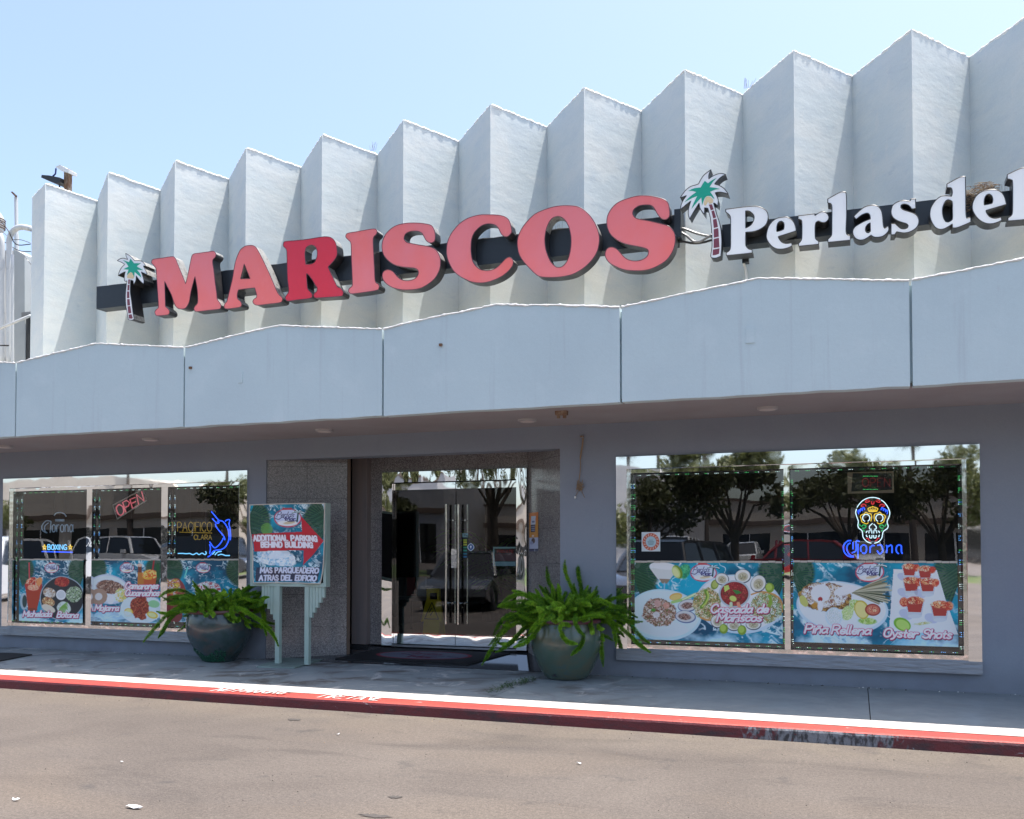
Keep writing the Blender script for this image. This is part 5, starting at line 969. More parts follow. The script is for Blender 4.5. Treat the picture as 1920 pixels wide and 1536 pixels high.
# cables between the signs
def cab(name, pts, o_, Y0, r, mt_, lab, cat, loc=None):
    P3 = [at(x, y, Y0+(q[2] if len(q) > 2 else 0)) for q, (x, y) in zip(pts, px([q[:2] for q in pts], *o_))]
    P3 = [Vector(p) for p in crs(P3, False, 5, 200)]
    return tag(obj(name, MB().tube(P3, r, 7), mt_, None, smooth='all', loc=tuple(P3[0])), lab, cat)
cab('sign_cable', [(1290, 580), (1400, 600), (1560, 660), (1720, 700), (1800, 710)], (1110, 355, 8), 9.9, .013, 'cable_grey', 'upper metal flex cable running between the red and white signs', 'cable')
cab('sign_cable', [(1250, 650), (1330, 650), (1420, 700), (1520, 780), (1620, 785), (1700, 740), (1800, 685)], (1110, 355, 8), 9.88, .013, 'cable_grey', 'sagging middle flex cable between the red and white signs', 'cable')
cab('sign_cable', [(1290, 770), (1400, 790), (1500, 808), (1600, 808), (1700, 790), (1800, 760)], (1110, 355, 8), 9.9, .012, 'cable', 'lowest dark flex cable between the red and white signs', 'cable')
cab('drain_conduit', [(350, 985), (352, 1040), (362, 1090), (385, 1160), (400, 1330)], (1350, 360, 8), 9.9, .014, 'pvc', 'thin white conduit dropping from under the white letter P', 'pipe')
tag(obj('conduit_clip', MB().box(*(lambda p: (p.x-.02, p.x+.045, 9.86, 9.94, p.z-.03, p.z+.03))(at(1396, 489, 9.9))), 'black', None, loc=tuple(at(1396, 489, 9.9))), 'small black junction clip on top of the thin white conduit', 'clip')
# bird nest and spikes on the white sign raceway
na, nb = at(1812, 366, 9.86), at(1862, 356, 9.86)
NS = thing('bird_nest', 'messy dry bird nest heaped on the raceway between letters d and e', 'bird nest', (na.x+.15, 9.92, 4.87))
m = MB()
for i in range(330):
    x = R_.uniform(na.x-.03, nb.x+.02); hgt = .085*math.exp(-((x-na.x-.12)/.16)**2)+.02; y = R_.uniform(9.80, 10.0); z = 4.868+R_.uniform(-.02, hgt)
    if x < na.x+.09 and R_.random() < .5: z = 4.868-R_.uniform(0, .16); y = 9.825
    a_ = R_.uniform(0, 3.14); L = R_.uniform(.02, .07); dz = R_.uniform(-.02, .02)
    m.tube([(x-L*math.cos(a_), y-L*math.sin(a_)*.4, z-dz), (x, y, z+.008), (x+L*math.cos(a_), y+L*math.sin(a_)*.4, z+dz)], .0022, 4)
obj('straw', m, 'straw', NS, kind='stuff')
def spikes(lab, xs0, xs1, z, n, mt='spike'):
    t = thing('bird_spikes', lab, 'bird spikes', ((xs0+xs1)/2, 9.9, z), 'bird spikes on the sign raceways'); m = MB()
    m.box(xs0, xs1, 9.895, 9.905, z, z+.006)
    for i in range(n):
        x = xs0+(xs1-xs0)*(i+.5)/n; m.tube([(x, 9.9, z+.003), (x+R_.uniform(-.02, .02), 9.9+R_.uniform(-.04, .04), z+R_.uniform(.06, .10))], .0016, 4)
    obj('spike_wires', m, mt, t)
spikes('row of thin bird spikes beside the nest left of the last white letter', at(1825, 360, 9.9).x, at(1893, 350, 9.9).x, 4.872, 22)
spikes('short row of bird spikes seen through the hole of letter O', at(1035, 430, 9.9).x, at(1055, 430, 9.9).x, 5.036, 7)
for i, (qx, qy, lab) in enumerate(((700, 287, 'tuft of bird spikes on the fifth valley of the folded wall'), (1402, 170, 'tuft of bird spikes on a right-hand valley of the folded wall'))):
    p = at(qx, qy, YP+.6); m = MB()
    for k in range(7): m.tube([(p.x+k*.012-.04, p.y, ZTOP-.02), (p.x+k*.014-.04+R_.uniform(-.03, .05), p.y, ZTOP+R_.uniform(.05, .11))], .002, 4)
    tag(obj('bird_spikes', m, 'spike', None, loc=(p.x, p.y, ZTOP)), lab, 'bird spikes', 'bird spikes on the folded wall')

# ================================================================ PARKING SIGN ON TWO POSTS
PS = thing('parking_sign', 'mint wooden sign on two posts with additional parking banner and red arrow', 'sign', (-6.35, 9.65, .1))
YS = 9.52
a, c = at(470, 947, YS), at(611, 1099, YS); a2 = at(611, 943, YS)
X0, X1, Z1, Z0 = a.x, c.x, (a.z+a2.z)/2, at(478, 1099, YS).z
fw = .045
m = MB(); m.box(X0, X1, YS, YS+.095, Z0, Z0+fw); m.box(X0, X1, YS, YS+.095, Z1-fw*.6, Z1); m.box(X0, X0+fw*.8, YS, YS+.095, Z0+fw, Z1-fw*.6); m.box(X1-fw*.8, X1, YS, YS+.095, Z0+fw, Z1-fw*.6)
obj('cabinet_frame', m, 'mint', PS); obj('back_board', MB().box(X0+fw*.8, X1-fw*.8, YS+.05, YS+.088, Z0+fw, Z1-fw*.6), 'dark', PS)
m = MB()
p1l, p1r, p2l, p2r = (at(v, 1200, YS).x for v in (515.5, 523.5, 570.6, 578.5))
for nm, l, r in (('post', p1l, p1r), ('post', p2l, p2r)): obj(nm, MB().box(l, r, YS+.0, YS+.055, .118, Z0-.001), 'mint', PS)
sx = at(490, 1100, YS).x; n = 5; wd = (p1l-sx)/n
for k in range(n):
    zb = at(500, 1122+ (k)*10.0, YS).z; obj('slat', MB().box(sx+k*wd, sx+(k+1)*wd-.003, YS+.008+.002*k, YS+.05, zb, Z0-.001), 'mint', PS)
ex = at(607, 1100, YS).x; wd = (ex-p2r)/n
for k in range(n):
    zb = at(500, 1156-(k)*9.3, YS).z; obj('slat', MB().box(p2r+k*wd+.003, p2r+(k+1)*wd, YS+.008+.002*k, YS+.05, zb, Z0-.001), 'mint', PS)
q = [gr(481, 1252, .1), gr(553, 1254, .1), gr(608, 1238, .1), gr(541, 1232, .1)]
obj('base_plate', MB().hexa([Vector((p.x, p.y, .118)) for p in q], [Vector((p.x, p.y, .1005)) for p in q]), mat('mint_base_board', (.20, .27, .25), .7, vary=(3, (.12, .16, .15), .4, .7)), PS)
P = Print(170, 190, ((75, 95), (704, 72), (684, 760), (110, 755))); P.sea(61); P.fronds(1, 60, 240, 210, 5); P.fronds(-1, 730, 230, 220, 6); P.ell(225, 300, 50, 50, 0, (110, 170, 70), .7)
for i in range(12): P.stroke([(75, 130+i*16), (250-i*7, 190+i*14)], 4, (60, 100, 70) if i % 2 else (20, 50, 40), .7); P.stroke([(700, 100+i*22), (560+i*4, 200+i*16)], 4, (60, 110, 90) if i % 2 else (14, 46, 40), .7)
P.speck(300, 550, 170, 70, 10, [(220, 235, 245), (160, 205, 230), (236, 244, 250)], 24, 7, rag=.4); P.ell(320, 520, 90, 34, -10, (226, 238, 246), .8)
P.logo(400, 205, 1.85)
P.poly([(95, 345), (515, 322), (512, 190), (688, 395), (524, 605), (520, 478), (108, 492)], (196, 34, 52))
bt = lambda tx, x, y, h, w_, wd, col=(240, 236, 244): P.text(tx, x, y, h, wd, col, w_, 0, 2.6, outline=(wd+7, (150, 20, 40)) if col[0] > 230 and y < 500 else None)
bt('ADDITIONAL PARKING', 108, 400, 44, 525, 14); bt('BEHIND BUILDING', 172, 454, 42, 418, 14)
P.poly([(130, 628), (656, 622), (660, 745), (128, 745)], (44, 44, 66))
for i in range(7): P.stroke([(135, 640+i*15), (650, 634+i*16)], 3, (74, 74, 104), .6)
P.text('MAS PARQUEADERO', 165, 672, 42, 12, (214, 218, 236), 486, 0, 2.4); P.text('ATRAS DEL EDIFICIO', 160, 737, 42, 12, (214, 218, 236), 486, 0, 2.4)
BX0, BX1, BZ1, BZ0 = X0+.0, X1-.012, Z1-.004, Z0+.04
def bann(U, V):
    sag = .10*np.clip(V-.28, 0, 1)**.7; xl = BX0+sag*.95*np.minimum(1, V*2.2); xr = BX1-.05*np.clip(V-.5, 0, 1)*2*.9-.02*np.sin(V*7)*V
    return xl+(xr-xl)*U, YS-.012+.018*np.sin(U*8+V*4)*V*.6+.014*np.sin(U*16-V*9)*(V > .3)*V-.008*np.exp(-(U*14)), BZ1+(BZ0-BZ1)*V+.006*np.sin(U*3)
o = P.build('banner_sheet', bann, PS); o['label'] = 'wrinkled vinyl banner with red arrow'
m = MB()
for pts in ([bann(np.array(u/24), np.array(0.)) for u in range(25)], [bann(np.array(0.), np.array(u/24)) for u in range(25)], [bann(np.array(1.), np.array(u/24)) for u in range(25)], [bann(np.array(u/24), np.array(1.)) for u in range(25)]):
    m.tube([(float(p[0]), float(p[1])-.003, float(p[2])) for p in pts], .007, 6)
obj('hem_cord', m, 'hem', PS)
# notice card on the right granite
GA, GB = Vector((RGX, YB-.02, 0)), Vector((RX1, YW+.02, 0)); gd = (GB-GA).normalized(); gn = Vector((gd.y, -gd.x, 0))
def on_plane(px_, py_, off=.006):
    o_ = GA+gn*off; d = at(px_, py_, 1.0)-Vector((0, 0, EYE)); t = (o_.dot(gn))/(d.dot(gn)); return Vector((0, 0, EYE))+d*t
P = Print(30, 90, ((160, 285), (372, 285), (372, 1215), (160, 1215))); P.I[:] = lin(206, 120, 40); P.poly([(150, 500), (380, 500), (380, 880), (150, 880)], (200, 135, 40)); P.poly([(205, 370), (315, 370), (305, 570), (195, 570)], (190, 200, 220)); P.ell(255, 505, 36, 24, 0, (90, 105, 150)); P.poly([(195, 575), (300, 575), (298, 755), (195, 755)], (22, 28, 70))
for y in (620, 665, 710): P.stroke([(215, y), (280, y)], 20, (150, 155, 185))
P.ell(245, 845, 28, 20, 0, (230, 215, 215)); P.poly([(150, 880), (380, 880), (380, 1150), (150, 1150)], (176, 186, 214)); P.ell(255, 960, 44, 66, 0, (80, 60, 60)); P.ell(215, 1010, 40, 40, 0, (140, 150, 190)); P.poly([(150, 1150), (380, 1150), (380, 1230), (150, 1230)], (30, 40, 90)); P.poly([(282, 1140), (302, 1140), (302, 1230), (282, 1230)], (150, 160, 180))
p00, p10, p01 = on_plane(992.5, 962), on_plane(1009, 962), on_plane(992.5, 1034)
tag(P.build('flyer_card', lambda U, V: (p00.x+(p10.x-p00.x)*U, p00.y+(p10.y-p00.y)*U, p00.z+(p01.z-p00.z)*V), None, 'print', loc=p00), 'narrow orange and white flyer taped to granite beside the door', 'flyer')
# frayed cord on the wall
CW = thing('hanging_cord', 'frayed brown cord with a knotted clump hanging on the blue wall', 'cord', tuple(at(1092, 820, YW)))
P3 = [at(940+x/9.6, 820+y/9.6, YW-.02) for x, y in ((1470, 15), (1462, 120), (1440, 250), (1420, 400), (1425, 480), (1420, 600), (1405, 720), (1395, 820), (1410, 900))]
obj('cord', MB().tube([Vector(p) for p in crs(P3, False, 4, 200)], [.009]*12+[.0045]*20+[.004]*1, 6), 'twine', CW)
m = MB(); kc = at(940+1415/9.6, 820+880/9.6, YW-.025)
for i in range(26):
    a_ = R_.uniform(0, 6.28); m.tube([kc+Vector((R_.uniform(-.03, .03), R_.uniform(-.02, .015), R_.uniform(-.05, .05))), kc+Vector((.03*math.cos(a_), -.01, .05*math.sin(a_))), kc+Vector((R_.uniform(-.05, .05), 0, R_.uniform(-.07, .07)))], .003, 4)
for e in ((1400, 940, 1330, 1070), (1440, 960, 1500, 1090)): m.tube([at(940+e[0]/9.6, 820+e[1]/9.6, YW-.02), at(940+e[2]/9.6, 820+e[3]/9.6, YW-.02)], .003, 4)
obj('knot', m, 'twine', CW); pp = at(940+1330/9.6, 820+1080/9.6, YW-.02); obj('loose_end', MB().box(pp.x-.008, pp.x+.008, pp.y-.008, pp.y+.008, pp.z-.012, pp.z+.012), 'bead', CW)
hk = at(1092, 819, YW); obj('hook', MB().box(hk.x-.02, hk.x+.02, YW-.03, YW, hk.z-.008, hk.z+.008), 'rust', CW)

# ================================================================ PLANTERS AND FOXTAIL FERNS
def pot(lab, c, prof, body, rim, nm):
    t = thing('glazed_pot', lab, 'planter', c, 'glazed planters flanking the entrance')
    pr = [(r, z) for r, z in prof]
    prs = crs(pr, False, 5, 200)
    obj('pot_body', MB().lathe([(0, .004), (pr[0][0]-.02, .002)]+prs, 56, c), body, t, smooth=True)
    R, H = pr[-1]
    obj('rim', MB().lathe([(R-.004, H-.006), (R+.022, H), (R+.034, H+.018), (R+.028, H+.036), (R+.005, H+.044), (R-.03, H+.036), (R-.05, H-.02), (R-.06, H-.1)], 56, c), rim, t, smooth=True)
    obj('soil', MB().lathe([(0, H-.03), (R-.055, H-.04)], 40, c), 'soil', t); return t, R, H
cA = (at(412, 1200, 9.62).x, 9.62, .1); cB = (at(1062, 1200, 9.58).x, 9.58, .1)
pA, RA_, HA = pot('wide dark teal and rust glazed pot beside the parking sign', cA, [(.18, 0), (.20, .03), (.295, .15), (.375, .30), (.40, .43), (.392, .53), (.375, .60)], 'pot_a', 'rim_a', 'a')
pB, RB_, HB = pot('green glazed pot right of the glass doors', cB, [(.19, 0), (.235, .03), (.30, .14), (.365, .29), (.385, .42), (.37, .53), (.35, .60)], 'pot_b', 'rim_b', 'b')
m = MB()
for i in range(420):       # painted foliage-like drips low on the left pot
    a_ = -math.pi/2+R_.uniform(-1.0, .95); hz = R_.uniform(.0, 1)**1.6*(.11+.05*math.sin(a_*5)); z = .02+hz
    r = np.interp(z, [0, .03, .15, .3], [.18, .20, .295, .375])+.003; x, y = cA[0]+r*math.cos(a_), cA[1]+r*math.sin(a_); s_ = R_.uniform(.008, .02)
    m.lathe([(0, s_*.8), (s_*.8, 0), (0, -s_*.8)], 5, (x, y, .1+z))
obj('drip_glaze', m, 'algae', pA)
m = MB(); m.box(cB[0]-.008-.05, cB[0]+.012-.05, cB[1]-.262, cB[1]-.24, .155, .215); m.box(cB[0]-.03-.05, cB[0]+.03-.05, cB[1]-.258, cB[1]-.236, .150, .158); obj('stamp_mark', m, 'black', pB)
def plume(base, dirv, L, r, droop, curl, seed, parent, dense=1.0):
    r0 = min(r, .031); rs = random.Random(seed); n = 26; p = Vector(base); d = Vector(dirv).normalized(); pts = [p.copy()]; side = d.cross(Vector((0, 0, 1))); side = side.normalized() if side.length > .1 else Vector((1, 0, 0))
    wa, wb = rs.uniform(.9, 2.4), rs.uniform(0, 6.28)
    for i in range(n):
        t = i/n; d = (d+Vector((0, 0, -droop*(.3+1.4*t)))/n*2+side*(curl+1.6*wa*math.sin(t*6+wb))/n+Vector((0, 0, 1.3*wa*math.sin(t*7+wb*2)))/n).normalized()
        if t > .72: d = (d+Vector((0, 0, rs.uniform(.04, .13)))).normalized()
        p = p+d*(L/n); pts.append(p.copy())
    m = MB(); m.raw = 1; N = int(1500*L*dense/.5)
    V_, F_, I_ = [], [], []
    for k in range(N):
        t = rs.random()**.9; f = t*n; i = min(n-1, int(f)); q = pts[i].lerp(pts[i+1], f-i); ax = (pts[i+1]-pts[i]).normalized()
        r = r0; u = ax.orthogonal().normalized(); v = ax.cross(u); a_ = rs.uniform(0, 6.283); rad = u*math.cos(a_)+v*math.sin(a_)
        rr = r*(min(1, t*7+.25)*.25+.75)*(1 if t < .86 else max(.35, 1-(t-.86)/.14*.65))*rs.uniform(.6, 1.2)
        tip = q+rad*rr+ax*rr*.30; wv = ax.cross(rad).normalized()*(.0026+.0018*rs.random()); mid = q+rad*rr*.5+ax*rr*.08
        o = len(V_); V_ += [tuple(q), tuple(mid+wv), tuple(tip), tuple(mid-wv)]; F_.append((o, o+1, o+2, o+3)); I_.append(0 if rs.random() < .74 else 1)
    m.v, m.f, m.m = V_, F_, I_
    young = rs.random() < .6
    return obj('frond', m, ['fern', 'fern_dark'] if young else ['fern_dark', 'fern'], parent)
def fern(lab, c, R, H, specs, seed):
    t = thing('foxtail_fern', lab, 'plant', (c[0], c[1], c[2]+H), 'foxtail ferns in the glazed pots'); rs = random.Random(seed)
    for i, (az, el, L, r, dr, cu) in enumerate(specs):
        b0 = Vector((c[0]+R*.45*math.cos(math.radians(az))*rs.uniform(.2, 1), c[1]+R*.45*math.sin(math.radians(az))*rs.uniform(.2, 1), c[2]+H-.03))
        e = math.radians(el); plume(b0, (math.cos(math.radians(az))*math.cos(e), math.sin(math.radians(az))*math.cos(e), math.sin(e)), L, r, dr, cu, seed*100+i, t)
    return t
def specs_for(seed, n, lo=.45, hi=.68, left=0):
    rs = random.Random(seed); out = []
    for i in range(n):
        az = rs.uniform(0, 360); el = rs.choice([rs.uniform(62, 86), rs.uniform(35, 62), rs.uniform(8, 42)])
        L = rs.uniform(lo, hi)*(1.22 if el < 50 else .85); out.append((az, el, L, rs.uniform(.022, .031), rs.uniform(.35, .9) if el > 45 else rs.uniform(.25, .75), rs.uniform(-.5, .5)))
    return out
# long arms seen in the photograph: azimuth 180 = left, 0 = right, 270 = to the camera
SA = specs_for(5, 170, .28, .60)+[(185, 35, .95, .034, 1.0, .1), (190, 22, 1.0, .036, .75, -.1), (200, 30, 1.05, .036, 1.2, .0), (175, 48, .8, .034, .9, 0), (215, 28, .75, .036, .8, .2), (180, 60, .75, .03, 1.3, .3), (195, 44, .62, .034, .6, 0),
    (330, 42, 1.0, .034, 1.1, -.3), (345, 38, 1.25, .034, 1.25, .1), (335, 30, .9, .034, .9, .2), (350, 40, 1.15, .028, .55, .2), (300, 48, .6, .034, 1.0, 0), (270, 55, .5, .036, .6, .6), (250, 45, .5, .034, .5, -.5), (120, 60, .6, .032, .4, 0), (60, 55, .7, .034, .5, 0), (90, 75, .6, .034, .3, 0), (40, 60, .7, .034, .5, 0), (5, 50, .8, .034, .8, .2), (20, 40, .8, .034, .8, 0), (0, 62, .7, .034, .7, -.2)]
SB = specs_for(9, 240, .30, .64)+[(190, 25, .92, .036, .55, .15), (200, 15, .95, .036, .9, 0), (210, 22, 1.02, .036, 1.15, .1), (195, 32, .9, .034, 1.35, -.2), (185, 48, .85, .034, .9, 0), (180, 62, .8, .032, .9, .3), (220, 20, .7, .038, .8, .4), (230, 30, .65, .038, .7, -.4), (205, 8, .8, .036, .6, .1),
    (345, 35, .75, .036, 1.9, -.1), (335, 30, .8, .036, 1.7, .1), (350, 20, .95, .034, .75, 0), (0, 15, 1.0, .036, .7, .1), (10, 30, .8, .034, .6, 0), (30, 50, .8, .038, .3, 0), (40, 58, .85, .038, .2, 0), (60, 70, .8, .038, .2, 0), (80, 78, .75, .036, .15, 0), (20, 42, .8, .036, .35, 0), (100, 80, .7, .036, .2, 0), (130, 65, .75, .034, .3, .2), (300, 35, .45, .038, .8, .3), (265, 30, .42, .038, .6, -.3), (240, 25, .55, .036, 1.0, .2), (280, 60, .5, .034, .5, .5)]
fern('green foxtail fern in the dark pot, trailing behind the parking sign', cA, RA_, HA, SA, 5)
fern('dense green foxtail fern in the green pot by the right window', cB, RB_, HB, SB, 9)

# ================================================================ ROOF CLUTTER AND PIPES AT THE LEFT
def tpx(name, pts, Y, r, mt_, lab, cat, n=8, smooth=True, group=None):
    P3 = [at(x, y, Y) for x, y in pts]
    if smooth and len(P3) > 2: P3 = [Vector(p) for p in crs(P3, False, 5, 200)]
    o = obj(name, MB().tube(P3, r, n), mt_, None, smooth='all', loc=tuple(P3[0])); return tag(o, lab, cat, group)
def bpx(x0, x1, y0, y1, Y, dY, m=None):
    a, c = at(x0, y0, Y), at(x1, y1, Y); m = m or MB(); return m.box(a.x, c.x, Y, Y+dY, c.z, a.z)
p0 = at(34, 570, 11.4)
SBG = thing('service_wall', 'narrow grey plaster wall with pipes left of the folded wall', 'wall', (p0.x, 11.4, 3.3))
obj('plaster_panel', MB().hexa([at(23, 690, 11.2), at(25, 466, 11.2), at(46, 478, 11.2), at(47, 690, 11.2)], [p+Vector((0, .25, 0)) for p in (at(23, 690, 11.2), at(25, 466, 11.2), at(46, 478, 11.2), at(47, 690, 11.2))]), 'panel_grey', SBG)
obj('plaster_panel', bpx(8, 16, 470, 690, 11.6, .3), 'greywall', SBG); obj('plaster_panel', bpx(-60, 7, 500, 690, 11.9, .3), 'panel_grey', SBG)
obj('corner_strip', bpx(49, 51, 590, 690, 11.1, .05), 'cable', SBG); obj('plaster_panel', bpx(51, 58, 590, 690, 11.3, .2), 'greywall', SBG)
obj('ledge', bpx(40, 58, 586, 592, 11.1, .2), 'cable_grey', SBG)
tpx('vent_pipe', [(17.5, 690), (17.5, 560), (17.5, 470), (18, 448), (26, 432), (40, 426), (58, 429)], 10.95, .045, 'pvc', 'thick pale pipe bending over towards the folded wall', 'pipe', 14)
tpx('vent_pipe', [(23.5, 690), (23.5, 600), (23.5, 478)], 10.9, .022, 'pvc', 'thin pale pipe directly right of the thick bent pipe', 'pipe')
tpx('vent_pipe', [(5, 690), (5, 560), (4, 462), (0, 440)], 10.95, .042, 'pvc', 'leftmost pale vertical pipe at the photo edge', 'pipe', 14)
tpx('brace_rod', [(-5, 618), (57, 592)], 10.7, .022, 'pvc', 'pale diagonal brace rod crossing the vertical pipes', 'rod')
tpx('cross_rail', [(-4, 648), (16, 648)], 10.8, .012, 'cable', 'short dark horizontal rail between the left pipes', 'rail')
tpx('roof_cable', [(-5, 405), (15, 432), (30, 458), (57, 458)], 10.9, .008, 'cable', 'black roof cable sagging behind the bent pipe', 'cable')
tpx('roof_cable', [(-5, 425), (20, 447), (40, 450), (58, 456)], 11.0, .006, 'cable_grey', 'thin grey roof cable above the plaster panel', 'cable')
tpx('roof_cable', [(-5, 448), (12, 456), (35, 470), (58, 472)], 11.0, .007, 'cable', 'lower dark roof cable ending at the folded wall', 'cable')
tpx('roof_cable', [(46, 480), (58, 496)], 11.2, .005, 'cable_grey', 'short slanting wire right of the plaster panel', 'cable')
LP = thing('lamp_pole', 'slim white roof lamp pole with a small tilted head', 'lamp', tuple(at(31, 470, 12.5)))
obj('pole', MB().tube([at(31, 600, 12.5), at(31, 440, 12.5)], .038, 10), 'pvc', LP); obj('pole', MB().tube([at(31, 440, 12.5), at(30, 370, 12.5)], .03, 10), 'pvc', LP)
obj('lamp_head', MB().hexa([at(20, 360, 12.45), at(23, 359, 12.45), at(33, 368, 12.45), at(30, 371, 12.45)], [at(20, 360, 12.65), at(23, 359, 12.65), at(33, 368, 12.65), at(30, 371, 12.65)]), 'rust', LP)
AC = thing('roof_vent', 'white ribbed roof vent at the upper left edge', 'vent', tuple(at(2, 450, 11.2)))
c_ = at(0, 425, 11.3); obj('vent_drum', MB().lathe([(.03, .32), (.10, .30), (.15, .22), (.17, .1), (.15, 0), (.1, -.02), (.1, -.2), (.13, -.22), (.13, -.5)], 20, (c_.x-.14, c_.y, c_.z-.05)), 'pvc', AC)
for k in range(5): obj('rib', MB().lathe([(.165, 0), (.178, .01), (.165, .02)], 20, (c_.x-.14, c_.y, c_.z-.02+k*.035)), 'rust', AC)
tag(obj('terracotta_block', bpx(48.5, 56, 548, 566, 13.5, .4), 'red_tile', None, loc=tuple(at(52, 566, 13.5))), 'small terracotta coloured roof block in the gap beside the folded wall', 'block')
FL = thing('roof_floodlight', 'dark floodlight hanging from a rusty bent bracket on the folded wall', 'floodlight', tuple(at(124, 358, 10.4)))
Yf_ = 10.45
obj('post', MB().box(at(119.5, 350, Yf_).x, at(128, 350, Yf_).x, Yf_, Yf_+.07, ZTOP-.35, at(120, 318, Yf_).z), 'rust', FL)
obj('bracket_arm', MB().hexa([at(103, 313, Yf_-.05), at(112, 309, Yf_-.05), at(129, 318, Yf_-.05), at(128, 324, Yf_-.05), at(116, 321, Yf_-.05), at(108, 316, Yf_-.05)], [q+Vector((0, .16, 0)) for q in (at(103, 313, Yf_-.05), at(112, 309, Yf_-.05), at(129, 318, Yf_-.05), at(128, 324, Yf_-.05), at(116, 321, Yf_-.05), at(108, 316, Yf_-.05))]), 'bead', FL)
obj('lamp_body', MB().hexa([at(78, 328, Yf_-.08), at(92, 329, Yf_-.08), at(112, 333, Yf_-.08), at(112, 341, Yf_-.08), at(104, 344, Yf_-.08), at(77, 333, Yf_-.08)], [q+Vector((0, .22, 0)) for q in (at(78, 328, Yf_-.08), at(92, 329, Yf_-.08), at(112, 333, Yf_-.08), at(112, 341, Yf_-.08), at(104, 344, Yf_-.08), at(77, 333, Yf_-.08))]), 'blacktrim', FL)
obj('hanger', MB().tube([at(105, 316, Yf_), at(104, 326, Yf_), at(99, 331, Yf_)], .012, 6), mat('blue_wire', (.02, .04, .2), .5), FL)
obj('wiring', MB().tube([at(109, 340, Yf_), at(111, 345, Yf_), at(112, 352, Yf_)], .010, 6), M['blue_wire'] if 'blue_wire' in M else 'cable', FL)

# ================================================================ THINGS INSIDE THE DOOR
c0 = gr(813, 1191, FZ)
WF = thing('wet_floor_sign', 'yellow folding wet floor sign standing inside the left glass door', 'floor sign', (c0.x, c0.y, .1))
def trap(w0, w1, z0, z1, y0, y1, th, cx=c0.x): return MB().hexa([(cx-w0/2, c0.y+y0, z0), (cx+w0/2, c0.y+y0, z0), (cx+w1/2, c0.y+y1, z1), (cx-w1/2, c0.y+y1, z1)], [(cx-w0/2, c0.y+y0+th, z0), (cx+w0/2, c0.y+y0+th, z0), (cx+w1/2, c0.y+y1+th, z1), (cx-w1/2, c0.y+y1+th, z1)])
H = at(813, 1103, c0.y).z-.1
obj('front_panel', trap(.27, .25, .1, .1+H*.42, -.12, -.07, .02), 'yellow', WF); obj('front_panel', trap(.34, .21, .1+H*.42, .1+H*.80, -.07, -.03, .02), 'yellow', WF)
obj('rear_panel', trap(.27, .2, .1, .1+H*.80, .16, .02, .02), 'yellow', WF)
m = MB(); m.box(c0.x-.10, c0.x-.065, c0.y-.03, c0.y+.02, .1+H*.8, .1+H); m.box(c0.x+.065, c0.x+.10, c0.y-.03, c0.y+.02, .1+H*.8, .1+H); m.box(c0.x-.065, c0.x+.065, c0.y-.03, c0.y+.02, .1+H*.92, .1+H); obj('handle', m, 'yellow', WF)
m = MB(); tz = lambda f: .1+H*f
for a_, b_ in (((-.11, .47), (0, .76)), ((0, .76), (.11, .47)), ((.11, .47), (-.11, .47)), ((-.02, .53), (.02, .60)), ((-.04, .58), (.0, .66))): m.tube([(c0.x+a_[0], c0.y-.075+.04*(a_[1]-.42), tz(a_[1])), (c0.x+b_[0], c0.y-.075+.04*(b_[1]-.42), tz(b_[1]))], .006, 4)
obj('warning_triangle', m, 'black', WF)
Y2 = 13.1; a, c = at(741, 1082, Y2), at(802, 1120, Y2)
NR2 = thing('brochure_rack', 'small rack of red and pale brochures inside the left glass door', 'rack', ((a.x+c.x)/2, Y2, .1))
for k, (cl, nm) in enumerate((((.04, .03, .03), 'dark'), ((.30, .03, .03), 'red'), ((.30, .36, .40), 'pale'))):
    x_a = a.x+(c.x-a.x)*k/3; obj('brochure', MB().box(x_a+.02, x_a+(c.x-a.x)/3-.03, Y2-.01, Y2+.01, c.z+.02, a.z), mat(nm+'_brochure', cl, .4), NR2)
    obj('divider', MB().box(x_a, x_a+.012, Y2-.03, Y2+.02, c.z-.02, a.z+.02), 'tube_steel', NR2)
obj('tray', MB().box(a.x, c.x, Y2-.06, Y2+.06, c.z-.05, c.z+.01), 'cable_grey', NR2); obj('leg', MB().tube([((a.x+c.x)/2, Y2, .1), ((a.x+c.x)/2, Y2, c.z-.05)], .02, 8), 'black', NR2); obj('base', MB().box(a.x+.1, c.x-.1, Y2-.15, Y2+.15, .1, .12), 'black', NR2)
ip = Vector((-5.9, 15.2, .1)); IP = thing('indoor_palm', 'dark leafy palm standing indoors behind the left glass door', 'plant', tuple(ip))
obj('pot', MB().lathe([(0, 0), (.2, 0), (.26, .45), (.24, .45), (.2, .4)], 20, tuple(ip)), 'black', IP)
for i in range(13):
    a_ = i*.49; m = MB(); e = R_.uniform(.9, 1.35); pts = [ip+Vector((math.cos(a_)*t*t*.9*1.3, math.sin(a_)*t*t*.9, .4+1.55*t*e-.7*t*t*t)) for t in np.linspace(0, 1, 9)]
    m.tube(pts, .008, 4)
    for k in range(2, 9):
        for sg in (-1, 1):
            q = pts[k]; dr_ = Vector((-math.sin(a_), math.cos(a_), 0))*sg; m.add([q, q+dr_*.18+Vector((math.cos(a_)*.1, math.sin(a_)*.1, -.03)), q+dr_*.34+Vector((math.cos(a_)*.2, math.sin(a_)*.2, -.16)), q+dr_*.15+Vector((math.cos(a_)*.13, math.sin(a_)*.13, -.07))], [(0, 1, 2, 3)])
    obj('palm_frond', m, 'fern_dark', IP)

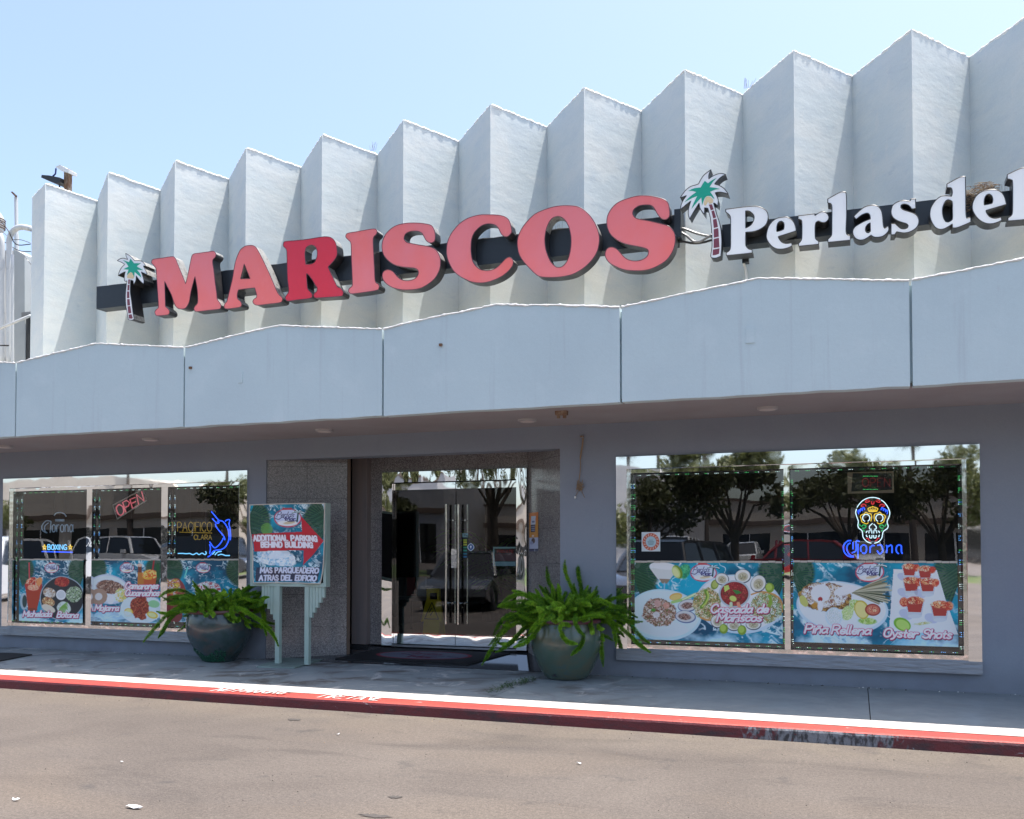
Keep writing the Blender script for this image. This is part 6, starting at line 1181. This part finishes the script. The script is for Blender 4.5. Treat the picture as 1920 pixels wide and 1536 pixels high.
# ================================================================ GROUND DETAIL
def kerbtext(txt, xa, xb, y0, hy, wd, seed):
    rs = random.Random(seed); m = MB(); tot = sum((FONT[c][0] if c != ' ' else 3)+2 for c in txt)-2; cx = 0; sc = (xb-xa)/tot
    for c in txt:
        if c == ' ': cx += 5; continue
        for st_ in FONT[c][1]:
            for (x1, y1), (x2, y2) in zip(st_[:-1], st_[1:]):
                if rs.random() < .1: continue
                A = Vector((xa+(cx+x1)*sc, y0+y1*hy/10, .1045)); B = Vector((xa+(cx+x2)*sc, y0+y2*hy/10, .1045)); d = (B-A); d = d.normalized() if d.length > 0 else Vector((1, 0, 0)); s_ = Vector((-d.y, d.x, 0))*wd/2
                dzz = Vector((0, 0, .00012*len(m.f))); A = A-d*wd*.4+dzz; B = B+d*wd*.4+dzz; m.add([A-s_, B-s_*rs.uniform(.8, 1.1), B+s_, A+s_*rs.uniform(.8, 1.1)], [(0, 1, 2, 3)])
        cx += FONT[c][0]+2
    return m
xa, xb = gr(586, 1311, .1).x, gr(697, 1318, .1).x
obj('fire_lane_lettering', kerbtext('FIRE LANE', xa, xb, 7.52, .17, .02, 3), 'white_paint', kind='structure')
xa, xb = gr(378, 1300, .1).x, gr(520, 1306, .1).x
obj('kerb_lettering', kerbtext('NO PARKING', xa, xb, 7.52, .17, .022, 4), 'white_paint', kind='structure')
def blob(cx, cy, rx, ry, z, seed, n=18, rag=.25):
    rs = random.Random(seed); return [(cx+rx*math.cos(6.283*k/n)*(1+rs.uniform(-rag, rag)), cy+ry*math.sin(6.283*k/n)*(1+rs.uniform(-rag, rag)), z) for k in range(n)]
def patch(name, q, rx, ry, seed, mt_, z=.004, rag=.3):
    p = gr(q[0], q[1], 0); b_ = blob(p.x, p.y, rx, ry, z, seed, rag=rag); return obj(name, MB().add(b_, [tuple(range(len(b_)))]), mt_, kind='structure')
m = MB()
for q, rx, ry, sd in (((704, 1531), .09, .035, 1), ((553, 1350), .06, .05, 4), ((740, 1495), .04, .03, 5)):
    p = gr(q[0], q[1], 0); b_ = blob(p.x, p.y, rx, ry, .004, sd, rag=.4); m.add(b_, [tuple(range(len(b_)))])
obj('tar_patches', m, 'tar', kind='structure')
for q, rx, ry, sd, lab in (((250, 1517), .065, .018, 21, 'torn white paper scrap on the asphalt near the bottom left'), ((30, 1502), .022, .009, 22, 'tiny pale paper scrap at the bottom left corner of the asphalt'), ((228, 1431), .012, .008, 23, 'tiny white scrap on the asphalt below the left pot'), ((634, 1379), .012, .008, 24, 'tiny pale scrap on the asphalt below the door mat'), ((1085, 1434), .018, .009, 25, 'white scrap on the asphalt below the green pot'), ((1284, 1373), .035, .016, 26, 'white scrap lying against the red kerb')):
    p = gr(q[0], q[1], 0); b_ = [Vector(v) for v in blob(p.x, p.y, rx, ry, .008, sd, 9, .45)]
    for v in b_: v.z += R_.uniform(0, .012)
    tag(obj('paper_scrap', MB().hexa(b_, [v+Vector((0, 0, -.002)) for v in b_]), 'paper', None, loc=(p.x, p.y, 0)), lab, 'litter')
# tiny grit scattered on asphalt and along the wall foot
m = MB()
for i in range(420):
    x, y = R_.uniform(-9, 3), R_.uniform(3.2, 7.42) if R_.random() < .6 else 7.45-abs(R_.gauss(0, .12)); s_ = R_.uniform(.002, .006); m.add([(x-s_, y, .0), (x, y-s_, .0), (x+s_, y, 0), (x, y+s_, 0), (x, y, s_*1.2)], [(0, 1, 4), (1, 2, 4), (2, 3, 4), (3, 0, 4)], R_.choice([0, 1, 1]))
obj('grit', m, ['straw', 'leaf_litter'], kind='stuff')
m = MB()
for i in range(160):
    x, y = R_.uniform(-10, 2.5), 9.95-abs(R_.gauss(0, .04)); 
    if RX0 < x < RX1: y += .2
    s_ = R_.uniform(.003, .011); m.add([(x-s_, y, .1), (x, y-s_, .1), (x+s_, y, .1), (x, y+s_, .1), (x, y, .1+s_)], [(0, 1, 4), (1, 2, 4), (2, 3, 4), (3, 0, 4)], R_.choice([0, 1, 1]))
obj('wall_foot_debris', m, ['bead', 'leaf_litter'], kind='stuff')
q = [gr(-40, 1226, .1), gr(20, 1226, .1), gr(60, 1229, .1), gr(0, 1241, .1), gr(-60, 1240, .1)]
MT2 = obj('floor_mat', MB().hexa([Vector((p.x, p.y, .115)) for p in q], [Vector((p.x, p.y, .101)) for p in q]), 'rubber_mat', None, loc=tuple(q[0])); tag(MT2, 'dark mat on the sidewalk at the far left edge', 'mat')
for lab, c1, c2, n in (('low weeds in the sidewalk joint left of the green pot', (948, 1290), (1000, 1277), 70), ('sparse weed tuft in the joint nearer the kerb', (925, 1300), (958, 1288), 30)):
    A, B = gr(*c1), gr(*c2); m = MB()
    for i in range(n):
        t = R_.random(); p = A.lerp(B, t)+Vector((R_.gauss(0, .03), R_.gauss(0, .02), 0)); hh = R_.uniform(.015, .06); a_ = R_.uniform(0, 6.28); tip = p+Vector((math.cos(a_)*.03, math.sin(a_)*.03, hh)); m.tube([p, tip], .0012, 3)
        for k in range(4): b2 = a_+k*1.7; q = p.lerp(tip, .4+.2*k); m.add([q, q+Vector((.010*math.cos(b2), .010*math.sin(b2), .006)), q+Vector((.02*math.cos(b2+.3), .02*math.sin(b2+.3), .004)), q+Vector((.010*math.cos(b2+.8), .010*math.sin(b2+.8), .002))], [(0, 1, 2, 3)])
    tag(obj('weed_tuft', m, 'weed', None, loc=tuple(A)), lab, 'weed')

# ================================================================ ACROSS THE LOT (seen in the mirrors and glass)
def wheel(c, r, car):
    w_ = obj('tyre', MB().lathe([(r*.62, -.10), (r*.92, -.11), (r, -.07), (r, .07), (r*.92, .11), (r*.62, .10)], 24), 'tyre', None, smooth=True)
    w_.parent = car; w_.rotation_euler = (math.pi/2, 0, 0); w_.location = c; w_.name = 'wheel'
    m = MB(); m.lathe([(0, .06), (r*.2, .07), (r*.6, .03), (r*.62, -.03)], 20)
    for k in range(5):
        a_ = k*1.2566; m.add([(r*.1*math.cos(a_-.8), r*.1*math.sin(a_-.8), .09), (r*.58*math.cos(a_-.12), r*.58*math.sin(a_-.12), .085), (r*.58*math.cos(a_+.12), r*.58*math.sin(a_+.12), .085), (r*.1*math.cos(a_+.8), r*.1*math.sin(a_+.8), .09)], [(0, 1, 2, 3)])
    rm = obj('rim', m, 'alloy', None); rm.parent = w_
    if c[1] > 0: rm.rotation_euler = (math.pi, 0, 0)
    return w_
def car(kind, col, colname, lab, loc, rz):
    """length along local X, nose at +X"""
    t = thing('parked_car', lab, 'car', loc, 'cars parked across the lot'); t.rotation_euler = (0, 0, rz); t['_w'] = (0, 0, 0)
    pm = mat(colname+'_car_paint', col, .25, coat=.8, spec=.5)
    H, L, W = {'suv': (1.72, 4.7, .93), 'sedan': (1.45, 4.7, .9), 'pickup': (1.85, 5.4, .97)}[kind]; h2 = L/2
    belt = H*.58
    prof = [(-h2, .42), (-h2+.02, belt*.9), (-h2+.25, belt), (h2-1.25, belt), (h2-.25, belt*.82), (h2, belt*.66), (h2+.02, .38), (h2-.3, .24), (-h2+.3, .26)]
    def loft(prof, ws):
        m = MB(); n = len(prof); secs = []
        for w_, k in ws: secs.append([(x*k[0]+k[2], w_, z*1.0 if k[1] == 1 else prof[0][1]+(z-prof[0][1])*k[1]) for x, z in prof])
        vs = [p for s_ in secs for p in s_]; fs = [(i*n+j, i*n+(j+1) % n, (i+1)*n+(j+1) % n, (i+1)*n+j) for i in range(len(secs)-1) for j in range(n)]+[tuple(range(n)), tuple(reversed(range((len(secs)-1)*n, len(secs)*n)))]
        return m.add(vs, fs)
    arch = []
    o = obj('body', loft(prof, [(-W, (.985, 1, 0)), (-W*.93, (1, 1, 0)), (W*.93, (1, 1, 0)), (W, (.985, 1, 0))]), pm, t, smooth=True)
    if kind == 'suv': cab = [(-h2+.12, belt), (-h2+.35, H-.10), (-h2+.6, H-.02), (.55, H), (.9, H-.06), (h2-1.15, belt)]
    elif kind == 'sedan': cab = [(-h2+.75, belt), (-h2+1.35, H-.06), (-.6, H), (.2, H), (.55, H-.05), (h2-1.25, belt)]
    else: cab = [(-.55, belt), (-.5, H-.1), (-.3, H), (.6, H), (.95, H-.08), (h2-1.35, belt)]
    def cabloft(sh, zoff, wtop, lo=False):
        m = MB(); n = len(cab); vs = []
        for sg in (-1, 1):
            for x, z in cab: f = (z-belt)/(H-belt); vs.append((x*sh, sg*(W*.96-(W*.24)*f)*wtop, z+zoff))
        fs = [(i, (i+1) % n, n+(i+1) % n, n+i) for i in range(n)]+[tuple(range(n)), tuple(reversed(range(n, 2*n)))]; return m.add(vs, fs)
    obj('windows', cabloft(1, 0, 1), 'carglass', t)
    m = MB(); n = len(cab); k0, k1 = 1, n-2
    rf = [(x, z) for x, z in cab[k0:k1+1]]
    for (xa, za), (xb, zb) in zip(rf[:-1], rf[1:]):
        fa, fb = (za-belt)/(H-belt), (zb-belt)/(H-belt); wa, wb = (W*.96-W*.24*fa)+.012, (W*.96-W*.24*fb)+.012
        m.add([(xa, -wa, za+.02), (xb, -wb, zb+.02), (xb, wb, zb+.02), (xa, wa, za+.02), (xa, -wa-.004, za-.05), (xb, -wb-.004, zb-.05), (xb, wb+.004, zb-.05), (xa, wa+.004, za-.05)], [(0, 1, 2, 3), (0, 4, 5, 1), (2, 6, 7, 3)])
    for (xa, za), (xb, zb) in ((cab[0], cab[1]), (cab[-1], cab[-2])):
        for sg in (-1, 1): m.tube([(xa, sg*(W*.96+.005), za), (xb, sg*(W*.96-W*.24*((zb-belt)/(H-belt))+.005), zb)], .05, 6)
    for xm in (-.15, -1.2): m.tube([(xm, -W*.965, belt), (xm, -W*.735, H-.03)], .035, 5); m.tube([(xm, W*.965, belt), (xm, W*.735, H-.03)], .035, 5)
    obj('roof', m, pm, t)
    for x in (-h2+.9, h2-.9):
        for sg in (-1, 1):
            a_ = obj('wheel_arch', MB().lathe([(0, .0), (.40, .0), (.41, -.015)], 22), 'blacktrim', None)
            a_.parent = t; a_.rotation_euler = (sg*-math.pi/2, 0, 0); a_.location = (x, sg*(W+.004), .36)
            wheel((x, sg*(W-.08), .34), .34, t)
    for sg in (-1, 1):
        obj('headlight', MB().box(h2-.12, h2+.0, sg*W*.72-.16, sg*W*.72+.16, belt*.66, belt*.76), 'headlamp', t); obj('tail_light', MB().box(-h2-.01, -h2+.1, sg*W*.8-.12, sg*W*.8+.12, belt*.72, belt*.92), 'taillamp', t)
        obj('mirror', MB().box(.75, .95, sg*(W+.08)-.08, sg*(W+.08)+.08, belt+.02, belt+.17), pm, t)
    obj('grille', MB().box(h2-.02, h2+.025, -W*.45, W*.45, .42, belt*.68), 'blacktrim', t); obj('bumper', MB().box(-h2-.03, -h2+.2, -W*.95, W*.95, .3, .5), 'blacktrim', t)
    return t
CW_, CG, CS, CK, CR = (.72, .72, .71), (.09, .095, .10), (.42, .43, .44), (.02, .02, .022), (.25, .02, .02)
hp = math.pi/2
for i, (k, c_, cn, lab, x, y, rz) in enumerate([
 ('suv', CW_, 'white', 'white SUV broadside reflected in the middle pane of the left window', -29.8, -12.2, .0), ('pickup', CW_, 'white_b', 'white pickup reflected behind the boxing neon', -24.6, -2.0, hp), ('suv', CS, 'silver', 'silver SUV reflected at the left edge of the left window', -28.5, -1.5, hp),
 ('suv', CK, 'black', 'black SUV reflected behind the fish neon', -25.2, -12.4, .05), ('sedan', CG, 'grey', 'grey sedan reflected in the right glass door', -9.4, -1.2, hp-.15), ('suv', CK, 'black_b', 'dark SUV reflected above the orange ring sticker', -4.4, -3.4, hp+.2),
 ('sedan', CW_, 'white_c', 'white sedan reflected in the right trim of the right window', 3.7, -1.6, hp), ('sedan', CR, 'dark_red', 'dark red sedan reflected low in the glass between trees', -1.2, -12.4, 0), ('sedan', CS, 'silver_b', 'silver sedan reflected far off, left of the skull neon', -2.7, -28.5, hp), ('sedan', CW_, 'white_d', 'white sedan reflected far off beside the skull neon', .3, -28.5, hp), ('suv', CW_, 'white_e', 'small white SUV reflected far off under the spreading tree', -8.6, -28.5, hp), ('sedan', CW_, 'white_f', 'white sedan reflected far off left of the wide mullion', -5.4, -28.5, -hp)]):
    car(k, c_, cn, lab, (x, y, .5 if y < -25 else (.37 if y < -10 else 0)), rz)
# trees
def leafcloud(name, blobs, n, size, mt_, parent, seed):
    rs = np.random.RandomState(seed); V_ = np.zeros((n*4, 3)); bl = np.array(blobs); pick = rs.randint(0, len(bl), n); c = bl[pick]
    d = rs.randn(n, 3); d /= np.linalg.norm(d, axis=1)[:, None]; rad = rs.rand(n)**.45; p = c[:, :3]+d*rad[:, None]*c[:, 3:4]*np.array([1, 1, .75])
    a = rs.randn(n, 3); a /= np.linalg.norm(a, axis=1)[:, None]; b_ = np.cross(a, rs.randn(n, 3)); b_ /= np.linalg.norm(b_, axis=1)[:, None]; sz = size*(.6+.8*rs.rand(n))[:, None]
    V_[0::4] = p-a*sz; V_[1::4] = p+b_*sz*.5; V_[2::4] = p+a*sz; V_[3::4] = p-b_*sz*.5
    m = MB(); m.raw = 1; m.v = [tuple(v) for v in V_]; m.f = [(i, i+1, i+2, i+3) for i in range(0, n*4, 4)]; m.m = [0]*n
    return obj(name, m, mt_, parent)
def tree(lab, loc, H, spread, seed, weep=False):
    rs = random.Random(seed); t = thing('street_tree', lab, 'tree', loc, 'trees across the lot'); L0 = Vector(loc); m = MB(); th = H*.34
    m.tube([L0+Vector((0, 0, 0)), L0+Vector((.05, 0, th*.5)), L0+Vector((0, .05, th))], [.2, .15, .14], 10); bl = []
    for i in range(9):
        a_ = i*.7+rs.uniform(-.2, .2); r_ = spread*rs.uniform(.45, 1); top = L0+Vector((math.cos(a_)*r_, math.sin(a_)*r_, th+(H-th)*rs.uniform(.25, .75)))
        m.tube([L0+Vector((0, 0, th*rs.uniform(.8, 1))), L0+Vector((math.cos(a_)*r_*.45, math.sin(a_)*r_*.45, th+(H-th)*.25)), top], [.08, .05, .02], 6)
        bl.append((top.x, top.y, top.z, rs.uniform(.7, 1.1)*spread*.42)); bl.append((top.x+rs.uniform(-.8, .8), top.y+rs.uniform(-.8, .8), top.z+rs.uniform(-.5, .8), spread*.3))
    obj('trunk', m, 'bark', t); leafcloud('crown', bl, 4800, .13 if not weep else .17, 'leaf', t, seed)
for lab, x, y, H, sp, sd, wp in [('broad low tree reflected left in the right window', -8.4, -19.5, 4.7, 2.7, 1, 0), ('tall drooping tree reflected beside the mullion of the right window', -5.0, -20.5, 6.9, 2.2, 2, 1), ('bushy tree reflected left of the skull neon', -.4, -21.5, 5.6, 2.2, 3, 0), ('bushy tree reflected right of the skull neon', 3.4, -21.5, 5.8, 2.6, 4, 0),
     ('large tree reflected over the glass doors', -15.5, -18.5, 10.5, 3.2, 5, 1), ('leafy tree reflected behind the tilted open sign', -27.5, -18.5, 5.6, 2.3, 6, 0), ('dense tree reflected behind the fish neon', -23, -19.8, 7.0, 2.6, 7, 1), ('small tree reflected at the left edge of the left window', -48, -20, 6.5, 2.6, 8, 0)]:
    tree(lab, (x, y, 0), H, sp, sd, wp)
def palm(lab, loc, H, seed):
    rs = random.Random(seed); t = thing('fan_palm', lab, 'palm tree', loc, 'tall fan palms across the street'); L0 = Vector(loc); lx = rs.uniform(-.8, .8); m = MB()
    m.tube([L0+Vector((lx*(k/6)**2, 0, H*k/6)) for k in range(7)], [.28, .22, .2, .18, .17, .16, .2], 10); obj('trunk', m, 'bark', t); top = L0+Vector((lx, 0, H)); m = MB()
    for i in range(46):
        a_ = rs.uniform(0, 6.283); e = rs.uniform(-.9, 1.3); d = Vector((math.cos(a_)*math.cos(e), math.sin(a_)*math.cos(e), math.sin(e))); st_ = top+d*.5; tip = top+d*rs.uniform(1.0, 1.3); m.tube([top, st_], .02, 3)
        u = d.orthogonal().normalized(); v = d.cross(u); ph = rs.uniform(0, 3.14); u, v = u*math.cos(ph)+v*math.sin(ph), 0
        for k in range(-5, 6):
            f = k/5*1.1; dd = (d*math.cos(f)+u*math.sin(f)).normalized(); e2 = st_+dd*(.85-.25*abs(k/5))+Vector((0, 0, -.15-.2*rs.random())); wv = d.cross(dd).normalized()*.0 if k == 0 else Vector((0, 0, 0)); s_ = u*.03; m.add([st_-s_, st_+dd*.45-s_*1.6, e2, st_+dd*.45+s_*1.6], [(0, 1, 2, 3)])
    obj('crown', m, 'palmleaf', t)
for lab, x, y, H, sd in [('leftmost of four slim palms reflected over the broad low tree', -17.6, -58, 10.6, 1), ('second of four slim palms reflected over the broad low tree', -16.2, -60, 10.9, 2), ('third of four slim palms reflected over the broad low tree', -13.2, -58, 10.3, 3), ('rightmost of four slim palms reflected over the broad low tree', -11.8, -60, 10.5, 4), ('palm reflected at the right edge of the left window', -41.5, -38, 8.6, 5), ('twin palm reflected beside the fish neon', -44.5, -38, 8.9, 6), ('palm reflected in the head trim over the tilted open sign', -62, -48, 10.8, 7), ('palm reflected in the head trim right of the skull neon', 4.0, -52, 9.8, 8), ('tall palm reflected in the door head trim', -24, -40, 14, 9)]:
    palm(lab, (x, y, 0), H, sd)
# buildings opposite
def shop(lab, x0, x1, y, H, wmat, band, arch=None, nwin=5, ocol=None):
    t = thing('shop_building', lab, 'building', ((x0+x1)/2, y, 0), 'low shops across the street')
    top = [(x0, H)]
    if arch: 
        for k in range(13): a_ = math.pi*k/12; top.append(((x0+x1)/2-math.cos(a_)*arch[0], H+math.sin(a_)*arch[1]))
    top += [(x1, H)]
    f = [(x, y, z) for x, z in top]+[(x1, y, 0), (x0, y, 0)]; obj('wall', MB().hexa(f, [(a, b_-12, c_) for a, b_, c_ in f]), wmat, t)
    obj('cornice', MB().box(x0-.1, x1+.1, y-.01, y+.25, H*.62, H*.62+.45), band, t); m = MB(); obj('parapet_cap', MB().box(x0-.1, x1+.1, y-.2, y+.12, H-.22, H+.003), band, t) if not arch else None
    w_ = (x1-x0)/nwin
    for k in range(nwin):
        g_ = obj('shop_window', MB().box(x0+w_*k+w_*.1, x0+w_*(k+1)-w_*.1, y-.02, y+.03, .3, H*.5), 'carglass', t); obj('window_frame', MB().box(x0+w_*(k+.5)-.05, x0+w_*(k+.5)+.05, y+.031, y+.06, .3, H*.5), 'bead', g_)
    if ocol: obj('sign_panel', MB().box(*ocol[1], y+.26, y+.4, H*.62+.5, H*.62+1.3), ocol[0], t)
    return t
shop('long cream shop with brown cornice reflected across the right window', -34, 16, -64, 6.1, 'tanwall', 'brownband', None, 9)
shop('cream shop with rounded parapet reflected left of the boxing neon', -88, -52, -48, 7.2, 'tanwall', 'brownband', (12, 1.3), 6)
shop('grey shop with round arched parapet reflected at the left of the right window', -17.5, -10.5, -38, 5.2, 'greywall', 'brownband', (2.6, 1.8), 2)
shop('grey flat shop reflected behind the open sign', -52, -35, -55, 8.0, 'greywall', 'brownband', None, 4, ('orange', (-48, -42)))
shop('cream end building reflected at the right edge of the right window', 18, 50, -50, 9.5, 'tanwall', 'brownband', (10, 1.5), 5)
